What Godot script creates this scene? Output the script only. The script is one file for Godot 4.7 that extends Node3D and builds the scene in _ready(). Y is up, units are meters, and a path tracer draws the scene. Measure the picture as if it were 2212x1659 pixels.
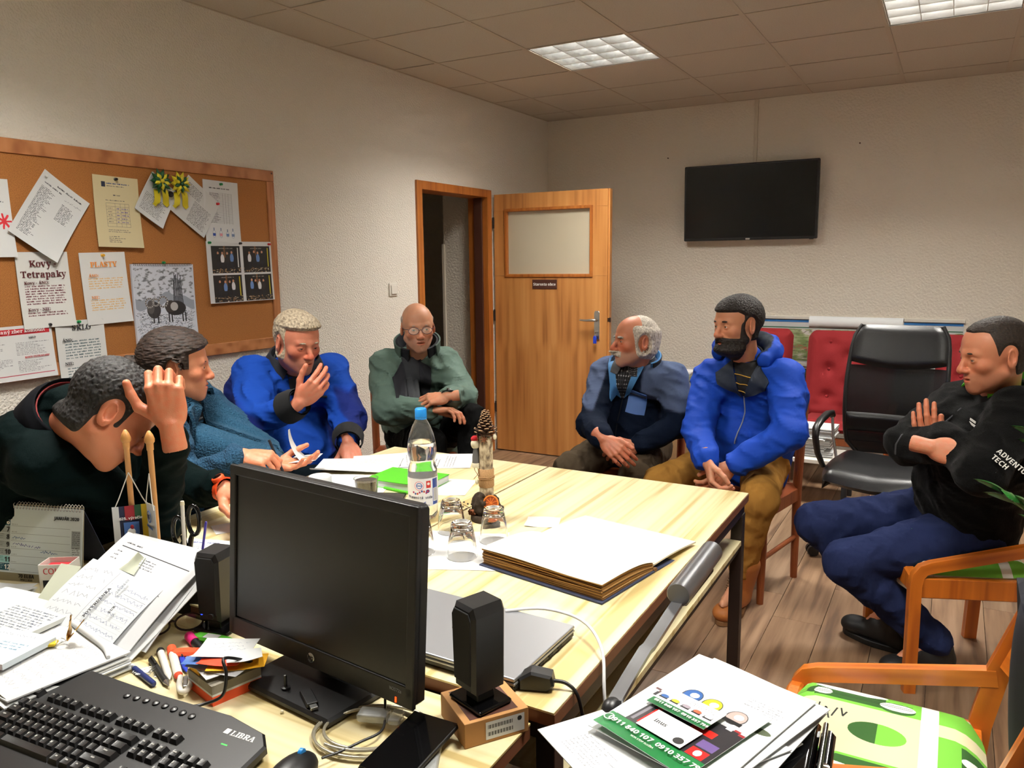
extends Node3D

var M := {}
var FONT := {}
var used_names := {}

# ---------------------------------------------------------------- mesh builder
class MB:
	var v := PackedVector3Array()
	var n := PackedVector3Array()
	var u := PackedVector2Array()
	var c := PackedColorArray()
	var col := Color(1, 1, 1)
	var colored := false
	var t := Transform3D()
	var uo := Vector2.ZERO
	var swap := false

	func paint(k: Color) -> MB:
		col = k
		colored = true
		return self

	func at(x: Transform3D) -> MB:
		t = x
		return self

	func tri(a: Vector3, b: Vector3, d: Vector3, na: Vector3, nb: Vector3, nd: Vector3, ua := Vector2.ZERO, ub := Vector2.ZERO, ud := Vector2.ZERO) -> void:
		a = t * a
		b = t * b
		d = t * d
		na = (t.basis * na).normalized()
		nb = (t.basis * nb).normalized()
		nd = (t.basis * nd).normalized()
		if (b - a).cross(d - a).dot(na + nb + nd) > 0.0:
			v.append_array([a, d, b])
			n.append_array([na, nd, nb])
			u.append_array([ua, ud, ub])
		else:
			v.append_array([a, b, d])
			n.append_array([na, nb, nd])
			u.append_array([ua, ub, ud])
		c.append_array([col, col, col])

	func flat(a: Vector3, b: Vector3, d: Vector3, out: Vector3) -> void:
		var k := (b - a).cross(d - a)
		if k.length_squared() < 1e-18:
			return
		k = k.normalized()
		if k.dot(out) < 0.0:
			k = -k
		tri(a, b, d, k, k, k)

	func quad(a: Vector3, b: Vector3, d: Vector3, e: Vector3, nn: Vector3, ua := Vector2(0, 0), ub := Vector2(1, 0), ud := Vector2(1, 1), ue := Vector2(0, 1)) -> void:
		tri(a, b, d, nn, nn, nn, ua, ub, ud)
		tri(a, d, e, nn, nn, nn, ua, ud, ue)

	func uvb(p: Vector3, ax: int) -> Vector2:
		var r := Vector2(p.x, p.z) if ax == 1 else (Vector2(p.z, p.y) if ax == 0 else Vector2(p.x, p.y))
		if swap:
			r = Vector2(r.y, r.x)
		return r + uo

	# box from lo to hi with chamfer b
	func box(lo: Vector3, hi: Vector3, b := 0.0) -> MB:
		var mid := (lo + hi) * 0.5
		var hs := (hi - lo) * 0.5
		b = minf(b, minf(hs.x, minf(hs.y, hs.z)) * 0.98)
		for ax in 3:
			var a1 := (ax + 1) % 3
			var a2 := (ax + 2) % 3
			for s: float in [-1.0, 1.0]:
				var nn := Vector3.ZERO
				nn[ax] = s
				var p: Array[Vector3] = []
				for k in 4:
					var q := Vector3.ZERO
					q[ax] = s * hs[ax]
					q[a1] = (hs[a1] - b) * (-1.0 if k == 0 or k == 3 else 1.0)
					q[a2] = (hs[a2] - b) * (-1.0 if k < 2 else 1.0)
					p.append(mid + q)
				quad(p[0], p[1], p[2], p[3], nn, uvb(p[0], ax), uvb(p[1], ax), uvb(p[2], ax), uvb(p[3], ax))
		if b > 0.0:
			for ax in 3:
				var a1 := (ax + 1) % 3
				var a2 := (ax + 2) % 3
				for s1: float in [-1.0, 1.0]:
					for s2: float in [-1.0, 1.0]:
						var p: Array[Vector3] = []
						for e: float in [-1.0, 1.0]:
							var q := Vector3.ZERO
							q[ax] = e * (hs[ax] - b)
							q[a1] = s1 * hs[a1]
							q[a2] = s2 * (hs[a2] - b)
							var q2 := q
							q2[a1] = s1 * (hs[a1] - b)
							q2[a2] = s2 * hs[a2]
							p.append(mid + q)
							p.append(mid + q2)
						var n1 := Vector3.ZERO
						n1[a1] = s1
						var n2 := Vector3.ZERO
						n2[a2] = s2
						tri(p[0], p[1], p[2], n1, n2, n1, uvb(p[0], a1), uvb(p[1], a1), uvb(p[2], a1))
						tri(p[1], p[3], p[2], n2, n2, n1, uvb(p[1], a1), uvb(p[3], a1), uvb(p[2], a1))
			for sx: float in [-1.0, 1.0]:
				for sy: float in [-1.0, 1.0]:
					for sz: float in [-1.0, 1.0]:
						var s := Vector3(sx, sy, sz)
						var i := mid + s * (hs - Vector3(b, b, b))
						tri(i + Vector3(sx * b, 0, 0), i + Vector3(0, sy * b, 0), i + Vector3(0, 0, sz * b), Vector3(sx, 0, 0), Vector3(0, sy, 0), Vector3(0, 0, sz))
		return self

	func cbox(size: Vector3, b := 0.0, at0 := Vector3.ZERO) -> MB:
		return box(at0 - size * 0.5, at0 + size * 0.5, b)

	# surface of revolution about y; profile of (radius, y); equal neighbours make a crease
	func lathe(pr: Array, seg := 24, a0 := 0.0, a1 := TAU) -> MB:
		var tang: Array[Vector2] = []
		var m := pr.size()
		var ln := 0.0
		for i in m - 1:
			var p: Vector2 = pr[i]
			var q: Vector2 = pr[i + 1]
			var d := q - p
			if d.length() < 1e-7:
				continue
			var np := Vector2(d.y, -d.x).normalized()
			var nq := np
			if i > 0:
				var e: Vector2 = p - Vector2(pr[i - 1])
				if e.length() > 1e-7 and e.normalized().dot(d.normalized()) > 0.6:
					np = (np + Vector2(e.y, -e.x).normalized()).normalized()
			if i < m - 2:
				var e: Vector2 = Vector2(pr[i + 2]) - q
				if e.length() > 1e-7 and e.normalized().dot(d.normalized()) > 0.6:
					nq = (nq + Vector2(e.y, -e.x).normalized()).normalized()
			for s in seg:
				var f0 := a0 + (a1 - a0) * s / seg
				var f1 := a0 + (a1 - a0) * (s + 1) / seg
				var c0 := Vector3(cos(f0), 0, sin(f0))
				var c1 := Vector3(cos(f1), 0, sin(f1))
				var A := c0 * p.x + Vector3(0, p.y, 0)
				var B := c1 * p.x + Vector3(0, p.y, 0)
				var C := c1 * q.x + Vector3(0, q.y, 0)
				var D := c0 * q.x + Vector3(0, q.y, 0)
				var nA := c0 * np.x + Vector3(0, np.y, 0)
				var nB := c1 * np.x + Vector3(0, np.y, 0)
				var nC := c1 * nq.x + Vector3(0, nq.y, 0)
				var nD := c0 * nq.x + Vector3(0, nq.y, 0)
				var u0 := float(s) / seg
				var u1 := float(s + 1) / seg
				var v1 := ln + d.length()
				if p.x > 1e-6:
					tri(A, B, C, nA, nB, nC, Vector2(u0, ln), Vector2(u1, ln), Vector2(u1, v1))
				if q.x > 1e-6:
					tri(A, C, D, nA, nC, nD, Vector2(u0, ln), Vector2(u1, v1), Vector2(u0, v1))
			ln += d.length()
		return self

	# tube along points; r float or Array; squash scales the second frame axis
	func tube(pts: Array, r, seg := 10, caps := true, squash := 1.0, up := Vector3.ZERO) -> MB:
		var m := pts.size()
		var tg: Array[Vector3] = []
		for i in m:
			var a: Vector3 = pts[maxi(i - 1, 0)]
			var b: Vector3 = pts[mini(i + 1, m - 1)]
			tg.append((b - a).normalized())
		var x := Vector3.UP.cross(tg[0])
		if up != Vector3.ZERO:
			x = up.cross(tg[0])
		if x.length() < 0.01:
			x = Vector3.RIGHT.cross(tg[0])
		x = x.normalized()
		var rings: Array = []
		var nrm: Array = []
		for i in m:
			x = (x - tg[i] * x.dot(tg[i])).normalized()
			var y := tg[i].cross(x)
			var rr: float = r if r is float else float(r[i])
			var ring := PackedVector3Array()
			var nr := PackedVector3Array()
			for s in seg + 1:
				var f := TAU * s / seg
				ring.append(Vector3(pts[i]) + (x * cos(f) + y * sin(f) * squash) * rr)
				nr.append((x * cos(f) * squash + y * sin(f)).normalized())
			rings.append(ring)
			nrm.append(nr)
		for i in m - 1:
			for s in seg:
				tri(rings[i][s], rings[i][s + 1], rings[i + 1][s + 1], nrm[i][s], nrm[i][s + 1], nrm[i + 1][s + 1], Vector2(float(s) / seg, i), Vector2(float(s + 1) / seg, i), Vector2(float(s + 1) / seg, i + 1))
				tri(rings[i][s], rings[i + 1][s + 1], rings[i + 1][s], nrm[i][s], nrm[i + 1][s + 1], nrm[i + 1][s], Vector2(float(s) / seg, i), Vector2(float(s + 1) / seg, i + 1), Vector2(float(s) / seg, i + 1))
		if caps:
			for e in [0, m - 1]:
				var nn := -tg[0] if e == 0 else tg[m - 1]
				for s in seg:
					tri(pts[e], rings[e][s], rings[e][s + 1], nn, nn, nn)
		return self

	# polygon in XY pushed from z0 to z1, with flat sides; bevel insets the front rim
	func prism(poly: Array, z0: float, z1: float, bev := 0.0) -> MB:
		var pp := PackedVector2Array(poly)
		if Geometry2D.is_polygon_clockwise(pp):
			pp.reverse()
		var tr := Geometry2D.triangulate_polygon(pp)
		var m := pp.size()
		var inner := pp
		if bev > 0.0:
			inner = PackedVector2Array()
			for i in m:
				var e0 := (pp[i] - pp[(i + m - 1) % m]).normalized()
				var e1 := (pp[(i + 1) % m] - pp[i]).normalized()
				var nn := Vector2(-e0.y, e0.x) + Vector2(-e1.y, e1.x)
				inner.append(pp[i] + nn.normalized() * bev / maxf(nn.length() * 0.5, 0.5))
		for i in range(0, tr.size(), 3):
			var a := inner[tr[i]]
			var b := inner[tr[i + 1]]
			var d := inner[tr[i + 2]]
			tri(Vector3(a.x, a.y, z1), Vector3(b.x, b.y, z1), Vector3(d.x, d.y, z1), Vector3.BACK, Vector3.BACK, Vector3.BACK, a + uo, b + uo, d + uo)
			tri(Vector3(a.x, a.y, z0), Vector3(b.x, b.y, z0), Vector3(d.x, d.y, z0), Vector3.FORWARD, Vector3.FORWARD, Vector3.FORWARD, a + uo, b + uo, d + uo)
		for i in m:
			var a := pp[i]
			var b := pp[(i + 1) % m]
			var e := (b - a).normalized()
			var nn := Vector3(e.y, -e.x, 0)
			quad(Vector3(a.x, a.y, z0 + bev), Vector3(b.x, b.y, z0 + bev), Vector3(b.x, b.y, z1 - bev), Vector3(a.x, a.y, z1 - bev), nn)
			if bev > 0.0:
				var ia := inner[i]
				var ib := inner[(i + 1) % m]
				var n1 := (nn + Vector3.BACK).normalized()
				var n0 := (nn + Vector3.FORWARD).normalized()
				quad(Vector3(a.x, a.y, z1 - bev), Vector3(b.x, b.y, z1 - bev), Vector3(ib.x, ib.y, z1), Vector3(ia.x, ia.y, z1), n1)
				quad(Vector3(a.x, a.y, z0 + bev), Vector3(b.x, b.y, z0 + bev), Vector3(ib.x, ib.y, z0), Vector3(ia.x, ia.y, z0), n0)
		return self

	# curved sheet f(u,v) with thickness th below it (along the local normal)
	func sheet(f: Callable, nx: int, ny: int, th := 0.0, uv0 := Rect2(0, 0, 1, 1)) -> MB:
		var p: Array[Vector3] = []
		var q: Array[Vector3] = []
		for j in ny + 1:
			for i in nx + 1:
				p.append(f.call(float(i) / nx, float(j) / ny))
		var w := nx + 1
		for j in ny + 1:
			for i in nx + 1:
				var dx := p[j * w + mini(i + 1, nx)] - p[j * w + maxi(i - 1, 0)]
				var dy := p[mini(j + 1, ny) * w + i] - p[maxi(j - 1, 0) * w + i]
				q.append(dy.cross(dx).normalized())
		for j in ny:
			for i in nx:
				var k := [j * w + i, j * w + i + 1, (j + 1) * w + i + 1, (j + 1) * w + i]
				var uv: Array[Vector2] = []
				for e in [[i, j], [i + 1, j], [i + 1, j + 1], [i, j + 1]]:
					uv.append(uv0.position + uv0.size * Vector2(float(e[0]) / nx, float(e[1]) / ny))
				tri(p[k[0]], p[k[1]], p[k[2]], q[k[0]], q[k[1]], q[k[2]], uv[0], uv[1], uv[2])
				tri(p[k[0]], p[k[2]], p[k[3]], q[k[0]], q[k[2]], q[k[3]], uv[0], uv[2], uv[3])
				if th > 0.0:
					tri(p[k[0]] - q[k[0]] * th, p[k[1]] - q[k[1]] * th, p[k[2]] - q[k[2]] * th, -q[k[0]], -q[k[1]], -q[k[2]])
					tri(p[k[0]] - q[k[0]] * th, p[k[2]] - q[k[2]] * th, p[k[3]] - q[k[3]] * th, -q[k[0]], -q[k[2]], -q[k[3]])
		if th > 0.0:
			var rim: Array[int] = []
			for i in nx:
				rim.append(i)
			for j in ny:
				rim.append(j * w + nx)
			for i in nx:
				rim.append(ny * w + nx - i)
			for j in ny:
				rim.append((ny - j) * w)
			var cen := p[(ny / 2) * w + nx / 2]
			for i in rim.size():
				var a := rim[i]
				var b := rim[(i + 1) % rim.size()]
				var nn := (p[b] - p[a]).cross(q[a]).normalized()
				if nn.dot(p[a] - cen) < 0.0:
					nn = -nn
				quad(p[a], p[b], p[b] - q[b] * th, p[a] - q[a] * th, nn, Vector2(0.02, 0.02), Vector2(0.02, 0.02), Vector2(0.02, 0.02), Vector2(0.02, 0.02))
		return self

	func ball(cen: Vector3, r: Vector3, seg := 12, rings := 8) -> MB:
		for j in rings:
			var t0 := PI * j / rings
			var t1 := PI * (j + 1) / rings
			for i in seg:
				var f0 := TAU * i / seg
				var f1 := TAU * (i + 1) / seg
				var e: Array[Vector3] = []
				for k in [[t0, f0], [t0, f1], [t1, f1], [t1, f0]]:
					e.append(Vector3(sin(k[0]) * cos(k[1]), cos(k[0]), sin(k[0]) * sin(k[1])))
				if j > 0:
					tri(cen + e[0] * r, cen + e[1] * r, cen + e[2] * r, e[0] / r, e[1] / r, e[2] / r, Vector2(f0 / TAU, t0 / PI), Vector2(f1 / TAU, t0 / PI), Vector2(f1 / TAU, t1 / PI))
				if j < rings - 1 or true:
					tri(cen + e[0] * r, cen + e[2] * r, cen + e[3] * r, e[0] / r, e[2] / r, e[3] / r, Vector2(f0 / TAU, t0 / PI), Vector2(f1 / TAU, t1 / PI), Vector2(f0 / TAU, t1 / PI))
		return self

	func mesh() -> ArrayMesh:
		var a := []
		a.resize(Mesh.ARRAY_MAX)
		a[Mesh.ARRAY_VERTEX] = v
		a[Mesh.ARRAY_NORMAL] = n
		a[Mesh.ARRAY_TEX_UV] = u
		if colored:
			a[Mesh.ARRAY_COLOR] = c
		var m := ArrayMesh.new()
		m.add_surface_from_arrays(Mesh.PRIMITIVE_TRIANGLES, a)
		return m

# ---------------------------------------------------------------- signed distance grid
class SDF:
	var o: Vector3
	var h: float
	var nx: int
	var ny: int
	var nz: int
	var bx: int
	var by: int
	var f := PackedFloat32Array()
	var mark := PackedByteArray()

	func _init(lo: Vector3, hi: Vector3, cell: float) -> void:
		o = lo
		h = cell
		var s := (hi - lo) / cell
		nx = int(ceil(s.x / 8.0)) * 8 + 1
		ny = int(ceil(s.y / 8.0)) * 8 + 1
		nz = int(ceil(s.z / 8.0)) * 8 + 1
		bx = nx / 8
		by = ny / 8
		f.resize(nx * ny * nz)
		f.fill(1.0)
		mark.resize((bx + 1) * (by + 1) * (nz / 8 + 1))

	func rng(lo: Vector3, hi: Vector3) -> Array:
		var a := ((lo - o) / h).floor()
		var b := ((hi - o) / h).ceil()
		return [maxi(int(a.x), 0), mini(int(b.x), nx - 1), maxi(int(a.y), 0), mini(int(b.y), ny - 1), maxi(int(a.z), 0), mini(int(b.z), nz - 1)]

	func touch(r: Array) -> void:
		for z in range(r[4] / 8, mini(r[5] / 8, nz / 8 - 1) + 1):
			for y in range(r[2] / 8, mini(r[3] / 8, by - 1) + 1):
				for x in range(r[0] / 8, mini(r[1] / 8, bx - 1) + 1):
					mark[(z * by + y) * bx + x] = 1

	# tapered capsule, smooth union
	func cap(a: Vector3, b: Vector3, ra: float, rb: float, k := 0.02) -> void:
		var m := maxf(ra, rb) + k + h * 2.0
		var e := Vector3(m, m, m)
		var r := rng(a.min(b) - e, a.max(b) + e)
		touch(r)
		var ba := b - a
		var inv := 1.0 / maxf(ba.length_squared(), 1e-9)
		var dr := rb - ra
		var ik := 0.25 / k
		for z in range(r[4], r[5] + 1):
			for y in range(r[2], r[3] + 1):
				var i: int = (z * ny + y) * nx + r[0]
				var p := o + Vector3(r[0], y, z) * h - a
				for x in range(r[0], r[1] + 1):
					var tt := clampf(p.dot(ba) * inv, 0.0, 1.0)
					var d := (p - ba * tt).length() - ra - dr * tt
					var g := f[i]
					var w := k - absf(g - d)
					f[i] = minf(g, d) - (w * w * ik if w > 0.0 else 0.0)
					p.x += h
					i += 1

	# ellipsoid with radii r in basis bs; sign -1 carves
	func ell(c: Vector3, r: Vector3, k := 0.02, bs := Basis(), carve := false) -> void:
		var m := maxf(r.x, maxf(r.y, r.z)) + k + h * 2.0
		var e := Vector3(m, m, m)
		var q := rng(c - e, c + e)
		touch(q)
		var inv := bs.inverse()
		var ik := 0.25 / k
		var r2 := Vector3(1.0 / r.x, 1.0 / r.y, 1.0 / r.z)
		var step := inv * Vector3(h, 0, 0)
		for z in range(q[4], q[5] + 1):
			for y in range(q[2], q[3] + 1):
				var i: int = (z * ny + y) * nx + q[0]
				var p := inv * (o + Vector3(q[0], y, z) * h - c)
				for x in range(q[0], q[1] + 1):
					var s := p * r2
					var k0 := s.length()
					var d := k0 * (k0 - 1.0) / maxf((s * r2).length(), 1e-6)
					var g := f[i]
					if carve:
						d = -d
						var w := k - absf(g - d)
						f[i] = maxf(g, d) + (w * w * ik if w > 0.0 else 0.0)
					else:
						var w := k - absf(g - d)
						f[i] = minf(g, d) - (w * w * ik if w > 0.0 else 0.0)
					p += step
					i += 1

	# keep only dot(n,p) < d (flat cut), smooth k
	func cut(n: Vector3, d0: float, k := 0.004) -> void:
		var ik := 0.25 / k
		for i in f.size():
			var g := f[i]
			if g > 0.2:
				continue
			var x := i % nx
			var y := (i / nx) % ny
			var z := i / (nx * ny)
			var d := n.dot(o + Vector3(x, y, z) * h) - d0
			var w := k - absf(g - d)
			f[i] = maxf(g, d) + (w * w * ik if w > 0.0 else 0.0)

	# apply a callable offset g(p, value)->value on the cells near the surface
	func warp(g: Callable, band := 0.03) -> void:
		for i in f.size():
			if absf(f[i]) < band:
				var x := i % nx
				var y := (i / nx) % ny
				var z := i / (nx * ny)
				f[i] = g.call(o + Vector3(x, y, z) * h, f[i])

	# surface nets into mb; colour by callable(pos, normal) or null
	func build(mb: MB, xf := Transform3D(), colf = null) -> void:
		var ids := {}
		var P := PackedVector3Array()
		var N := PackedVector3Array()
		var C := PackedColorArray()
		var nxy := nx * ny
		var offs := [0, 1, nx, nx + 1, nxy, nxy + 1, nxy + nx, nxy + nx + 1]
		var cells := PackedInt32Array()
		var ed := [[0, 1], [2, 3], [4, 5], [6, 7], [0, 2], [1, 3], [4, 6], [5, 7], [0, 4], [1, 5], [2, 6], [3, 7]]
		var cv := [Vector3(0, 0, 0), Vector3(1, 0, 0), Vector3(0, 1, 0), Vector3(1, 1, 0), Vector3(0, 0, 1), Vector3(1, 0, 1), Vector3(0, 1, 1), Vector3(1, 1, 1)]
		var o3: int = nx + 1
		var o5: int = nxy + 1
		var o6: int = nxy + nx
		var o7: int = nxy + nx + 1
		for bz in nz / 8:
			for byy in by:
				for bxx in bx:
					if mark[(bz * by + byy) * bx + bxx] == 0:
						continue
					for z in range(bz * 8, bz * 8 + 8):
						for y in range(byy * 8, byy * 8 + 8):
							var i: int = (z * ny + y) * nx + bxx * 8
							for x in range(bxx * 8, bxx * 8 + 8):
								var d0 := f[i]
								if d0 > h * 3.0 or d0 < -h * 3.0:
									i += 1
									continue
								var d1 := f[i + 1]
								var d2 := f[i + nx]
								var d3 := f[i + o3]
								var d4 := f[i + nxy]
								var d5 := f[i + o5]
								var d6 := f[i + o6]
								var d7 := f[i + o7]
								var cnt := int(d0 < 0.0) + int(d1 < 0.0) + int(d2 < 0.0) + int(d3 < 0.0) + int(d4 < 0.0) + int(d5 < 0.0) + int(d6 < 0.0) + int(d7 < 0.0)
								if cnt == 0 or cnt == 8:
									i += 1
									continue
								var d := [d0, d1, d2, d3, d4, d5, d6, d7]
								var s := Vector3.ZERO
								var m := 0
								for e in ed:
									var a: float = d[e[0]]
									var b: float = d[e[1]]
									if (a < 0.0) != (b < 0.0):
										var ca: Vector3 = cv[e[0]]
										var cb: Vector3 = cv[e[1]]
										s += ca + (cb - ca) * (a / (a - b))
										m += 1
								s /= m
								ids[i] = P.size()
								cells.append(i)
								var pos := o + (Vector3(x, y, z) + s) * h
								var g := Vector3((d1 - d0 + d3 - d2) * (1 - s.z) + (d5 - d4 + d7 - d6) * s.z, (d2 - d0 + d3 - d1) * (1 - s.z) + (d6 - d4 + d7 - d5) * s.z, (d4 - d0 + d5 - d1) * (1 - s.y) + (d6 - d2 + d7 - d3) * s.y).normalized()
								P.append(xf * pos)
								N.append((xf.basis * g).normalized())
								C.append(colf.call(pos, g) if colf else mb.col)
								i += 1
		var wv := PackedVector3Array()
		var wn := PackedVector3Array()
		var wc := PackedColorArray()
		var axs := [[1, nx, nxy], [nx, nxy, 1], [nxy, 1, nx]]
		var mir := xf.basis.determinant() < 0.0
		for i in cells:
			var inside := f[i] < 0.0
			for q in axs:
				if (f[i + q[0]] < 0.0) == inside:
					continue
				var a = ids.get(i)
				var b = ids.get(i - q[1])
				var cc = ids.get(i - q[1] - q[2])
				var dd = ids.get(i - q[2])
				if a == null or b == null or cc == null or dd == null:
					continue
				var k := [a, b, cc, a, cc, dd] if inside == mir else [a, cc, b, a, dd, cc]
				for e in k:
					wv.append(P[e])
					wn.append(N[e])
					wc.append(C[e])
		mb.v.append_array(wv)
		mb.n.append_array(wn)
		mb.c.append_array(wc)
		var uu := PackedVector2Array()
		uu.resize(wv.size())
		mb.u.append_array(uu)
		if colf:
			mb.colored = true

# ---------------------------------------------------------------- nodes
func numbered(s: String) -> String:
	var k: int = used_names.get(s, 0)
	used_names[s] = k + 1
	return s if k == 0 else "%s_%03d" % [s, k]

func obj(mb: MB, called: String, m, parent: Node = null) -> MeshInstance3D:
	var o := MeshInstance3D.new()
	o.mesh = mb.mesh()
	o.material_override = M[m] if m is String else m
	if parent:
		o.name = called
		parent.add_child(o, true)
	else:
		o.name = numbered(called)
		add_child(o)
	return o

func tag(o: Node, label: String, category: String, group := "") -> Node:
	o.set_meta("label", label)
	o.set_meta("category", category)
	if group:
		o.set_meta("group", group)
	return o

func thing(called: String, label: String, category: String, xf := Transform3D(), group := "") -> Node3D:
	var o := Node3D.new()
	o.name = numbered(called)
	add_child(o)
	o.transform = xf
	tag(o, label, category, group)
	return o

func struct(called: String) -> Node3D:
	var o := Node3D.new()
	o.name = called
	add_child(o)
	o.set_meta("kind", "structure")
	return o

func dup(src: Node3D, label: String, xf: Transform3D, group := "") -> Node3D:
	var o: Node3D = src.duplicate()
	o.name = numbered(String(src.name))
	add_child(o)
	o.transform = xf
	o.set_meta("label", label)
	if group:
		o.set_meta("group", group)
	return o

func T(p: Vector3, yaw := 0.0, pitch := 0.0, roll := 0.0) -> Transform3D:
	return Transform3D(Basis.from_euler(Vector3(deg_to_rad(pitch), deg_to_rad(yaw), deg_to_rad(roll))), p)

func V(x: float, y: float, z: float) -> Vector3:
	return Vector3(x, y, z)

func rgb(r: int, g: int, b: int) -> Color:
	return Color8(r, g, b)

func lin(r: int, g: int, b: int) -> Color:
	return Color8(r, g, b).srgb_to_linear()

func mk(key: String, col: Color, rough := 0.6, opt := {}) -> StandardMaterial3D:
	var m := StandardMaterial3D.new()
	m.albedo_color = col
	m.roughness = rough
	for k in opt:
		m.set(k, opt[k])
	M[key] = m
	return m

# lettering as a thin mesh on its own plane (x right, y up, z out)
func letters(parent: Node3D, s: String, size: float, at: Transform3D, m, font := "sans", centred := true, called := "lettering") -> MeshInstance3D:
	var tm := TextMesh.new()
	tm.text = s
	tm.font = FONT[font]
	tm.font_size = 24
	tm.pixel_size = size / 24.0
	tm.depth = 0.0006
	tm.curve_step = 2.0
	tm.horizontal_alignment = HORIZONTAL_ALIGNMENT_CENTER if centred else HORIZONTAL_ALIGNMENT_LEFT
	var o := MeshInstance3D.new()
	o.mesh = tm
	o.name = called
	o.material_override = M[m] if m is String else m
	parent.add_child(o, true)
	o.transform = at
	return o

# ---------------------------------------------------------------- images
func noise(seed_: int, freq: float, oct := 4, kind := FastNoiseLite.TYPE_SIMPLEX_SMOOTH) -> FastNoiseLite:
	var q := FastNoiseLite.new()
	q.seed = seed_
	q.frequency = freq
	q.noise_type = kind
	q.fractal_octaves = oct
	return q

func tex(im: Image) -> ImageTexture:
	im.generate_mipmaps()
	return ImageTexture.create_from_image(im)

# grey noise of size (w,h) stretched from (w0,h0), mapped through colour stops
func grain(w: int, h: int, w0: int, h0: int, q: FastNoiseLite, cols: Array, add: Image = null) -> Image:
	var g := q.get_seamless_image(w0, h0)
	g.convert(Image.FORMAT_L8)
	g.resize(w, h, Image.INTERPOLATE_CUBIC)
	var d := g.get_data()
	var e := PackedByteArray()
	if add:
		e = add.get_data()
	var lut := []
	for i in 256:
		var x := i / 255.0 * (cols.size() - 1)
		var k := mini(int(x), cols.size() - 2)
		lut.append(Color(cols[k]).lerp(cols[k + 1], x - k))
	var out := PackedByteArray()
	out.resize(w * h * 3)
	for i in d.size():
		var x: int = d[i]
		if add:
			x = clampi(x + e[i] - 128, 0, 255)
		var cc: Color = lut[x]
		out[i * 3] = cc.r8
		out[i * 3 + 1] = cc.g8
		out[i * 3 + 2] = cc.b8
	return Image.create_from_data(w, h, false, Image.FORMAT_RGB8, out)

func grey(w: int, h: int, w0: int, h0: int, q: FastNoiseLite) -> Image:
	var g := q.get_seamless_image(w0, h0)
	g.convert(Image.FORMAT_L8)
	g.resize(w, h, Image.INTERPOLATE_CUBIC)
	return g

func bump(w: int, q: FastNoiseLite, s: float) -> ImageTexture:
	var g := q.get_seamless_image(w, w)
	g.convert(Image.FORMAT_RGBA8)
	g.bump_map_to_normal_map(s)
	return tex(g)

func page(w: int, h: int, col := Color(0.84, 0.85, 0.85)) -> Image:
	var im := Image.create(w, h, false, Image.FORMAT_RGB8)
	im.fill(col)
	return im

# rows of word-like dashes
func words(im: Image, x0: int, y0: int, x1: int, y1: int, step: int, th: int, col: Color, seed_: int, ragged := 0.3) -> void:
	var r := RandomNumberGenerator.new()
	r.seed = seed_
	var y := y0
	while y + th <= y1:
		var end := x1 - int(r.randf() * ragged * (x1 - x0))
		var x := x0
		while x < end:
			var w := r.randi_range(th * 2, th * 6)
			for k in range(x, mini(x + w, end), 2):
				var hh := th - r.randi_range(0, th / 2)
				im.fill_rect(Rect2i(k, y + th - hh, 1 + r.randi_range(0, 1), hh), col)
			x += w + th
		y += step

func stroke(im: Image, a: Vector2, b: Vector2, th: int, col: Color) -> void:
	var m := int(maxf(absf(b.x - a.x), absf(b.y - a.y))) + 1
	for i in m + 1:
		var p := a.lerp(b, float(i) / m)
		im.fill_rect(Rect2i(int(p.x), int(p.y), th, th), col)

# joined-up scribble along a line
func scribble(im: Image, x0: float, y0: float, x1: float, y1: float, amp: float, col: Color, seed_: int, th := 1) -> void:
	var r := RandomNumberGenerator.new()
	r.seed = seed_
	var a := Vector2(x0, y0)
	var m := int(Vector2(x1 - x0, y1 - y0).length() / (amp * 0.55))
	var up := false
	for i in range(1, m + 1):
		var b := Vector2(x0, y0).lerp(Vector2(x1, y1), float(i) / m)
		b.y += amp * (r.randf_range(-0.9, -0.2) if up else r.randf_range(-0.1, 0.45))
		b.x += r.randf_range(-0.4, 0.4) * amp
		up = not up
		if r.randf() > 0.13:
			stroke(im, a, b, th, col)
		a = b

func disc(im: Image, cx: float, cy: float, rx: float, ry: float, col: Color) -> void:
	for y in range(maxi(int(cy - ry), 0), mini(int(cy + ry) + 1, im.get_height())):
		var k := 1.0 - pow((y - cy) / ry, 2)
		if k > 0:
			var w := rx * sqrt(k)
			im.fill_rect(Rect2i(int(cx - w), y, int(2 * w) + 1, 1), col)

const CEIL := 2.652
const RX := 4.75
const RZ := 7.6
const TABLE := 0.745
const DESK := 0.722

func _ready() -> void:
	setup_view()
	setup_materials()
	build_shell()
	build_ceiling()
	build_door()
	build_furniture()
	build_noticeboard()
	build_back_wall_things()
	build_people()
	build_table_things()
	build_desk_things()
	build_near_things()

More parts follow.
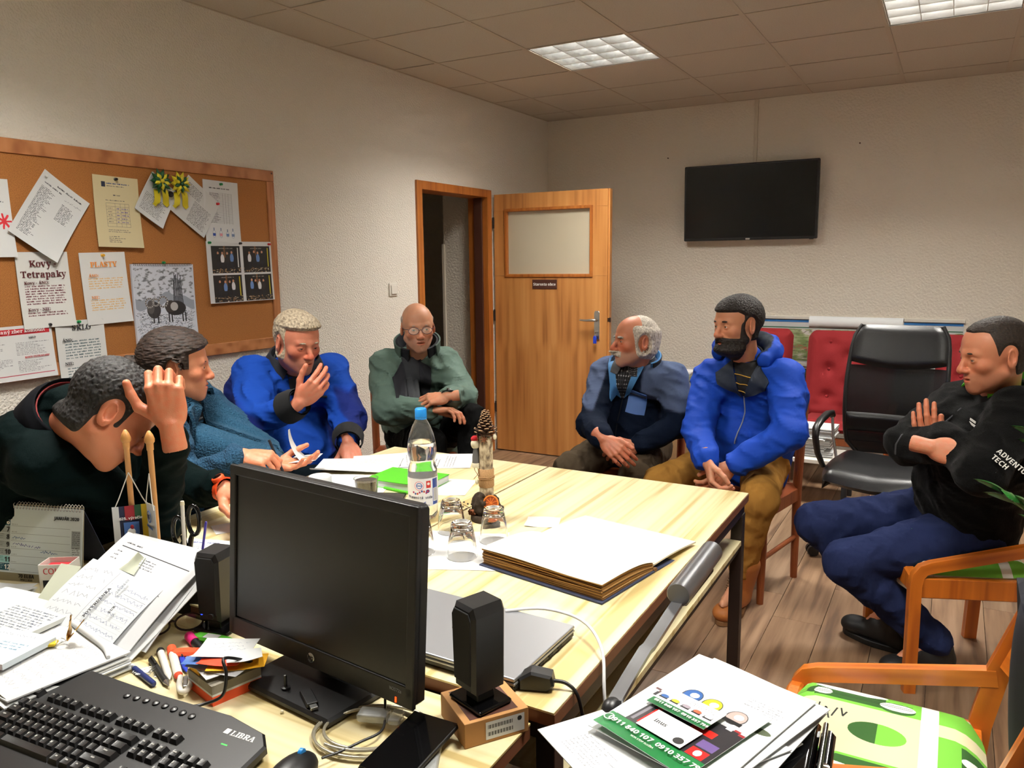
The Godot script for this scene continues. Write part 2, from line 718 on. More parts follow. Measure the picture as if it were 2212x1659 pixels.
func setup_view() -> void:
	var cam := Camera3D.new()
	cam.name = "camera"
	add_child(cam)
	cam.position = Vector3(3.113, 1.475, 6.20)
	cam.rotation_order = EULER_ORDER_YXZ
	cam.rotation_degrees = Vector3(-8.8577, 29.3901, -0.6156)
	cam.fov = 52.279
	cam.near = 0.02
	cam.far = 60.0
	cam.current = true
	var e := Environment.new()
	e.background_mode = Environment.BG_COLOR
	e.background_color = Color(0.004, 0.005, 0.009)
	e.tonemap_mode = Environment.TONE_MAPPER_LINEAR
	e.tonemap_exposure = 1.0
	e.sdfgi_enabled = true
	e.ssao_enabled = true
	e.ssil_enabled = true
	var w := WorldEnvironment.new()
	w.name = "environment"
	w.environment = e
	add_child(w)
	FONT.sans = SystemFont.new()
	FONT.sans.font_names = PackedStringArray(["Droid Sans"])
	FONT.bold = SystemFont.new()
	FONT.bold.font_names = PackedStringArray(["Droid Sans"])
	FONT.bold.font_weight = 700
	FONT.serif = SystemFont.new()
	FONT.serif.font_names = PackedStringArray(["Droid Serif"])
	FONT.serifb = SystemFont.new()
	FONT.serifb.font_names = PackedStringArray(["Droid Serif"])
	FONT.serifb.font_weight = 700
	# the daylight-tube troffers of the grid ceiling: two in view, two over the desk
	for p in LAMPS:
		var a := AreaLight3D.new()
		a.name = "troffer_light"
		add_child(a, true)
		a.position = Vector3(p.x, CEIL + 0.081, p.y)
		a.rotation_degrees = Vector3(-90, 0, 0)
		a.area_size = Vector2(0.54, 0.54)
		a.light_color = Color(1.0, 0.985, 0.955)
		a.light_energy = LAMP_POWER
		a.shadow_enabled = true

const LAMPS := [Vector2(1.222, 1.82), Vector2(3.022, 1.82), Vector2(1.222, 4.818), Vector2(3.022, 4.818)]
const LAMP_POWER := 9.2

func setup_materials() -> void:
	# plaster, roughcast in small grains
	var rough := bump(512, noise(3, 0.055, 3), 9.0)
	mk("wall", rgb(233, 228, 217), 0.92, {"uv1_triplanar": true, "uv1_world_triplanar": true, "uv1_scale": Vector3(2.8, 2.8, 2.8), "normal_enabled": true, "normal_texture": rough, "normal_scale": 0.6})
	mk("wall_smooth", rgb(234, 227, 213), 0.92, {"uv1_triplanar": true, "uv1_world_triplanar": true, "uv1_scale": Vector3(1.6, 1.6, 1.6), "normal_enabled": true, "normal_texture": rough, "normal_scale": 0.3})
	var speck := noise(8, 0.16, 2)
	mk("ceiling_tile", Color.WHITE, 0.95, {"albedo_texture": tex(grain(256, 256, 256, 256, speck, [rgb(186, 176, 160), rgb(198, 189, 173), rgb(202, 193, 178), rgb(204, 195, 180)])), "uv1_scale": Vector3(3, 3, 3)})
	mk("grid_bar", rgb(196, 184, 166), 0.7)
	mk("white_plastic", rgb(226, 222, 212), 0.45)
	mk("duct", rgb(214, 205, 188), 0.6)
	# woods
	var g1 := grey(512, 1024, 256, 32, noise(11, 0.05, 4))
	var fl := grain(512, 1024, 384, 40, noise(12, 0.03, 5), [rgb(128, 102, 80), rgb(150, 122, 96), rgb(164, 136, 108), rgb(172, 144, 116), rgb(182, 154, 126)], g1)
	var flt := tex(fl)
	for k in 4:
		mk("plank%d" % k, [rgb(205, 200, 196), rgb(228, 220, 214), rgb(190, 184, 178), rgb(215, 205, 195)][k], 0.48, {"albedo_texture": flt, "uv1_scale": Vector3(1.6, 0.85, 1)})
	mk("floor_base", rgb(58, 46, 38), 0.9)
	var g2 := grey(512, 512, 256, 6, noise(21, 0.09, 3))
	var pine := grain(512, 512, 160, 5, noise(22, 0.045, 3), [rgb(190, 168, 112), rgb(212, 195, 144), rgb(219, 204, 157), rgb(222, 208, 164), rgb(224, 211, 169), rgb(225, 213, 172)], g2)
	mk("pine_top", Color.WHITE, 0.36, {"albedo_texture": tex(pine), "uv1_scale": Vector3(1.7, 0.62, 1)})
	mk("table_edge", rgb(112, 66, 40), 0.5)
	mk("table_steel", rgb(40, 28, 24), 0.42)
	var g3 := grey(512, 1024, 128, 12, noise(31, 0.06, 4))
	var oak := grain(512, 1024, 96, 12, noise(32, 0.06, 3), [rgb(160, 102, 52), rgb(182, 122, 64), rgb(190, 130, 70), rgb(194, 134, 74), rgb(200, 142, 82)], g3)
	var oakt := tex(oak)
	mk("oak", Color.WHITE, 0.42, {"albedo_texture": oakt, "uv1_scale": Vector3(1.7, 0.7, 1)})
	mk("oak_frame", rgb(226, 196, 150), 0.45, {"albedo_texture": oakt, "uv1_scale": Vector3(3, 0.7, 1)})
	mk("beech", rgb(205, 130, 70), 0.35, {"albedo_texture": tex(grain(256, 256, 60, 8, noise(41, 0.08, 3), [rgb(196, 170, 140), rgb(238, 225, 205), rgb(255, 248, 236)])), "uv1_scale": Vector3(6, 2, 1)})
	mk("beech_dark", rgb(150, 84, 44), 0.4, {"albedo_texture": M.beech.albedo_texture, "uv1_scale": Vector3(6, 2, 1)})
	mk("orange_wood", rgb(214, 124, 40), 0.3, {"albedo_texture": M.beech.albedo_texture, "uv1_scale": Vector3(5, 2, 1), "clearcoat_enabled": true, "clearcoat": 0.3})
	mk("frosted", rgb(226, 216, 190), 0.35, {"transparency": BaseMaterial3D.TRANSPARENCY_ALPHA})
	M.frosted.albedo_color.a = 0.55
	mk("steel", rgb(200, 200, 198), 0.28, {"metallic": 1.0})
	mk("chrome", rgb(225, 225, 225), 0.1, {"metallic": 1.0})
	mk("alu", rgb(232, 232, 230), 0.16, {"metallic": 1.0})
	mk("brass", rgb(190, 150, 80), 0.3, {"metallic": 1.0})
	mk("black_plastic", rgb(20, 20, 21), 0.42)
	mk("black_gloss", rgb(8, 8, 9), 0.08)
	mk("black_matte", rgb(16, 16, 17), 0.7)
	mk("dark_brown", rgb(74, 40, 28), 0.5)
	mk("dark_door", rgb(44, 30, 26), 0.6)
	mk("tube_glow", rgb(255, 250, 240), 0.5, {"emission_enabled": true, "emission": Color(1, 0.97, 0.93), "emission_energy_multiplier": 7.0})
	mk("white_ink", rgb(240, 238, 232), 0.6)
	mk("black_ink", rgb(28, 26, 26), 0.7)
	mk("blue_plastic", rgb(28, 60, 190), 0.4)
	mk("paper", rgb(212, 214, 214), 0.85)
	var cork := grain(512, 512, 512, 512, noise(51, 0.2, 3), [rgb(112, 66, 26), rgb(150, 94, 42), rgb(164, 106, 52), rgb(176, 118, 62)])
	mk("cork", Color.WHITE, 0.92, {"albedo_texture": tex(cork), "uv1_scale": Vector3(2.2, 2.2, 1)})
	mk("board_wood", rgb(186, 128, 84), 0.6, {"albedo_texture": M.beech.albedo_texture, "uv1_scale": Vector3(2, 8, 1)})
	mk("board_wood_up", rgb(186, 128, 84), 0.6, {"albedo_texture": M.beech.albedo_texture, "uv1_scale": Vector3(8, 2, 1)})

func build_shell() -> void:
	var f := struct("floor")
	obj(MB.new().box(V(-2.2, -0.12, -0.2), V(RX + 0.2, -0.008, RZ + 0.2)), "subfloor", "floor_base", f)
	var r := RandomNumberGenerator.new()
	r.seed = 5
	var pw := 0.1925
	var x := 2.54 - 14 * pw
	while x < RX:
		var z := 2.98 - 1.286 * 4 + (0.0 if absf(x - 2.54) < 0.05 else r.randf_range(0.0, 1.286))
		while z < RZ:
			var a := V(maxf(x, 0.0) + 0.0007, -0.01, maxf(z, 0.0) + 0.0007)
			var b := V(minf(x + pw, RX) - 0.0007, 0.0, minf(z + 1.286, RZ) - 0.0007)
			if b.z - a.z > 0.05 and b.x - a.x > 0.02:
				var mb := MB.new()
				mb.uo = Vector2(r.randf() * 4, r.randf() * 4)
				obj(mb.box(a, b, 0.0012), "plank", "plank%d" % r.randi_range(0, 3), f)
			z += 1.286
		x += pw
	# walls, 15 cm thick; the left one with the door opening
	var wl := struct("wall_left")
	obj(MB.new().box(V(-0.15, 0, 1.90), V(0, 2.9, RZ + 0.15)), "plaster", "wall", wl)
	obj(MB.new().box(V(-0.15, 0, -0.15), V(0, 2.9, 1.02)), "plaster", "wall", wl)
	obj(MB.new().box(V(-0.15, 1.985, 1.02), V(0, 2.9, 1.90)), "lintel", "wall", wl)
	var wb := struct("wall_back")
	obj(MB.new().box(V(0, 0, -0.15), V(RX + 0.15, 2.9, 0)), "plaster", "wall_smooth", wb)
	for p in [V(1.066, 2.275, 0), V(2.464, 2.279, 0)]:
		obj(MB.new().at(Transform3D(Basis(Vector3.RIGHT, PI / 2), p)).lathe([Vector2(0.0, 0.012), Vector2(0.005, 0.012), Vector2(0.005, 0.0)], 8), "nail", "dark_brown", wb)
	var wr := struct("wall_right")
	obj(MB.new().box(V(RX, 0, 0), V(RX + 0.15, 2.9, RZ + 0.15)), "plaster", "wall", wr)
	var wf := struct("wall_front")
	obj(MB.new().box(V(0, 0, RZ), V(RX, 2.9, RZ + 0.15)), "plaster", "wall", wf)
	# dark passage beyond the door
	var pg := struct("wall_passage")
	obj(MB.new().box(V(-0.43, 0, 0.6), V(-0.15, 2.7, 0.985)), "plaster", "wall_smooth", pg)
	obj(MB.new().box(V(-0.445, 0, 0.93), V(-0.42, 1.62, 0.997), 0.003), "corner_guard", "duct", pg)
	obj(MB.new().box(V(-2.1, 0, -0.3), V(-1.95, 2.7, 5.0)), "plaster", "wall_smooth", pg)
	obj(MB.new().box(V(-1.95, 0, 4.9), V(-0.15, 2.7, 5.0)), "plaster", "wall_smooth", pg)
	obj(MB.new().box(V(-1.95, 0, -0.3), V(-0.15, 2.7, -0.2)), "plaster", "wall_smooth", pg)
	obj(MB.new().box(V(-2.1, 2.66, -0.3), V(-0.15, 2.75, 5.0)), "plaster", "wall_smooth", pg)
	var d2 := struct("door_2")
	obj(MB.new().box(V(-1.95, 0, 1.5), V(-1.93, 2.06, 2.9), 0.003), "frame", "dark_brown", d2)
	obj(MB.new().box(V(-1.935, 0.01, 1.58), V(-1.90, 1.98, 2.82), 0.004), "leaf", "dark_door", d2)
	obj(MB.new().box(V(-1.905, 1.3, 1.75), V(-1.895, 1.85, 2.6), 0.004), "pane", "black_gloss", d2)

func build_ceiling() -> void:
	var c := struct("ceiling")
	obj(MB.new().box(V(-0.15, CEIL + 0.24, -0.15), V(RX + 0.15, CEIL + 0.34, RZ + 0.15)), "slab", "floor_base", c)
	var xs: Array[float] = [0.0]
	for i in 12:
		var x := 0.322 + 0.6 * i
		if x < RX - 0.02:
			xs.append(x)
	xs.append(RX)
	var zs: Array[float] = [0.0]
	for j in range(5, -8, -1):
		var z := 3.318 - 0.6 * j
		if z > 0.02 and z < RZ - 0.02:
			zs.append(z)
	zs.append(RZ)
	var r := RandomNumberGenerator.new()
	r.seed = 9
	for i in xs.size() - 1:
		for j in zs.size() - 1:
			var mid := Vector2((xs[i] + xs[i + 1]) * 0.5, (zs[j] + zs[j + 1]) * 0.5)
			var lamp := false
			for p: Vector2 in LAMPS:
				if p.distance_to(mid) < 0.1:
					lamp = true
			if lamp:
				continue
			var mb := MB.new()
			mb.uo = Vector2(r.randf(), r.randf())
			var dy := r.randf_range(0.0, 0.0012)
			obj(mb.box(V(xs[i] + 0.004, CEIL + 0.003 + dy, zs[j] + 0.004), V(xs[i + 1] - 0.004, CEIL + 0.018, zs[j + 1] - 0.004), 0.001), "tile", "ceiling_tile", c)
	for x in xs:
		obj(MB.new().box(V(x - 0.012, CEIL, 0), V(x + 0.012, CEIL + 0.0025, RZ)), "main_runner", "grid_bar", c)
	for z in zs:
		obj(MB.new().box(V(0, CEIL + 0.0004, z - 0.0075), V(RX, CEIL + 0.0027, z + 0.0075)), "cross_runner", "grid_bar", c)
	var names := ["recessed four-tube louvre lamp in the ceiling above the doorway side", "recessed four-tube louvre lamp at the upper corner above the office chair", "recessed four-tube louvre lamp above the notice board end of the table", "recessed four-tube louvre lamp above the ledger end of the table"]
	var first: Node3D = null
	for k in LAMPS.size():
		var at := Transform3D(Basis(), V(LAMPS[k].x, CEIL, LAMPS[k].y))
		if first:
			dup(first, names[k], at)
			continue
		var o := thing("ceiling_lamp", names[k], "lamp", at, "louvre lamps in the grid ceiling")
		first = o
		var hs := 0.293
		var tray := MB.new()
		tray.box(V(-hs, 0.115, -hs), V(hs, 0.12, hs))
		for s: float in [-1.0, 1.0]:
			tray.box(V(s * hs - 0.002, 0.0, -hs), V(s * hs + 0.002, 0.12, hs))
			tray.box(V(-hs, 0.0, s * hs - 0.002), V(hs, 0.12, s * hs + 0.002))
		obj(tray, "housing", "alu", o)
		for q in 4:
			var z := (q - 1.5) * 0.142
			obj(MB.new().tube([V(-0.28, 0.098, z), V(0.28, 0.098, z)], 0.013, 10), "tube", "tube_glow", o)
		for q in 5:
			var z := (q - 2) * 0.142
			var w := MB.new()
			w.prism([Vector2(-0.003, 0.003), Vector2(0.003, 0.003), Vector2(0.012, 0.07), Vector2(-0.012, 0.07)], -0.285, 0.285)
			var b := obj(w, "long_louvre", "alu", o)
			b.transform = T(V(0, 0, z), 90)
		for q in 5:
			var x := (q - 2) * 0.142
			var w := MB.new()
			w.prism([Vector2(-0.002, 0.004), Vector2(0.002, 0.004), Vector2(0.013, 0.066), Vector2(-0.013, 0.066)], -0.285, 0.285)
			var b := obj(w, "cross_louvre", "alu", o)
			b.transform = T(V(x, 0, 0))

func build_door() -> void:
	var d := struct("door_1")
	# steel-and-veneer frame around the opening z 1.03..1.89
	var fr := MB.new()
	for z: Array in [[0.985, 1.045], [1.875, 1.935]]:
		fr.box(V(-0.16, 0, z[0]), V(0.016, 2.012, z[1]), 0.003)
	fr.box(V(-0.16, 1.955, 1.045), V(0.016, 2.012, 1.875), 0.003)
	obj(fr, "frame", "oak_frame", d)
	var st := MB.new()
	st.box(V(-0.10, 0, 1.045), V(-0.03, 1.955, 1.062), 0.002)
	st.box(V(-0.10, 0, 1.858), V(-0.03, 1.955, 1.875), 0.002)
	obj(st, "rebate", "dark_brown", d)
	# leaf swung open against the back wall; local x along the leaf, +z towards the room
	var leaf := Node3D.new()
	leaf.name = "leaf"
	d.add_child(leaf)
	leaf.transform = T(V(0.022, 0.008, 0.962), 0.6)
	var w := 0.925
	var hh := 1.972
	var pn := MB.new()
	pn.swap = false
	var x0 := 0.10
	var x1 := 0.80
	var y0 := 1.365
	var y1 := 1.852
	pn.box(V(0, 0, -0.04), V(w, y0, 0), 0.002)
	pn.box(V(0, y1, -0.04), V(w, hh, 0), 0.002)
	pn.box(V(0, y0, -0.04), V(x0, y1, 0))
	pn.box(V(x1, y0, -0.04), V(w, y1, 0))
	pn.box(V(w - 0.0005, 0.0, -0.052), V(w + 0.014, hh, -0.012), 0.002)
	obj(pn, "panel", "oak", leaf)
	var bd := MB.new()
	for e in [[x0 - 0.012, y0 - 0.012, x1 + 0.012, y0 + 0.012], [x0 - 0.012, y1 - 0.012, x1 + 0.012, y1 + 0.012], [x0 - 0.012, y0, x0 + 0.012, y1], [x1 - 0.012, y0, x1 + 0.012, y1]]:
		bd.box(V(e[0], e[1], -0.046), V(e[2], e[3], 0.008), 0.004)
	obj(bd, "glazing_bead", "oak_frame", leaf)
	obj(MB.new().box(V(x0, y0, -0.022), V(x1, y1, -0.018)), "pane", "frosted", leaf)
	obj(MB.new().box(V(0.325, 1.266, 0), V(0.528, 1.336, 0.004), 0.001), "name_plate", "dark_brown", leaf)
	letters(leaf, "Starosta obce", 0.0285, T(V(0.4265, 1.301, 0.0044)), "white_ink", "bold")
	var hd := MB.new()
	hd.prism([Vector2(0.828, 0.905), Vector2(0.870, 0.905), Vector2(0.870, 1.10), Vector2(0.862, 1.112), Vector2(0.836, 1.112), Vector2(0.828, 1.10)], 0, 0.008, 0.002)
	hd.tube([V(0.849, 1.045, 0.0), V(0.849, 1.045, 0.045)], 0.011, 10)
	hd.tube([V(0.852, 1.045, 0.045), V(0.83, 1.047, 0.052), V(0.79, 1.044, 0.053), V(0.735, 1.046, 0.05)], [0.0105, 0.011, 0.009, 0.006], 10)
	obj(hd, "handle", "steel", leaf)
	obj(MB.new().box(V(w - 0.002, 1.03, -0.03), V(w + 0.02, 1.065, -0.012), 0.003), "latch", "table_steel", leaf)
	for y: float in [0.3, 1.02, 1.72]:
		obj(MB.new().tube([V(-0.006, y, 0.002), V(-0.006, y + 0.085, 0.002)], 0.008, 8), "hinge", "table_steel", leaf)
	var kt := thing("key", "small key with a blue plastic tag hanging from the door lock", "key", T(V(0.022 + 0.847, 0.008 + 0.955, 0.972)))
	obj(MB.new().box(V(-0.003, -0.006, 0.0), V(0.003, 0.006, 0.022), 0.001), "key_bow", "steel", kt)
	obj(MB.new().tube([V(0, 0.0, 0.014), V(0.002, -0.012, 0.018), V(0.001, -0.024, 0.014)], 0.0012, 6), "ring", "steel", kt)
	obj(MB.new().prism([Vector2(-0.014, -0.078), Vector2(0.012, -0.078), Vector2(0.012, -0.034), Vector2(0.005, -0.022), Vector2(-0.008, -0.022), Vector2(-0.014, -0.034)], 0.01, 0.018, 0.002), "tag", "blue_plastic", kt)

func seat_pad(st: MB, w0: float, w1: float, d: float, y: float, th: float, dome: float) -> void:
	# padded seat: w0 at the back (z=-d/2), w1 at the front, domed, with rounded rim
	var f := func(a: float, b: float) -> Vector3:
		var zz := (b - 0.5) * d
		var w := lerpf(w0, w1, b)
		var e := minf(minf(a, 1 - a) * w, minf(b, 1 - b) * d)
		var lift := dome * (1.0 - pow(1.0 - clampf(e / 0.09, 0, 1), 2.0)) - 0.012 * (1.0 - clampf(e / 0.012, 0, 1))
		return Vector3((a - 0.5) * w, y + lift, zz)
	st.sheet(f, 16, 16, th)

func bent(st: MB, pts: Array, w: float, th: float, up: Vector3) -> void:
	# flat bent-wood strip through points: w along the sideways axis, th across
	var m := pts.size()
	var A: Array = []
	for i in m:
		var a: Vector3 = pts[maxi(i - 1, 0)]
		var b: Vector3 = pts[mini(i + 1, m - 1)]
		var tg := (b - a).normalized()
		var side := up
		var nn := tg.cross(side).normalized()
		A.append([Vector3(pts[i]) + side * w * 0.5 + nn * th * 0.5, Vector3(pts[i]) - side * w * 0.5 + nn * th * 0.5, Vector3(pts[i]) - side * w * 0.5 - nn * th * 0.5, Vector3(pts[i]) + side * w * 0.5 - nn * th * 0.5, nn, tg])
	var l := 0.0
	for i in m - 1:
		var seg := (Vector3(pts[i + 1]) - Vector3(pts[i])).length()
		for k in 4:
			var k2 := (k + 1) % 4
			var n0: Vector3
			var n1: Vector3
			if k == 0:
				n0 = A[i][4]
				n1 = A[i + 1][4]
			elif k == 1:
				n0 = -up
				n1 = -up
			elif k == 2:
				n0 = -A[i][4]
				n1 = -A[i + 1][4]
			else:
				n0 = up
				n1 = up
			st.tri(A[i][k], A[i][k2], A[i + 1][k2], n0, n0, n1, Vector2(0, l), Vector2(w, l), Vector2(w, l + seg))
			st.tri(A[i][k], A[i + 1][k2], A[i + 1][k], n0, n1, n1, Vector2(0, l), Vector2(w, l + seg), Vector2(0, l + seg))
		l += seg
	for e in [0, m - 1]:
		var nn: Vector3 = -A[0][5] if e == 0 else A[m - 1][5]
		st.quad(A[e][0], A[e][1], A[e][2], A[e][3], nn)

func wooden_chair(label: String, at: Transform3D, group := "brown wooden chairs around the room") -> Node3D:
	var o := thing("wooden_chair", label, "chair", at, group)
	for s: float in [-1.0, 1.0]:
		obj(MB.new().tube([V(s * 0.195, 0, 0.19), V(s * 0.195, 0.25, 0.19), V(s * 0.195, 0.44, 0.19)], [0.015, 0.02, 0.02], 12), "leg", "beech_dark", o)
		obj(MB.new().tube([V(s * 0.195, 0, -0.19), V(s * 0.195, 0.44, -0.185), V(s * 0.195, 0.62, -0.20), V(s * 0.195, 0.83, -0.235), V(s * 0.195, 0.838, -0.236)], [0.016, 0.021, 0.021, 0.018, 0.012], 12), "rear_post", "beech_dark", o)
		obj(MB.new().box(V(s * 0.195 - 0.011, 0.375, -0.18), V(s * 0.195 + 0.011, 0.435, 0.18), 0.003), "side_rail", "beech_dark", o)
		obj(MB.new().tube([V(s * 0.195, 0.20, -0.19), V(s * 0.195, 0.20, 0.19)], 0.011, 8), "stretcher", "beech_dark", o)
	obj(MB.new().box(V(-0.19, 0.375, 0.178), V(0.19, 0.435, 0.20), 0.003), "front_rail", "beech_dark", o)
	obj(MB.new().box(V(-0.19, 0.375, -0.20), V(0.19, 0.435, -0.178), 0.003), "back_rail", "beech_dark", o)
	var sp := MB.new()
	seat_pad(sp, 0.40, 0.42, 0.40, 0.447, 0.022, 0.018)
	obj(sp, "seat", "brown_leather", o)
	for y: float in [0.58, 0.74]:
		var sl := MB.new()
		var pts: Array = []
		for k in 9:
			var a := (k - 4) / 4.0
			pts.append(V(a * 0.192, y + 0.035, -0.205 - (y - 0.62) * 0.16 - 0.03 * (1 - a * a)))
		bent(sl, pts, 0.085, 0.014, Vector3.UP)
		obj(sl, "back_slat", "beech_dark", o)
	return o

func armchair(label: String, at: Transform3D, patterned: bool) -> Node3D:
	var o := thing("wooden_armchair", label, "chair", at, "orange wooden armchairs")
	for s: float in [-1.0, 1.0]:
		var x := s * 0.222
		var pts: Array = [V(x, 0, 0.205), V(x, 0.2, 0.206), V(x, 0.385, 0.208), V(x, 0.42, 0.202), V(x, 0.442, 0.186), V(x, 0.452, 0.16), V(x, 0.49, 0.0), V(x, 0.535, -0.19), V(x, 0.54, -0.215)]
		var st := MB.new()
		bent(st, pts, 0.03, 0.038, Vector3.RIGHT)
		obj(st, "arm_and_front_leg", "orange_wood", o)
		var bp := MB.new()
		bent(bp, [V(x, 0, -0.17), V(x, 0.25, -0.178), V(x, 0.42, -0.19), V(x, 0.55, -0.215), V(x, 0.80, -0.30)], 0.028, 0.045, Vector3.RIGHT)
		obj(bp, "rear_post", "orange_wood", o)
		obj(MB.new().box(V(x - 0.013, 0.345, -0.18), V(x + 0.013, 0.415, 0.2), 0.004), "side_rail", "orange_wood", o)
	var fr := MB.new()
	fr.prism([Vector2(-0.215, 0.36), Vector2(0.215, 0.36), Vector2(0.215, 0.42), Vector2(0.17, 0.43), Vector2(-0.17, 0.43), Vector2(-0.215, 0.42)], 0.19, 0.225, 0.006)
	obj(fr, "front_rail", "orange_wood", o)
	obj(MB.new().box(V(-0.21, 0.35, -0.195), V(0.21, 0.41, -0.17), 0.003), "back_rail", "orange_wood", o)
	for y: float in [0.60, 0.74]:
		var sl := MB.new()
		var pts: Array = []
		for k in 9:
			var a := (k - 4) / 4.0
			pts.append(V(a * 0.22, y, -0.235 - (y - 0.6) * 0.32 - 0.045 * (1 - a * a)))
		bent(sl, pts, 0.07, 0.02, Vector3(0, 0.94, -0.33).normalized())
		obj(sl, "back_slat", "orange_wood", o)
	var sp := MB.new()
	var f := func(a: float, b: float) -> Vector3:
		var e := minf(minf(a, 1 - a) * 0.42, minf(b, 1 - b) * 0.40)
		var cr := pow(absf(a - 0.5) * 2, 4) * pow(absf(b - 0.5) * 2, 4) * 0.03
		return Vector3((a - 0.5) * (0.42 - cr * 2), 0.418 + 0.042 * (1.0 - pow(1.0 - clampf(e / 0.07, 0, 1), 2.0)), (b - 0.5) * (0.41 - cr * 2) + 0.005)
	sp.sheet(func(a: float, b: float): return f.call(b, 1.0 - a), 20, 20, 0.012)
	obj(sp, "seat_cushion", "green_pattern", o)
	return o

func red_chair(label: String, at: Transform3D) -> Node3D:
	var o := thing("red_lounge_chair", label, "chair", at, "red tufted chairs along the back wall")
	# high tufted back and seat, one cushion each, over a wooden frame
	var tufts: Array = []
	for r in 6:
		for k in (2 if r % 2 == 0 else 1):
			tufts.append(Vector2((0.27 + 0.46 * k) if r % 2 == 0 else 0.5, 0.12 + 0.15 * r))
	var bk := MB.new()
	var f := func(a: float, b: float) -> Vector3:
		var w := 0.56
		var hh := 0.62
		var e := minf(minf(a, 1 - a) * w, minf(b, 1 - b) * hh)
		var z := 0.06 * (1.0 - pow(1.0 - clampf(e / 0.07, 0, 1), 2.0))
		for t: Vector2 in tufts:
			var d := Vector2((a - t.x) * w, (b - t.y) * hh).length()
			z -= 0.035 * exp(-d * d / 0.0016)
		z += 0.006 * sin(b * 60.0) * smoothstep(0.6, 1.0, b)
		var rr := 0.05
		var cut := maxf(0.0, rr - (1 - absf(a * 2 - 1)) * w * 0.5) if b < 0.12 else 0.0
		return Vector3((a - 0.5) * w, 0.0, 0.0) + Vector3(0, 0.98 - b * hh - cut * cut / rr * clampf((0.12 - b) / 0.12, 0, 1), -0.30 + 0.12 * b + z)
	bk.sheet(f, 36, 40, 0.05)
	obj(bk, "back_cushion", "red_cloth", o)
	for t: Vector2 in tufts:
		var p: Vector3 = f.call(t.x, t.y)
		obj(MB.new().ball(p + V(0, 0, 0.006), V(0.011, 0.011, 0.006), 8, 6), "button", "red_cloth", o)
	var st := MB.new()
	var g := func(a: float, b: float) -> Vector3:
		var e := minf(minf(a, 1 - a) * 0.54, minf(b, 1 - b) * 0.5)
		return Vector3((a - 0.5) * 0.54, 0.36 + 0.04 * b + 0.055 * (1.0 - pow(1.0 - clampf(e / 0.06, 0, 1), 2.0)), -0.2 + b * 0.5)
	st.sheet(g, 20, 20, 0.05)
	obj(st, "seat_cushion", "red_cloth", o)
	for s: float in [-1.0, 1.0]:
		obj(MB.new().box(V(s * 0.29 - 0.015, 0, -0.30), V(s * 0.29 + 0.015, 0.5, -0.25), 0.004), "rear_leg", "beech_dark", o)
		obj(MB.new().box(V(s * 0.29 - 0.015, 0, 0.24), V(s * 0.29 + 0.015, 0.48, 0.29), 0.004), "leg", "beech_dark", o)
		obj(MB.new().box(V(s * 0.29 - 0.025, 0.48, -0.30), V(s * 0.29 + 0.025, 0.505, 0.31), 0.006), "armrest", "beech_dark", o)
		obj(MB.new().box(V(s * 0.29 - 0.012, 0.29, -0.28), V(s * 0.29 + 0.012, 0.34, 0.26), 0.004), "side_rail", "beech_dark", o)
	obj(MB.new().box(V(-0.28, 0.29, 0.25), V(0.28, 0.34, 0.275), 0.004), "front_rail", "beech_dark", o)
	return o

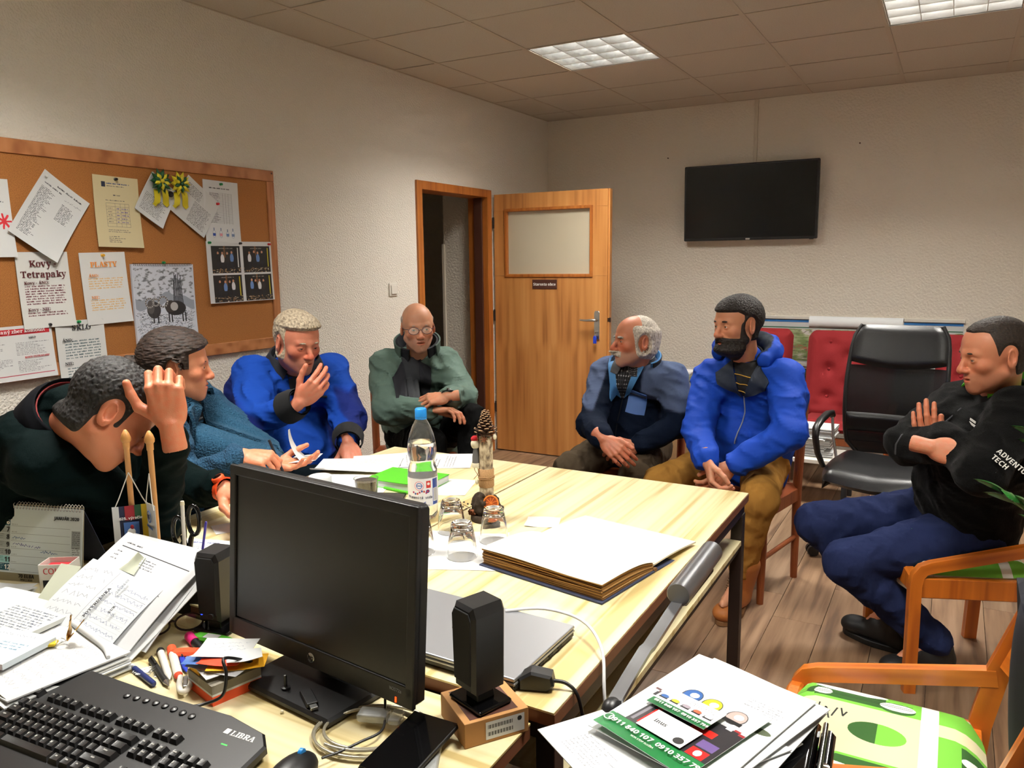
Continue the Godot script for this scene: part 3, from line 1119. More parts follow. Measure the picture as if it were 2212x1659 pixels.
func office_chair() -> void:
	var o := thing("office_chair", "black swivel office chair with mesh back and loop armrests", "chair", T(V(2.86, 0, 2.06), -7))
	for k in 5:
		var a := deg_to_rad(150 + 72 * k)
		var d := V(cos(a), 0, sin(a))
		var sp := obj(MB.new().tube([V(0, 0.13, 0), d * 0.16 + V(0, 0.115, 0), d * 0.31 + V(0, 0.075, 0)], [0.03, 0.024, 0.018], 8), "base_spoke", "black_plastic", o)
		var cs := MB.new()
		var side := V(-d.z, 0, d.x)
		for s: float in [-1.0, 1.0]:
			cs.tube([d * 0.31 + side * s * 0.008 + V(0, 0.028, 0), d * 0.31 + side * s * 0.027 + V(0, 0.028, 0)], 0.027, 14)
		cs.tube([d * 0.31 + V(0, 0.03, 0), d * 0.31 + V(0, 0.08, 0)], 0.009, 8)
		obj(cs, "caster", "black_plastic", sp)
	obj(MB.new().lathe([Vector2(0.0, 0.44), Vector2(0.022, 0.44), Vector2(0.022, 0.28), Vector2(0.034, 0.28), Vector2(0.034, 0.12), Vector2(0.0, 0.12)], 14), "gas_post", "black_plastic", o)
	var seat := MB.new()
	var f := func(a: float, b: float) -> Vector3:
		var w := 0.50
		var dd := 0.48
		var x := (a - 0.5) * w
		var z := (b - 0.5) * dd
		var cx := clampf(absf(a - 0.5) * 2, 0, 1)
		var cz := clampf(absf(b - 0.5) * 2, 0, 1)
		var e := minf(minf(a, 1 - a) * w, minf(b, 1 - b) * dd)
		var y := 0.445 + 0.05 * (1.0 - pow(1.0 - clampf(e / 0.06, 0, 1), 2.0)) - 0.03 * smoothstep(0.55, 1.0, b) - 0.012 * (1 - cx)
		var k := cx * cx * cz * cz
		return Vector3(x * (1 - 0.13 * k), y, z * (1 - 0.13 * k) + 0.02)
	seat.sheet(f, 24, 24, 0.045)
	obj(seat, "seat", "black_leather", o)
	# back: leather head panel, mesh field, leather lumbar band, mesh below
	var curve := func(b: float) -> Vector2:
		return Vector2(0.475 + 0.66 * b, -0.235 - 0.075 * sin(b * PI * 0.5) * b + 0.035 * sin(b * PI))
	var half := func(b: float) -> float:
		return 0.215 + 0.018 * sin(b * PI) - 0.03 * pow(maxf(0.0, b - 0.86) / 0.14, 2.0) - 0.05 * pow(maxf(0.0, 0.12 - b) / 0.12, 2.0)
	var part := func(b0: float, b1: float, th: float, puff: float, sag: float) -> MB:
		var mb := MB.new()
		var g := func(a: float, b: float) -> Vector3:
			var cut := sag * (1.0 - pow(a * 2 - 1, 2.0))
			var bb := lerpf(b1, b0 - cut, b)
			var q: Vector2 = curve.call(bb)
			var w: float = half.call(bb)
			var e := minf(minf(a, 1 - a) * 2 * w, minf(b, 1 - b) * (b1 - b0) * 0.66)
			return Vector3((a * 2 - 1) * w, q.x, q.y + puff * (1.0 - pow(1.0 - clampf(e / 0.03, 0, 1), 2.0)) + 0.03 * pow(a * 2 - 1, 2.0))
		mb.sheet(g, 16, 14, th)
		return mb
	obj(part.call(0.72, 1.0, 0.03, 0.02, 0.05), "head_panel", "black_leather", o)
	obj(part.call(0.30, 0.69, 0.004, 0.0, 0.0), "upper_mesh", "chair_mesh", o)
	obj(part.call(0.17, 0.32, 0.025, 0.015, 0.0), "lumbar_band", "black_leather", o)
	obj(part.call(0.0, 0.17, 0.004, 0.0, 0.0), "lower_mesh", "chair_mesh", o)
	for s: float in [-1.0, 1.0]:
		var pts: Array = []
		for k in 13:
			var b := k / 12.0
			var q: Vector2 = curve.call(b)
			pts.append(V(s * float(half.call(b)), q.x, q.y + 0.025))
		obj(MB.new().tube(pts, 0.011, 8), "back_frame", "black_plastic", o)
		var arm := MB.new()
		arm.tube([V(s * 0.25, 0.45, 0.10), V(s * 0.275, 0.52, 0.12), V(s * 0.285, 0.60, 0.135), V(s * 0.288, 0.645, 0.115), V(s * 0.287, 0.67, 0.05), V(s * 0.285, 0.685, -0.06), V(s * 0.282, 0.68, -0.13), V(s * 0.28, 0.66, -0.16)], [0.018, 0.02, 0.022, 0.024, 0.026, 0.026, 0.022, 0.016], 10, true, 0.7)
		obj(arm, "armrest", "black_plastic", o)
		obj(MB.new().tube([V(s * 0.28, 0.665, -0.15), V(s * 0.265, 0.55, -0.13), V(s * 0.235, 0.44, -0.10)], 0.008, 8), "arm_strut", "steel", o)
	obj(MB.new().tube([V(0, 0.43, -0.1), V(0, 0.42, -0.24), V(0, 0.5, -0.30), V(0, 0.66, -0.27)], [0.02, 0.02, 0.018, 0.014], 8, true, 0.5), "back_bracket", "black_plastic", o)

func meeting_table(label: String, x0: float, x1: float, seed_: float) -> void:
	var z0 := 3.75
	var z1 := 5.14
	var o := thing("meeting_table", label, "table", T(V((x0 + x1) / 2, 0, (z0 + z1) / 2)), "pale pine meeting tables pushed together")
	var hx := (x1 - x0) / 2
	var hz := (z1 - z0) / 2
	var tp := MB.new()
	tp.uo = Vector2(seed_, seed_ * 0.37)
	tp.box(V(-hx + 0.002, TABLE - 0.004, -hz), V(hx - 0.002, TABLE, hz), 0.0005)
	obj(tp, "tabletop", "pine_top", o)
	obj(MB.new().box(V(-hx + 0.001, TABLE - 0.026, -hz + 0.0005), V(hx - 0.001, TABLE - 0.004, hz - 0.0005)), "edge_band", "table_edge", o)
	for sx: float in [-1.0, 1.0]:
		for sz: float in [-1.0, 1.0]:
			obj(MB.new().box(V(sx * (hx - 0.025) - 0.018, 0, sz * (hz - 0.03) - 0.018), V(sx * (hx - 0.025) + 0.018, TABLE - 0.06, sz * (hz - 0.03) + 0.018), 0.002), "leg", "table_steel", o)
		obj(MB.new().box(V(sx * (hx - 0.025) - 0.015, TABLE - 0.066, -hz + 0.012), V(sx * (hx - 0.025) + 0.015, TABLE - 0.026, hz - 0.012), 0.002), "side_rail", "table_steel", o)
		obj(MB.new().box(V(sx * (hx - 0.025) - 0.012, 0.565, -hz + 0.04), V(sx * (hx - 0.025) + 0.012, 0.585, hz - 0.04), 0.002), "shelf_rail", "table_steel", o)
	for sz: float in [-1.0, 1.0]:
		obj(MB.new().box(V(-hx + 0.04, TABLE - 0.066, sz * (hz - 0.03) - 0.015), V(hx - 0.04, TABLE - 0.026, sz * (hz - 0.03) + 0.015), 0.002), "end_rail", "table_steel", o)
	var sh := MB.new()
	sh.uo = Vector2(seed_ + 0.4, 0.1)
	obj(sh.box(V(-hx + 0.02, 0.586, -hz + 0.05), V(hx - 0.008, 0.602, hz - 0.05), 0.001), "shelf", "pine_top", o)

func build_furniture() -> void:
	mk("brown_leather", rgb(150, 74, 34), 0.42)
	mk("red_cloth", rgb(132, 16, 22), 0.85, {"rim_enabled": true, "rim": 0.25, "uv1_triplanar": true, "uv1_scale": Vector3(6, 6, 6), "normal_enabled": true, "normal_texture": bump(256, noise(61, 0.2, 2), 4.0), "normal_scale": 0.4})
	mk("black_leather", rgb(17, 17, 18), 0.36, {"uv1_triplanar": true, "uv1_scale": Vector3(8, 8, 8), "normal_enabled": true, "normal_texture": bump(256, noise(62, 0.12, 3), 3.0), "normal_scale": 0.25})
	mk("chair_mesh", rgb(14, 14, 15), 0.7, {"transparency": BaseMaterial3D.TRANSPARENCY_ALPHA})
	M.chair_mesh.albedo_color.a = 0.86
	# printed cloth: green bands, cream fields, ovals and leaf outlines
	var im := Image.create(512, 512, false, Image.FORMAT_RGB8)
	var cream := rgb(214, 206, 166)
	var gl := rgb(112, 186, 58)
	var gd := rgb(38, 84, 24)
	var wh := rgb(232, 234, 226)
	im.fill(cream)
	im.fill_rect(Rect2i(0, 40, 512, 100), gl)
	im.fill_rect(Rect2i(0, 390, 512, 122), gl)
	im.fill_rect(Rect2i(70, 66, 190, 60), gd)
	disc(im, 165, 62, 100, 24, wh)
	disc(im, 70, 96, 26, 20, gd)
	disc(im, 92, 100, 26, 18, wh)
	disc(im, 292, 110, 46, 28, gd)
	disc(im, 292, 104, 46, 20, wh)
	for y in [84, 96, 104]:
		im.fill_rect(Rect2i(0, y, 330, 2), rgb(20, 40, 14))
	disc(im, 250, 262, 72, 50, gl)
	for y in range(212, 312):
		var k := 1.0 - pow((y - 262) / 50.0, 2)
		var w := 72.0 * sqrt(maxf(k, 0))
		im.fill_rect(Rect2i(int(250 - w), y, int(w), 1), gd)
	im.fill_rect(Rect2i(352, 0, 44, 512), wh)
	im.fill_rect(Rect2i(396, 200, 116, 190), gl)
	im.fill_rect(Rect2i(450, 216, 62, 110), gd)
	disc(im, 490, 276, 40, 24, wh)
	im.fill_rect(Rect2i(90, 400, 210, 60), gd)
	disc(im, 120, 452, 110, 22, wh)
	disc(im, 440, 420, 46, 20, wh)
	for e in [[70, 180, 82, 230], [92, 170, 88, 240], [110, 186, 100, 250], [112, 188, 124, 240], [140, 180, 130, 226], [150, 176, 158, 214], [158, 214, 166, 190], [60, 250, 40, 330], [64, 260, 70, 330]]:
		stroke(im, Vector2(e[0], e[1]), Vector2(e[2], e[3]), 4, rgb(30, 34, 30))
	mk("green_pattern", Color.WHITE, 0.85, {"albedo_texture": tex(im)})
	meeting_table("pale pine meeting table under the ledger, laptop and upturned glasses", 1.8815, 2.59, 0.13)
	meeting_table("pale pine meeting table with the papers, in front of the woman", 1.185, 1.8785, 0.71)
	# writing desk in front, grain running along it
	var d := thing("writing_desk", "pale pine desk carrying the monitor, keyboard and clutter", "desk", T(V(1.75, 0, 5.51)))
	var tp := MB.new()
	tp.swap = true
	tp.uo = Vector2(0.3, 0.55)
	obj(tp.box(V(-0.80, DESK - 0.004, -0.36), V(0.80, DESK, 0.36), 0.0005), "tabletop", "pine_top", d)
	obj(MB.new().box(V(-0.799, DESK - 0.028, -0.3595), V(0.799, DESK - 0.004, 0.3595)), "edge_band", "table_edge", d)
	obj(MB.new().box(V(-0.78, 0, -0.30), V(-0.755, DESK - 0.028, 0.32), 0.002), "side_panel", "table_edge", d)
	var ped := obj(MB.new().box(V(0.36, 0.02, -0.30), V(0.78, DESK - 0.028, 0.32), 0.003), "drawer_unit", "table_steel", d)
	for k in 3:
		var dr := obj(MB.new().box(V(0.38, 0.05 + 0.21 * k, 0.318), V(0.76, 0.24 + 0.21 * k, 0.336), 0.003), "drawer", "pine_top", ped)
		obj(MB.new().ball(V(0.57, 0.145 + 0.21 * k, 0.345), V(0.014, 0.014, 0.012), 10, 8), "knob", "brass", dr)
	obj(MB.new().ball(V(0.785, 0.66, -0.1), V(0.01, 0.014, 0.014), 10, 8), "lock_knob", "brass", ped)
	# chairs
	wooden_chair("brown wooden chair under the bearded man in the blue jacket", T(V(2.314, 0, 2.66), -11.5))
	wooden_chair("brown wooden chair under the man with the white moustache", T(V(1.76, 0, 2.56), 4))
	wooden_chair("brown wooden chair under the man in the blue work jacket", T(V(0.50, 0, 3.74), 86))
	wooden_chair("brown wooden chair under the man in the grey-green parka", T(V(0.58, 0, 2.78), 48))
	wooden_chair("brown wooden chair under the woman in the teal cardigan", T(V(0.58, 0, 4.40), 90))
	wooden_chair("brown wooden chair under the man resting his head on his hand", T(V(0.73, 0, 4.92), 90))
	armchair("orange wooden armchair under the man with crossed arms", T(V(3.175, 0, 3.08), -68.6), true)
	armchair("empty orange wooden armchair with a green patterned seat beside the printer", T(V(3.04, 0, 4.46), -90), true)
	red_chair("red tufted chair behind the bearded man", T(V(1.86, 0, 0.62), 2))
	red_chair("red tufted chair between the bearded man and the office chair", T(V(2.52, 0, 0.66), 0))
	red_chair("red tufted chair mostly hidden behind the man with crossed arms", T(V(3.30, 0, 0.70), -4))
	office_chair()

# ---------------------------------------------------------------- people
func val(s: SDF, p: Vector3) -> float:
	var q := (p - s.o) / s.h
	var x := clampi(int(q.x), 0, s.nx - 2)
	var y := clampi(int(q.y), 0, s.ny - 2)
	var z := clampi(int(q.z), 0, s.nz - 2)
	var a := q - Vector3(x, y, z)
	var i := (z * s.ny + y) * s.nx + x
	var n2 := s.nx * s.ny
	var c0 := lerpf(lerpf(s.f[i], s.f[i + 1], a.x), lerpf(s.f[i + s.nx], s.f[i + s.nx + 1], a.x), a.y)
	i += n2
	var c1 := lerpf(lerpf(s.f[i], s.f[i + 1], a.x), lerpf(s.f[i + s.nx], s.f[i + s.nx + 1], a.x), a.y)
	return lerpf(c0, c1, a.z)

func hit(s: SDF, from: Vector3, dir: Vector3, reach := 0.6) -> Vector3:
	var p := from
	var t := 0.0
	while t < reach:
		var d := val(s, p + dir * t)
		if d < 0.0015:
			break
		t += clampf(d * 0.7, 0.002, 0.02)
	return p + dir * t

# patch hugging the surface: uv grid over a body-frame quad, lifted by up
func patch(s: SDF, fr: Transform3D, quad: Array, nx: int, ny: int, lift: float, th := 0.003, dist := 0.4) -> MB:
	var mb := MB.new()
	var dir := -fr.basis.z
	var g := func(a: float, b: float) -> Vector3:
		var top: Vector2 = Vector2(quad[0]).lerp(quad[1], a)
		var bot: Vector2 = Vector2(quad[3]).lerp(quad[2], a)
		var q := top.lerp(bot, b)
		var p := hit(s, fr * Vector3(q.x, q.y, dist), dir, dist + 0.3)
		return p - dir * lift
	mb.sheet(g, nx, ny, th)
	return mb

# strip along a polyline in the body frame, hugging the surface
func piping(s: SDF, fr: Transform3D, pts: Array, r: float, lift := 0.0, dist := 0.4) -> MB:
	var w: Array = []
	var dir := -fr.basis.z
	for i in pts.size() - 1:
		for k in 5:
			var q := Vector2(pts[i]).lerp(pts[i + 1], k / 5.0)
			w.append(hit(s, fr * Vector3(q.x, q.y, dist), dir, dist + 0.3) - dir * lift)
	var e := Vector2(pts[-1])
	w.append(hit(s, fr * Vector3(e.x, e.y, dist), dir, dist + 0.3) - dir * lift)
	return MB.new().tube(w, r, 6)

# band around a neck: rings of radius about a tilted axis; gap is the half opening angle at the front
func collar(fr: Transform3D, rings: Array, gap: float, th: float, sq := 0.85) -> MB:
	var mb := MB.new()
	var m := rings.size() - 1
	var g := func(a: float, b: float) -> Vector3:
		var x := b * m
		var k := mini(int(x), m - 1)
		var r: Vector3 = Vector3(rings[k]).lerp(rings[k + 1], x - k)
		var f := lerpf(gap + r.z, TAU - gap - r.z, a)
		return fr * Vector3(sin(f) * r.x, r.y - 0.02 * cos(f), cos(f) * r.x * sq)
	mb.sheet(g, 28, m * 4, th)
	return mb

# one hand added to mb. side +1 right hand, -1 left. at: wrist frame (y to the fingers, z out of the palm, x to the thumb side of a right hand)
func hand(mb: MB, at: Transform3D, side: float, curl: Array, thumb: Array, tone: Color, spread := 0.06, sz := 1.0, stub := 0.05) -> void:
	var s := SDF.new(Vector3(-0.065, -0.06, -0.075), Vector3(0.10, 0.20, 0.115), 0.0032)
	s.cap(V(0, -stub, 0), V(0, 0.0, 0), 0.027, 0.025, 0.012)
	s.ell(V(0.0, 0.048, 0.0), V(0.040, 0.050, 0.0145), 0.012)
	s.ell(V(0.022, 0.03, 0.010), V(0.016, 0.034, 0.014), 0.012)
	s.ell(V(-0.026, 0.036, 0.008), V(0.013, 0.036, 0.012), 0.012)
	var mcp := [V(0.029, 0.088, -0.002), V(0.009, 0.093, -0.004), V(-0.012, 0.088, -0.003), V(-0.031, 0.077, 0.0)]
	var ln := [[0.042, 0.026, 0.021], [0.046, 0.029, 0.022], [0.042, 0.027, 0.021], [0.033, 0.020, 0.019]]
	var rr := [0.0092, 0.0094, 0.009, 0.0079]
	for k in 4:
		s.cap(V(mcp[k].x * 0.55, 0.02, 0), mcp[k], 0.013, 0.0112, 0.008)
		var p: Vector3 = mcp[k]
		var ang := 0.0
		var sp: float = (1.2 - k) * spread
		for j in 3:
			ang += deg_to_rad(curl[k][j])
			var d := V(sin(sp) * cos(ang), cos(sp) * cos(ang), sin(ang))
			var q: Vector3 = p + d * ln[k][j]
			var ra: float = rr[k] * (1.06 - 0.08 * j)
			s.cap(p, q, ra, ra * 0.93, 0.0035)
			p = q
	var tp := V(0.024, 0.022, 0.008)
	var tl := [0.048, 0.034, 0.027]
	var tr := [0.0155, 0.0118, 0.0102, 0.0092]
	for j in 3:
		var q: Vector3 = tp + Vector3(thumb[j]).normalized() * tl[j]
		s.cap(tp, q, tr[j], tr[j + 1], 0.006)
		tp = q
	var flip := Transform3D(Basis.from_scale(Vector3(side * sz, sz, sz)), Vector3.ZERO)
	var red := tone * Color(1.05, 0.82, 0.76)
	var nz := noise(77, 60.0, 2)
	var col := func(p: Vector3, _n: Vector3) -> Color:
		return tone.lerp(red, clampf(0.35 + nz.get_noise_3dv(p) + smoothstep(0.07, 0.16, p.y) * 0.5, 0, 1))
	s.build(mb, at * flip, col)

func frame(p: Vector3, y: Vector3, z: Vector3) -> Transform3D:
	y = y.normalized()
	var x := y.cross(z).normalized()
	return Transform3D(Basis(x, y, x.cross(y)), p)

func sm(a: float, b: float, x: float) -> float:
	return smoothstep(a, b, x)

# head in its own frame: y up, z out of the face, x to the person's left
func head(mb: MB, hair_mb: MB, at: Transform3D, o: Dictionary) -> void:
	var nk: Vector3 = o.neck
	var s := SDF.new(Vector3(-0.105, -0.17, -0.145).min(nk - Vector3(0.075, 0.07, 0.075)), Vector3(0.105, 0.155, 0.15).max(nk + Vector3(0.075, 0.0, 0.07)), 0.0034)
	var j: float = o.get("jaw", 1.0)
	var fat: float = o.get("fat", 0.0)
	s.ell(V(0, 0.036, -0.018), V(0.0765, 0.087, 0.098), 0.02)
	s.ell(V(0, 0.036, 0.028), V(0.066, 0.066, 0.06), 0.03)
	s.ell(V(0, -0.03, 0.03), V(0.059 + fat * 0.4, 0.078, 0.057), 0.03)
	for x: float in [-1.0, 1.0]:
		s.cap(V(x * 0.052 * j, -0.052, -0.004), V(x * 0.012, -0.098, 0.064), 0.019 + fat, 0.017 + fat * 0.4, 0.025)
		s.ell(V(x * 0.043, -0.02, 0.056), V(0.021 + fat, 0.02 + fat, 0.022), 0.018)
	s.ell(V(0, -0.100, 0.068), V(0.022, 0.0165, 0.0175), 0.016)
	s.cap(V(0, -0.045, -0.028), nk, 0.054 + fat, 0.056 + fat, 0.02)
	s.cap(V(0, -0.07, 0.02), nk + V(0, 0.02, 0.015), 0.034 + fat, 0.036, 0.03)
	s.cap(V(-0.04, 0.021, 0.074), V(0, 0.019, 0.083), 0.011, 0.0105, 0.014)
	s.cap(V(0.04, 0.021, 0.074), V(0, 0.019, 0.083), 0.011, 0.0105, 0.014)
	s.ell(V(0, -0.066, 0.066), V(0.033, 0.03, 0.027), 0.02)
	for x: float in [-1.0, 1.0]:
		s.ell(V(x * 0.033, 0.001, 0.093), V(0.018, 0.0115, 0.014), 0.012, Basis(), true)
		s.ell(V(x * 0.032, 0.001, 0.0735), V(0.0165, 0.0145, 0.0145), 0.004)
		s.ell(V(x * 0.032, o.get("eye", 0.0005), 0.092), V(0.0135, o.get("open", 0.0042), 0.014), 0.002, Basis(), true)
	var nl: float = o.get("nose", 0.0)
	s.cap(V(0, 0.014, 0.084), V(0, -0.026, 0.104 + nl), 0.0085, 0.0105, 0.009)
	s.ell(V(0, -0.034, 0.105 + nl), V(0.0135, 0.012, 0.0135), 0.008)
	for x: float in [-1.0, 1.0]:
		s.ell(V(x * 0.0125, -0.037, 0.093 + nl * 0.6), V(0.0088, 0.0085, 0.011), 0.006)
	s.cap(V(-0.019, -0.0635, 0.080), V(0, -0.0605, 0.0895), 0.0052, 0.006, 0.006)
	s.cap(V(0.019, -0.0635, 0.080), V(0, -0.0605, 0.0895), 0.0052, 0.006, 0.006)
	s.cap(V(-0.015, -0.0705, 0.081), V(0.0, -0.0725, 0.0875), 0.0052, 0.0065, 0.006)
	s.cap(V(0.015, -0.0705, 0.081), V(0.0, -0.0725, 0.0875), 0.0052, 0.0065, 0.006)
	s.ell(V(0, -0.0662, 0.096), V(0.0215, o.get("mouth", 0.0016), 0.016), 0.003, Basis(), true)
	for x: float in [-1.0, 1.0]:
		var eb := Basis.from_euler(Vector3(-0.2, x * 0.42, 0))
		s.ell(V(x * 0.079, -0.004, -0.016), V(0.0085, 0.033, 0.0205), 0.006, eb)
		s.ell(V(x * 0.084, 0.002, -0.0135), V(0.006, 0.021, 0.0115), 0.005, eb, true)
	if o.has("sculpt"):
		o.sculpt.call(s)
	var tone: Color = o.tone
	var red: Color = tone * Color(1.04, 0.62, 0.54)
	var stub: Color = o.get("stubble", tone)
	var nz := noise(5 + int(o.get("seed", 1)), 55.0, 3)
	var bald: float = o.get("ruddy", 0.5)
	var col := func(p: Vector3, _n: Vector3) -> Color:
		var k := nz.get_noise_3dv(p) * 0.5
		var c := tone
		var r := 0.12 + k * 0.4
		r += bald * 0.75 * exp(-(Vector2(absf(p.x) - 0.042, p.y + 0.028).length_squared()) / 0.0007) * sm(0.03, 0.06, p.z)
		r += bald * 0.9 * exp(-(Vector2(p.x, p.y + 0.033).length_squared()) / 0.0004) * sm(0.085, 0.1, p.z)
		r += 0.22 * sm(0.074, 0.082, absf(p.x))
		c = c.lerp(red, clampf(r, 0, 0.85))
		if p.z > 0.076 and absf(p.x) < 0.0225 - absf(p.y + 0.0665) * 0.9:
			c = c.lerp(red * Color(0.85, 0.75, 0.8), 0.75 * sm(0.0125, 0.008, absf(p.y + 0.0665)))
		var b := sm(-0.038, -0.055, p.y) * sm(-0.03, 0.01, p.z) * sm(-0.135, -0.115, p.y) * (1.0 - 0.8 * sm(0.013, 0.009, absf(p.y + 0.0665)) * sm(0.024, 0.018, absf(p.x)))
		return c.lerp(stub, clampf(b * 0.8 + k * 0.2 * b, 0, 1))
	# hair from the bare head: thickness by place
	var keep := s.f.duplicate()
	var th: Callable = o.hair
	var st1 := noise(91 + int(o.get("seed", 1)), 1.0, 3)
	var sx: Vector3 = o.get("strand", Vector3(160, 40, 60))
	var amp: float = o.get("rough", 0.006)
	var trim: bool = o.has("trim")
	var hw := func(p: Vector3, d: float) -> float:
		var t: float = th.call(p)
		if absf(p.x) > 0.05:
			var ee := pow((absf(p.x) - 0.082) / 0.022, 2) + pow((p.y + 0.006) / 0.040, 2) + pow((p.z + 0.012) / 0.026, 2)
			t = lerpf(minf(t, -0.005), t, sm(0.7, 2.1, ee))
		if trim and p.z > -0.05:
			t = lerpf(t, minf(t, -0.006), sm(-0.012, -0.03, p.y) * sm(-0.045, -0.025, p.z))
		return d - t + (amp * st1.get_noise_3dv(p * sx) * clampf(t / 0.006, 0, 1) if t > 0.0 else 0.0)
	s.build(mb, at, col)
	s.warp(hw, 0.03)
	var hc: Color = o.hair_col
	var hd: Color = o.get("hair_dark", hc * 0.55)
	var hcol := func(p: Vector3, _n: Vector3) -> Color:
		var c := hc.lerp(hd, clampf(0.5 + 0.9 * st1.get_noise_3dv(p * sx * 1.3), 0, 1))
		if o.has("tint"):
			c = o.tint.call(p, c)
		return c
	s.build(hair_mb, at, hcol)
	s.f = keep

func eyes(parent: Node3D, at: Transform3D, look: Vector2, iris: Color) -> void:
	var w := MB.new()
	var ir := MB.new()
	var pu := MB.new()
	for x: float in [-1.0, 1.0]:
		var c := V(x * 0.032, 0.0008, 0.0728)
		w.at(at).ball(c, V(0.0128, 0.0128, 0.0128), 14, 10)
		var d := V(sin(look.x), sin(look.y), cos(look.x)).normalized()
		var fx := at * frame(c + d * 0.0098, d, Vector3.UP)
		ir.at(fx).lathe([Vector2(0.0, 0.0034), Vector2(0.003, 0.0032), Vector2(0.0064, 0.0014)], 14)
		pu.at(fx).lathe([Vector2(0.0, 0.0040), Vector2(0.0028, 0.0036), Vector2(0.0029, 0.003)], 12)
	var e := obj(w, "eyes", "eye_white", parent)
	obj(ir, "iris", mk("iris_%d" % used_names.size(), iris, 0.2), e)
	obj(pu, "pupil", "black_gloss", e)

# torso and sleeves; J joints, q sizes
func upper(J: Dictionary, q: Dictionary) -> SDF:
	var lo: Vector3 = J.pel
	var hi: Vector3 = J.pel
	for k in ["pel", "nb", "shL", "shR", "elL", "elR", "wrL", "wrR", "chest", "hipL", "hipR"]:
		lo = lo.min(J[k])
		hi = hi.max(J[k])
	var e := Vector3(0.21, 0.17, 0.21)
	var s := SDF.new(lo - e, hi + Vector3(0.21, 0.12, 0.21), q.get("cell", 0.0095))
	var fr: Transform3D = q.fr
	var S := fr.basis.x
	var U := fr.basis.y
	var F := fr.basis.z
	var w: float = q.get("w", 1.0)
	var b: float = q.get("belly", 0.0)
	for x: float in [-1.0, 1.0]:
		s.cap(J.pel + S * x * 0.065 + U * q.get("hem", -0.02), J.chest + S * x * 0.075, 0.125 * w, 0.128 * w, 0.05)
		s.cap(J.chest + S * x * 0.075, J.nb + S * x * 0.075 - U * 0.075, 0.128 * w, 0.098 * w, 0.05)
	s.ell(J.pel + U * 0.13 + F * (0.035 + b * 0.4), V(0.155 + b, 0.15, 0.125 + b), 0.05, fr.basis)
	s.cap(J.nb - U * 0.03 - F * 0.015, J.nb + U * 0.015 - F * 0.012, 0.074, q.get("neck", 0.066), 0.03)
	for d in ["L", "R"]:
		var sh: Vector3 = J["sh" + d]
		s.cap(J.nb - U * 0.05, sh - U * 0.008, 0.064 * w, 0.066 * w, 0.04)
		var a: Array = q.get("arm", [0.072, 0.062, 0.056, 0.046])
		var el: Vector3 = J["el" + d]
		var wr: Vector3 = J["wr" + d]
		s.cap(sh, el, a[0], a[1], 0.03)
		s.cap(el, el.lerp(wr, 0.86), a[2], a[3], 0.025)
	return s

func folds(s: SDF, amp: float, seed_: int, sc := Vector3(4.5, 9, 4.5)) -> void:
	var r := noise(seed_, 1.0, 2)
	r.fractal_type = FastNoiseLite.FRACTAL_RIDGED
	var r2 := noise(seed_ + 9, 1.0, 2)
	var g := func(p: Vector3, d: float) -> float:
		var k := Vector3(p.x + r2.get_noise_3dv(p * 4.0) * 0.09, p.y + p.x * 0.35, p.z) * sc
		return d - amp * (r.get_noise_3dv(k) - 0.35)
	s.warp(g, 0.045)

func lower(J: Dictionary, q: Dictionary) -> SDF:
	var lo: Vector3 = J.pel
	var hi: Vector3 = J.pel
	for k in ["pel", "hipL", "hipR", "kneeL", "kneeR", "ankL", "ankR"]:
		lo = lo.min(J[k])
		hi = hi.max(J[k])
	var s := SDF.new(lo - Vector3(0.17, 0.11, 0.17), hi + Vector3(0.17, 0.17, 0.17), q.get("cell", 0.0105))
	var w: float = q.get("legs", 1.0)
	s.cap(J.hipL + V(0, 0.02, 0), J.hipR + V(0, 0.02, 0), 0.115 * w, 0.115 * w, 0.03)
	for d in ["L", "R"]:
		s.cap(J["hip" + d], J["knee" + d], 0.097 * w, 0.076 * w, 0.03)
		var an: Vector3 = J["ank" + d]
		var kn: Vector3 = J["knee" + d]
		s.cap(kn, kn.lerp(an, q.get("cuff", 0.94)), 0.072 * w, 0.058 * w, 0.02)
	return s

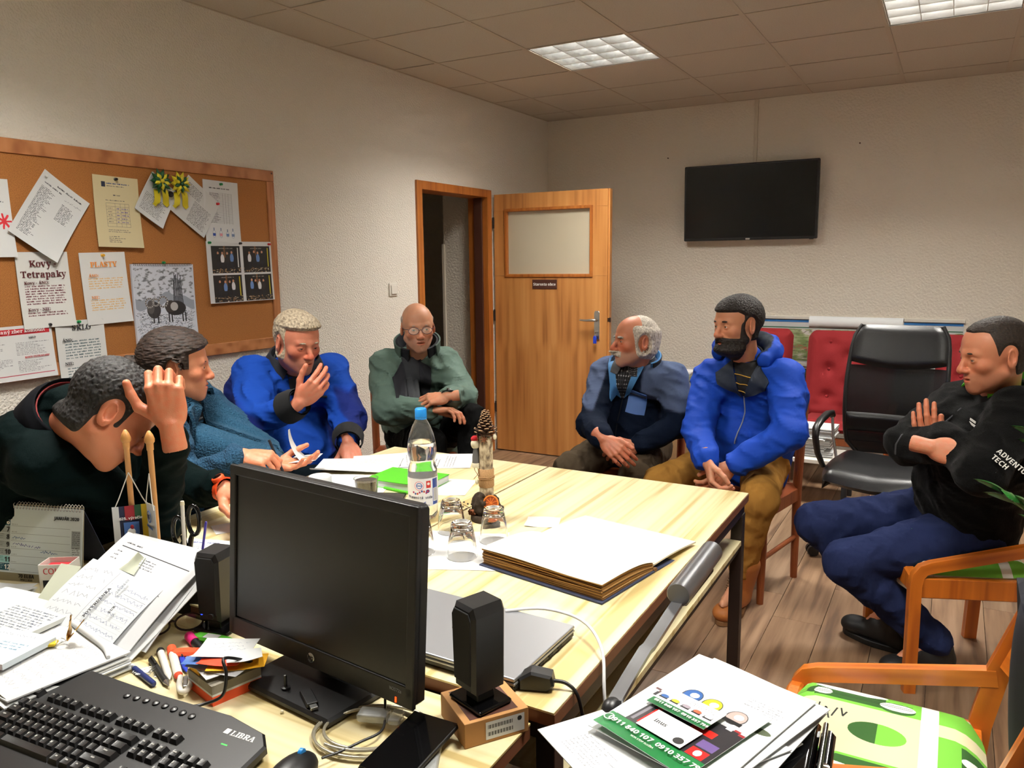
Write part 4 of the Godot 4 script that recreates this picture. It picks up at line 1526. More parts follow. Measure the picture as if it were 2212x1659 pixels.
func shoe(parent: Node3D, an: Vector3, toe: Vector3, m, sole, boot: bool, leg := Vector3.UP) -> void:
	var fl := V(toe.x - an.x, 0, toe.z - an.z).normalized()
	var at := Transform3D(Basis(Vector3.UP.cross(fl), Vector3.UP, fl), V(an.x, 0, an.z))
	var s := SDF.new(V(-0.085, -0.01, -0.12), V(0.085, 0.29, 0.24), 0.006)
	s.cap(V(0, 0.055, -0.04), V(0, 0.042, 0.12), 0.042, 0.036, 0.02)
	s.ell(V(0, 0.045, 0.145), V(0.047, 0.036, 0.055), 0.02)
	s.cap(V(0, 0.07, 0.0), V(0, 0.085, 0.06), 0.042, 0.03, 0.03)
	s.cap(V(0, 0.06, -0.03), (V(0, 0.05, -0.015) + at.basis.inverse() * leg.normalized() * 0.18) if boot else V(0, 0.115, -0.015), 0.046, 0.053, 0.02)
	s.cut(Vector3.DOWN, -0.022)
	s.cut(Vector3.UP, 0.245 if boot else 0.115)
	var mb := MB.new()
	s.build(mb, at)
	var o := obj(mb, "shoe", m, parent)
	var pl: Array = []
	for k in 24:
		var a := TAU * k / 24
		var z := sin(a) * 0.138
		var w := 0.050 - 0.010 * sm(0.02, -0.08, z) - 0.004 * sm(0.1, 0.14, z)
		pl.append(Vector2(cos(a) * w * (1.15 if absf(cos(a)) < 0.7 else 1.0), z + 0.055))
	var so := MB.new()
	so.at(at * Transform3D(Basis(Vector3.RIGHT, Vector3(0, 0, 1), Vector3.DOWN), V(0, 0.024, 0)))
	so.prism(pl, 0.0, 0.023, 0.003)
	obj(so, "sole", sole, o)
	if boot:
		var lc := MB.new()
		lc.at(at)
		for k in 6:
			var y := 0.105 + 0.018 * k
			var z := 0.082 - 0.0095 * k
			lc.tube([V(-0.024, y - 0.005, z - 0.006), V(0, y, z + 0.003), V(0.024, y + 0.007, z - 0.006)], 0.0026, 6)
			lc.tube([V(-0.024, y + 0.007, z - 0.006), V(0, y, z + 0.004), V(0.024, y - 0.005, z - 0.006)], 0.0026, 6)
		obj(lc, "laces", "lace_brown", o)

# skin mesh of the whole figure under its clothes
func bare(mb: MB, J: Dictionary, tone: Color) -> void:
	var lo: Vector3 = J.pel
	var hi: Vector3 = J.pel
	for k in J:
		lo = lo.min(J[k])
		hi = hi.max(J[k])
	var s := SDF.new(lo - Vector3(0.12, 0.03, 0.12), hi + Vector3(0.12, 0.0, 0.12), 0.016)
	s.cap(J.pel, J.chest, 0.09, 0.1, 0.03)
	s.cap(J.chest, J.nb - V(0, 0.06, 0), 0.1, 0.06, 0.03)
	s.cap(J.nb - V(0, 0.06, 0), J.nb.lerp(J.head, 0.35), 0.045, 0.045, 0.02)
	for d in ["L", "R"]:
		s.cap(J.nb - V(0, 0.07, 0), J["sh" + d], 0.045, 0.042, 0.02)
		s.cap(J["sh" + d], J["el" + d], 0.036, 0.032, 0.02)
		s.cap(J["el" + d], J["wr" + d], 0.031, 0.022, 0.02)
		s.cap(J.pel, J["hip" + d], 0.07, 0.07, 0.02)
		s.cap(J["hip" + d], J["knee" + d], 0.062, 0.045, 0.02)
		s.cap(J["knee" + d], J["ank" + d], 0.045, 0.032, 0.02)
		s.cap(J["ank" + d], J["toe" + d] + V(0, 0.015, 0), 0.03, 0.018, 0.02)
	s.build(mb, Transform3D(), func(_p, _n): return tone)

func person(label: String, J: Dictionary) -> Node3D:
	var at: Vector3 = (J.ankL + J.ankR) * 0.5
	return thing("person", label, "person")

func body_frame(J: Dictionary, S: Vector3) -> Transform3D:
	var U: Vector3 = (J.nb - J.pel).normalized()
	S = (S - U * S.dot(U)).normalized()
	return Transform3D(Basis(S, U, S.cross(U)), J.chest)

func joints() -> Dictionary:
	var r := {}
	r.A = {"ankL": V(2.395, 0.125, 2.995), "ankR": V(2.021, 0.107, 3.001), "chest": V(2.373, 0.876, 2.63), "elL": V(2.571, 0.779, 2.965), "elR": V(2.181, 0.739, 2.898), "head": V(2.317, 1.198, 2.829), "hipL": V(2.415, 0.549, 2.656), "hipR": V(2.219, 0.548, 2.622), "kneeL": V(2.487, 0.522, 3.079), "kneeR": V(2.052, 0.516, 3.018), "nb": V(2.338, 1.034, 2.739), "pel": V(2.32, 0.543, 2.622), "shL": V(2.511, 0.984, 2.769), "shR": V(2.172, 0.948, 2.696), "toeL": V(2.375, 0.07, 3.16), "toeR": V(2, 0.05, 3.159), "wrL": V(2.368, 0.641, 3.059), "wrR": V(2.286, 0.661, 3.122)}
	r.B = {"ankL": V(1.735, 0.164, 2.96), "ankR": V(1.465, 0.142, 2.957), "chest": V(1.723, 0.861, 2.53), "elL": V(2.029, 0.71, 2.688), "elR": V(1.685, 0.728, 2.92), "head": V(1.82, 1.099, 2.721), "hipL": V(1.837, 0.541, 2.557), "hipR": V(1.643, 0.539, 2.553), "kneeL": V(1.922, 0.517, 2.965), "kneeR": V(1.601, 0.517, 2.967), "nb": V(1.81, 0.987, 2.648), "pel": V(1.74, 0.534, 2.56), "shL": V(1.972, 0.92, 2.61), "shR": V(1.645, 0.925, 2.67), "toeL": V(1.704, 0.062, 3.086), "toeR": V(1.423, 0.056, 3.091), "wrL": V(1.891, 0.638, 2.887), "wrR": V(1.834, 0.711, 3.122)}
	r.C = {"ankL": V(3.131, 0.126, 3.192), "ankR": V(2.994, 0.167, 3.058), "chest": V(3.202, 0.843, 3.161), "elL": V(3.221, 0.833, 3.509), "elR": V(3.003, 0.834, 3.201), "head": V(3.239, 1.157, 3.224), "hipL": V(3.228, 0.525, 3.137), "hipR": V(3.124, 0.531, 2.97), "kneeL": V(2.844, 0.401, 3.293), "kneeR": V(2.71, 0.462, 3.083), "nb": V(3.275, 1.016, 3.1), "pel": V(3.207, 0.529, 3.035), "shL": V(3.317, 0.987, 3.282), "shR": V(3.147, 0.95, 2.977), "toeL": V(3.015, 0.046, 3.284), "toeR": V(2.892, 0.04, 3.017), "wrL": V(3.102, 0.907, 3.29), "wrR": V(3.132, 0.876, 3.423)}
	r.D = {"ankL": V(1.137, 0.349, 3.113), "ankR": V(0.944, 0.193, 3.153), "chest": V(0.575, 0.87, 2.813), "elL": V(0.95, 0.783, 2.874), "elR": V(0.696, 0.756, 3.169), "head": V(0.757, 1.151, 2.984), "hipL": V(0.714, 0.56, 2.734), "hipR": V(0.564, 0.545, 2.854), "kneeL": V(1.048, 0.699, 2.944), "kneeR": V(0.899, 0.585, 3.099), "nb": V(0.692, 0.999, 2.898), "pel": V(0.629, 0.546, 2.781), "shL": V(0.762, 0.941, 2.737), "shR": V(0.565, 0.949, 3.012), "toeL": V(1.217, 0.243, 3.211), "toeR": V(0.988, 0.082, 3.267), "wrL": V(1.014, 0.836, 3.112), "wrR": V(0.946, 0.772, 3.138)}
	r.E = {"ankL": V(1.02, 0.123, 3.601), "ankR": V(1, 0.123, 3.85), "chest": V(0.525, 0.911, 3.709), "elL": V(0.894, 0.821, 3.688), "elR": V(0.772, 0.863, 4.084), "head": V(0.777, 1.158, 3.844), "hipL": V(0.574, 0.561, 3.621), "hipR": V(0.546, 0.561, 3.825), "kneeL": V(1.016, 0.545, 3.619), "kneeR": V(0.988, 0.545, 3.85), "nb": V(0.669, 1.03, 3.764), "pel": V(0.55, 0.562, 3.722), "shL": V(0.689, 1.002, 3.568), "shR": V(0.586, 1.018, 3.909), "toeL": V(1.179, 0.05, 3.6), "toeR": V(1.159, 0.05, 3.85), "wrL": V(1.065, 0.774, 3.889), "wrR": V(1.018, 0.97, 4.089)}
	r.F = {"ankL": V(1.028, 0.14, 4.3), "ankR": V(1.027, 0.14, 4.5), "chest": V(0.67, 0.854, 4.411), "elL": V(0.889, 0.786, 4.193), "elR": V(0.946, 0.752, 4.567), "head": V(0.778, 1.127, 4.418), "hipL": V(0.618, 0.548, 4.308), "hipR": V(0.61, 0.548, 4.493), "kneeL": V(1.017, 0.521, 4.3), "kneeR": V(1.01, 0.522, 4.5), "nb": V(0.713, 1.031, 4.376), "pel": V(0.602, 0.546, 4.4), "shL": V(0.67, 0.943, 4.226), "shR": V(0.799, 0.972, 4.521), "toeL": V(1.164, 0.059, 4.3), "toeR": V(1.163, 0.06, 4.5), "wrL": V(1.1, 0.789, 4.309), "wrR": V(1.133, 0.862, 4.465)}
	r.G = {"ankL": V(1.202, 0.124, 4.9), "ankR": V(1.202, 0.124, 5.1), "chest": V(1.03, 0.87, 5.03), "elL": V(1.16, 0.83, 4.72), "elR": V(1.285, 0.797, 4.915), "head": V(1.35, 1.122, 5.049), "hipL": V(0.793, 0.591, 4.899), "hipR": V(0.785, 0.589, 5.101), "kneeL": V(1.228, 0.541, 4.9), "kneeR": V(1.221, 0.542, 5.1), "nb": V(1.17, 1.085, 5.05), "pel": V(0.809, 0.603, 5.001), "shL": V(1.02, 1.01, 4.88), "shR": V(1.235, 1, 5.15), "toeL": V(1.359, 0.05, 4.9), "toeR": V(1.359, 0.051, 5.1), "wrL": V(1.383, 0.862, 4.765), "wrR": V(1.527, 1.105, 5.022)}
	return r

func build_people() -> void:
	mk("skin", Color.WHITE, 0.5, {"vertex_color_use_as_albedo": true, "subsurf_scatter_enabled": true, "subsurf_scatter_strength": 0.06, "uv1_triplanar": true, "uv1_scale": Vector3(9, 9, 9), "normal_enabled": true, "normal_texture": bump(256, noise(71, 0.13, 3), 3.0), "normal_scale": 0.2})
	var hb := grey(512, 512, 200, 40, noise(75, 0.09, 3))
	hb.convert(Image.FORMAT_RGBA8)
	hb.bump_map_to_normal_map(7.0)
	mk("hair", Color.WHITE, 0.7, {"vertex_color_use_as_albedo": true, "uv1_triplanar": true, "uv1_scale": Vector3(9, 9, 9), "normal_enabled": true, "normal_texture": tex(hb), "normal_scale": 0.6})
	mk("cloth", Color.WHITE, 0.85, {"metallic_specular": 0.2, "vertex_color_use_as_albedo": true, "uv1_triplanar": true, "uv1_scale": Vector3(7, 7, 7), "normal_enabled": true, "normal_texture": bump(256, noise(72, 0.18, 2), 3.0), "normal_scale": 0.22})
	mk("shell_cloth", Color.WHITE, 0.68, {"metallic_specular": 0.3, "vertex_color_use_as_albedo": true})
	mk("fleece", Color.WHITE, 0.95, {"metallic_specular": 0.15, "vertex_color_use_as_albedo": true, "rim_enabled": true, "rim": 0.12, "uv1_triplanar": true, "uv1_scale": Vector3(6, 6, 6), "normal_enabled": true, "normal_texture": bump(256, noise(73, 0.25, 2), 5.0), "normal_scale": 0.45})
	mk("eye_white", rgb(214, 204, 196), 0.25)
	mk("boot_tan", rgb(168, 100, 42), 0.6)
	mk("boot_sole", rgb(120, 84, 48), 0.8)
	mk("lace_brown", rgb(92, 60, 32), 0.8)
	var ck := Image.create(64, 64, false, Image.FORMAT_RGB8)
	ck.fill(rgb(16, 16, 18))
	for i in 4:
		ck.fill_rect(Rect2i(0, i * 16, 64, 5), rgb(52, 52, 56))
		ck.fill_rect(Rect2i(i * 16, 0, 5, 64), rgb(52, 52, 56))
		for k in 4:
			ck.fill_rect(Rect2i(k * 16, i * 16, 5, 5), rgb(196, 196, 196))
	mk("check", Color.WHITE, 0.85, {"albedo_texture": tex(ck), "uv1_scale": Vector3(1.6, 2.4, 1)})
	mk("sky_cloth", rgb(70, 130, 186), 0.7)
	mk("pocket_blue", rgb(66, 104, 168), 0.6)
	mk("lime_cloth", rgb(86, 190, 32), 0.85)
	mk("grey_cuff", rgb(70, 72, 76), 0.8)
	mk("knit_black", rgb(14, 14, 16), 0.95)
	mk("dark_navy", rgb(16, 18, 28), 0.8)
	mk("grey_jumper", rgb(44, 46, 50), 0.95)
	mk("green_lining", rgb(72, 92, 84), 0.7)
	mk("spectacle_frame", rgb(30, 34, 60), 0.3)
	mk("lens", Color(1, 1, 1, 0.02), 0.03, {"transparency": BaseMaterial3D.TRANSPARENCY_ALPHA})
	mk("watch_orange", rgb(226, 74, 22), 0.5)
	mk("watch_black", rgb(14, 14, 15), 0.35)
	mk("boucle", Color.WHITE, 0.97, {"vertex_color_use_as_albedo": true, "uv1_triplanar": true, "uv1_scale": Vector3(4, 4, 4), "normal_enabled": true, "normal_texture": bump(256, noise(74, 0.13, 3), 9.0), "normal_scale": 0.9})
	mk("teal_knit", rgb(26, 70, 96), 0.97, {"uv1_triplanar": true, "uv1_scale": Vector3(4, 4, 4), "normal_enabled": true, "normal_texture": M.boucle.normal_texture, "normal_scale": 0.9})
	mk("bead_grey", rgb(90, 92, 96), 0.3)
	mk("shirt_black", rgb(16, 17, 21), 0.85, {"metallic_specular": 0.2})
	mk("red_lining", rgb(120, 26, 26), 0.8)
	mk("scarf_print", rgb(26, 30, 36), 0.85)
	mk("jumper_dark", rgb(30, 30, 32), 0.9)
	mk("yellow_thread", rgb(206, 160, 60), 0.8)
	mk("zip_grey", rgb(150, 156, 166), 0.5)
	mk("navy_lining", rgb(26, 38, 58), 0.6)
	mk("shoe_black", rgb(16, 16, 17), 0.6)
	var all := joints()
	person_a(all.A)
	person_b(all.B)
	person_c(all.C)
	person_d(all.D)
	person_e(all.E)
	person_f(all.F)
	person_g(all.G)

func relaxed() -> Array:
	return [[20, 30, 15], [24, 34, 18], [28, 36, 18], [30, 36, 18]]

func dress(o: Node3D, s: SDF, called: String, m: String, col: Callable) -> void:
	var mb := MB.new()
	s.build(mb, Transform3D(), col)
	obj(mb, called, m, o)

func person_a(J: Dictionary) -> void:
	var o := person("bearded man in a bright blue jacket and tan trousers, hands clasped", J)
	var tone := lin(206, 146, 112)
	var fr := body_frame(J, V(0.339, 0.03, 0.073))
	var skin := MB.new()
	bare(skin, J, tone)
	var hm := MB.new()
	var H := Transform3D(Basis.from_euler(Vector3(0.03, deg_to_rad(-38), 0.03)), J.head)
	var hair := func(p: Vector3) -> float:
		var t := -0.006
		var top := sm(0.052, 0.074, p.y + 0.55 * maxf(0.0, -p.z + 0.045) - 0.0) * 0.014
		var back := sm(0.035, 0.0, p.z) * sm(-0.075, -0.05, p.y) * 0.012
		if absf(p.x) > 0.06 and p.z > -0.035 and p.y < 0.022:
			back *= sm(0.0, 0.02, p.y) * 0.6
		t += maxf(top * 1.25, back * 1.3)
		var jaw := sm(-0.032, -0.052, p.y + 0.15 * absf(p.x)) * sm(-0.02, 0.012, p.z)
		var sideb := sm(0.05, 0.062, absf(p.x)) * sm(0.03, 0.012, absf(p.z - 0.012)) * sm(0.03, 0.0, p.y) * 0.012
		var bd := jaw * (0.013 + 0.014 * sm(-0.07, -0.105, p.y)) * sm(-0.150, -0.112, p.y - 0.35 * (p.z - 0.05))
		if p.z > 0.07:
			bd *= 1.0 - 0.85 * exp(-pow(p.x / 0.016, 4) - pow((p.y + 0.069) / 0.0055, 4))
		if absf(p.x) < 0.016 and p.y > -0.048:
			bd = 0.0
		t += maxf(bd, sideb)
		var br := exp(-(pow((absf(p.x) - 0.032) / 0.019, 2) + pow((p.y - 0.0225) / 0.0052, 2))) * sm(0.05, 0.06, p.z)
		return maxf(t, -0.006 + 0.011 * br)
	head(skin, hm, H, {"tone": tone, "neck": H.affine_inverse() * (J.nb - fr.basis.y * 0.015), "hair": hair, "hair_col": lin(42, 32, 26), "hair_dark": lin(14, 11, 10), "seed": 1, "rough": 0.0036, "strand": Vector3(120, 120, 120), "ruddy": 0.35, "eye": -0.0005, "open": 0.0036})
	# clasped hands
	var fw := fr.basis.z
	var wr: Vector3 = J.wrR
	var wl: Vector3 = J.wrL
	hand(skin, frame(wr, V(0.28, -0.62, 0.35), V(0.9, 0.1, -0.3)), 1.0, [[35, 45, 25], [38, 45, 25], [40, 45, 25], [42, 45, 25]], [V(0.5, 0.8, 0.5), V(0.1, 0.9, 0.5), V(-0.2, 0.9, 0.4)], tone)
	hand(skin, frame(wl, V(-0.5, -0.6, 0.3), V(-0.55, 0.25, -0.75)), -1.0, [[25, 30, 20], [28, 34, 20], [30, 36, 20], [30, 40, 20]], [V(0.5, 0.8, 0.3), V(0.1, 0.9, 0.4), V(-0.1, 0.9, 0.4)], tone)
	obj(skin, "body", "skin", o)
	obj(hm, "hair", "hair", o)
	eyes(o, H, Vector2(-0.25, 0.05), rgb(70, 50, 36))
	var s := upper(J, {"fr": fr, "w": 1.03, "hem": -0.03, "arm": [0.078, 0.068, 0.064, 0.055], "neck": 0.07})
	folds(s, 0.012, 31)
	var blue := lin(22, 70, 178)
	var blue2 := lin(16, 54, 150)
	dress(o, s, "jacket", "shell_cloth", func(p: Vector3, _n): return blue)
	# open neck with the striped jumper
	var jm := patch(s, fr, [Vector2(-0.052, 0.20), Vector2(0.052, 0.20), Vector2(0.006, 0.05), Vector2(-0.006, 0.05)], 10, 16, 0.006)
	obj(jm, "jumper", "jumper_dark", o)
	for k in 3:
		var y := 0.15 - 0.036 * k
		var w := 0.040 - 0.010 * k
		obj(piping(s, fr, [Vector2(-w, y), Vector2(w, y)], 0.0022, 0.009), "jumper_stripe", "yellow_thread", o)
	obj(piping(s, fr, [Vector2(0.0, 0.055), Vector2(0.006, -0.03), Vector2(0.002, -0.09), Vector2(-0.006, -0.15)], 0.003, 0.001), "zip", "zip_grey", o)
	for x: float in [-1.0, 1.0]:
		obj(patch(s, fr, [Vector2(x * 0.055, 0.205), Vector2(x * 0.12, 0.145), Vector2(x * 0.105, 0.10), Vector2(x * 0.006, 0.045)], 8, 8, 0.010, 0.005), "lapel", "navy_lining", o)
	var nf := Transform3D(fr.basis, J.nb + fr.basis.y * 0.0)
	obj(collar(nf, [V(0.082, -0.03, 0.0), V(0.073, 0.02, 0.0), V(0.069, 0.04, 0.0)], 0.05, 0.006), "jumper_neck", "jumper_dark", o)
	# hood lying on the back
	var hd := SDF.new(J.nb - V(0.22, 0.12, 0.24), J.nb + V(0.22, 0.16, 0.16), 0.009)
	for k in 9:
		var a0 := lerpf(-2.1, 2.1, k / 9.0)
		var a1 := lerpf(-2.1, 2.1, (k + 1) / 9.0)
		var p0 := nf * V(sin(a0) * 0.118, 0.012 + 0.055 * cos(a0 * 0.5), -cos(a0) * 0.10 - 0.01)
		var p1 := nf * V(sin(a1) * 0.118, 0.012 + 0.055 * cos(a1 * 0.5), -cos(a1) * 0.10 - 0.01)
		hd.cap(p0, p1, 0.034, 0.034, 0.02)
	hd.ell(nf * V(0, -0.01, -0.115), V(0.11, 0.08, 0.06), 0.03, fr.basis)
	folds(hd, 0.008, 44)
	var navy := lin(22, 34, 52)
	dress(o, hd, "hood", "shell_cloth", func(p: Vector3, n: Vector3):
		var q: Vector3 = nf.affine_inverse() * p
		var inn := Vector2(q.x, q.z + 0.01).length()
		return navy if inn < 0.112 and q.y > -0.03 else blue)
	trousers(o, J, {"legs": 0.98, "cuff": 0.8}, lin(160, 116, 54), 21, "trousers")
	shoe(o, J.ankL, J.toeL, "boot_tan", "boot_sole", true, J.kneeL - J.ankL)
	shoe(o, J.ankR, J.toeR, "boot_tan", "boot_sole", true, J.kneeR - J.ankR)

func trousers(o: Node3D, J: Dictionary, q: Dictionary, c: Color, seed_: int, called := "trousers") -> SDF:
	var s := lower(J, q)
	folds(s, 0.009, seed_, Vector3(9, 6, 9))
	dress(o, s, called, "cloth", func(p: Vector3, _n): return c)
	return s

func brow(p: Vector3, th: float, w := 0.019, h := 0.0052, y := 0.0225) -> float:
	return th * exp(-(pow((absf(p.x) - 0.032) / w, 2) + pow((p.y - y) / h, 2))) * sm(0.05, 0.06, p.z)

func wristband(o: Node3D, called: String, at: Vector3, axis: Vector3, r: float, w: float, m, face = null, toward := Vector3.UP) -> void:
	var b := MB.new()
	b.at(frame(at, axis, toward))
	b.lathe([Vector2(r - 0.004, -w), Vector2(r, -w), Vector2(r, w), Vector2(r - 0.004, w)], 24)
	var k := obj(b, called, m, o)
	if face:
		var t := (toward - axis.normalized() * toward.dot(axis.normalized())).normalized()
		var c := MB.new()
		c.at(frame(at + t * r, t, axis))
		c.lathe([Vector2(0, 0.008), Vector2(0.015, 0.008), Vector2(0.0175, 0.005), Vector2(0.0175, -0.003)], 20)
		obj(c, "watch_case", m, k)
		var d := MB.new()
		d.at(frame(at + t * (r + 0.0085), t, axis))
		d.lathe([Vector2(0, 0.0), Vector2(0.0125, 0.0)], 20)
		obj(d, "watch_face", face, k)

func person_b(J: Dictionary) -> void:
	var o := person("white-haired man with a bushy moustache in a navy fleece, hands folded", J)
	var tone := lin(196, 128, 96)
	var fr := body_frame(J, V(0.98, 0.0, -0.16))
	var skin := MB.new()
	bare(skin, J, tone)
	var hm := MB.new()
	var H := Transform3D(Basis.from_euler(Vector3(-0.05, deg_to_rad(-46), 0.02)), J.head)
	var hair := func(p: Vector3) -> float:
		var side := sm(0.052, 0.0, p.z - 0.25 * p.y) * sm(-0.09, -0.05, p.y) * sm(0.1, 0.045, p.y)
		var t := -0.006 + side * (0.017 + 0.012 * sm(0.02, -0.04, p.y) * sm(0.0, -0.05, p.z))
		t = maxf(t, -0.006 + 0.0075 * sm(0.04, -0.02, p.z) * sm(0.05, 0.07, p.y))
		var mo := sm(0.034, 0.026, absf(p.x)) * sm(-0.072, -0.060, p.y + absf(p.x) * 0.25) * sm(-0.040, -0.047, p.y) * sm(0.06, 0.07, p.z)
		t = maxf(t, -0.006 + 0.016 * mo)
		return maxf(t, -0.006 + brow(p, 0.015, 0.02, 0.007, 0.02))
	var tint := func(p: Vector3, c: Color) -> Color:
		if p.z > 0.06 and p.y > 0.0:
			return c.lerp(lin(92, 90, 88), 0.6)
		return c
	head(skin, hm, H, {"tone": tone, "neck": H.affine_inverse() * (J.nb - fr.basis.y * 0.015), "hair": hair, "hair_col": lin(226, 218, 204), "hair_dark": lin(150, 140, 126), "tint": tint, "seed": 2, "rough": 0.0040, "strand": Vector3(110, 45, 90), "ruddy": 0.9, "nose": 0.006, "open": 0.0032, "stubble": lin(176, 136, 116)})
	hand(skin, frame(J.wrR, V(0.72, -0.42, 0.25), V(-0.2, -0.35, -0.9)), 1.0, [[25, 30, 15], [28, 32, 15], [30, 34, 18], [32, 36, 18]], [V(0.4, 0.8, -0.1), V(0.2, 0.9, 0.0), V(0.1, 0.9, 0.1)], tone * Color(0.95, 0.9, 0.9))
	hand(skin, frame(J.wrL, V(-0.75, -0.20, 0.42), V(0.1, -0.3, -0.9)), -1.0, [[28, 34, 15], [30, 36, 18], [32, 36, 18], [34, 36, 18]], [V(0.5, 0.75, 0.0), V(0.25, 0.9, 0.1), V(0.1, 0.9, 0.2)], tone * Color(0.95, 0.9, 0.9))
	obj(skin, "body", "skin", o)
	obj(hm, "hair", "hair", o)
	eyes(o, H, Vector2(-0.1, 0.0), rgb(96, 110, 116))
	var s := upper(J, {"fr": fr, "w": 1.0, "arm": [0.074, 0.066, 0.062, 0.052]})
	folds(s, 0.010, 51)
	var navy := lin(20, 24, 40)
	var yoke := lin(78, 90, 118)
	var inv := fr.affine_inverse()
	dress(o, s, "fleece_jacket", "cloth", func(p: Vector3, _n):
		var q: Vector3 = inv * p
		var k := sm(-0.006, 0.006, q.y - 0.015 + 0.02 * absf(q.x)) * sm(0.083, 0.093, absf(q.x))
		return navy.lerp(yoke, k))
	var pk := patch(s, fr, [Vector2(0.028, 0.045), Vector2(0.118, 0.035), Vector2(0.118, -0.062), Vector2(0.026, -0.055)], 8, 8, 0.004, 0.004)
	var pko := obj(pk, "chest_pocket", "pocket_blue", o)
	obj(piping(s, fr, [Vector2(0.032, 0.026), Vector2(0.115, 0.018)], 0.003, 0.006), "pocket_zip", "dark_navy", pko)
	obj(patch(s, fr, [Vector2(-0.05, 0.185), Vector2(0.055, 0.185), Vector2(0.006, -0.01), Vector2(-0.008, -0.01)], 10, 16, 0.006), "shirt_front", "check", o)
	for x: float in [-1.0, 1.0]:
		obj(patch(s, fr, [Vector2(x * 0.052, 0.19), Vector2(x * 0.088, 0.17), Vector2(x * 0.032, 0.02), Vector2(x * 0.008, -0.005)], 6, 10, 0.009, 0.004), "collar_facing", "sky_cloth", o)
		obj(patch(s, fr, [Vector2(x * 0.006, 0.185), Vector2(x * 0.055, 0.215), Vector2(x * 0.064, 0.13), Vector2(x * 0.03, 0.125)], 6, 6, 0.013, 0.004), "shirt_collar", "check", o)
	obj(piping(s, fr, [Vector2(0.0, -0.01), Vector2(-0.004, -0.2)], 0.0028, 0.001), "zip", "dark_navy", o)
	var nf := Transform3D(fr.basis, J.nb)
	obj(collar(nf, [V(0.078, -0.04, 0.25), V(0.075, 0.02, 0.12), V(0.072, 0.052, 0.0)], 0.2, 0.005), "shirt_neckband", "check", o)
	obj(collar(nf, [V(0.092, -0.05, 0.3), V(0.09, 0.02, 0.1), V(0.1, 0.05, 0.0)], 0.75, 0.007), "jacket_collar", "sky_cloth", o)
	obj(collar(nf, [V(0.104, -0.06, 0.3), V(0.1, 0.0, 0.1), V(0.104, 0.045, 0.0)], 0.85, 0.006), "jacket_collar", "dark_navy", o)
	trousers(o, J, {}, lin(76, 66, 50), 22)
	for d in ["L", "R"]:
		shoe(o, J["ank" + d], J["toe" + d], "shoe_black", "shoe_black", false)

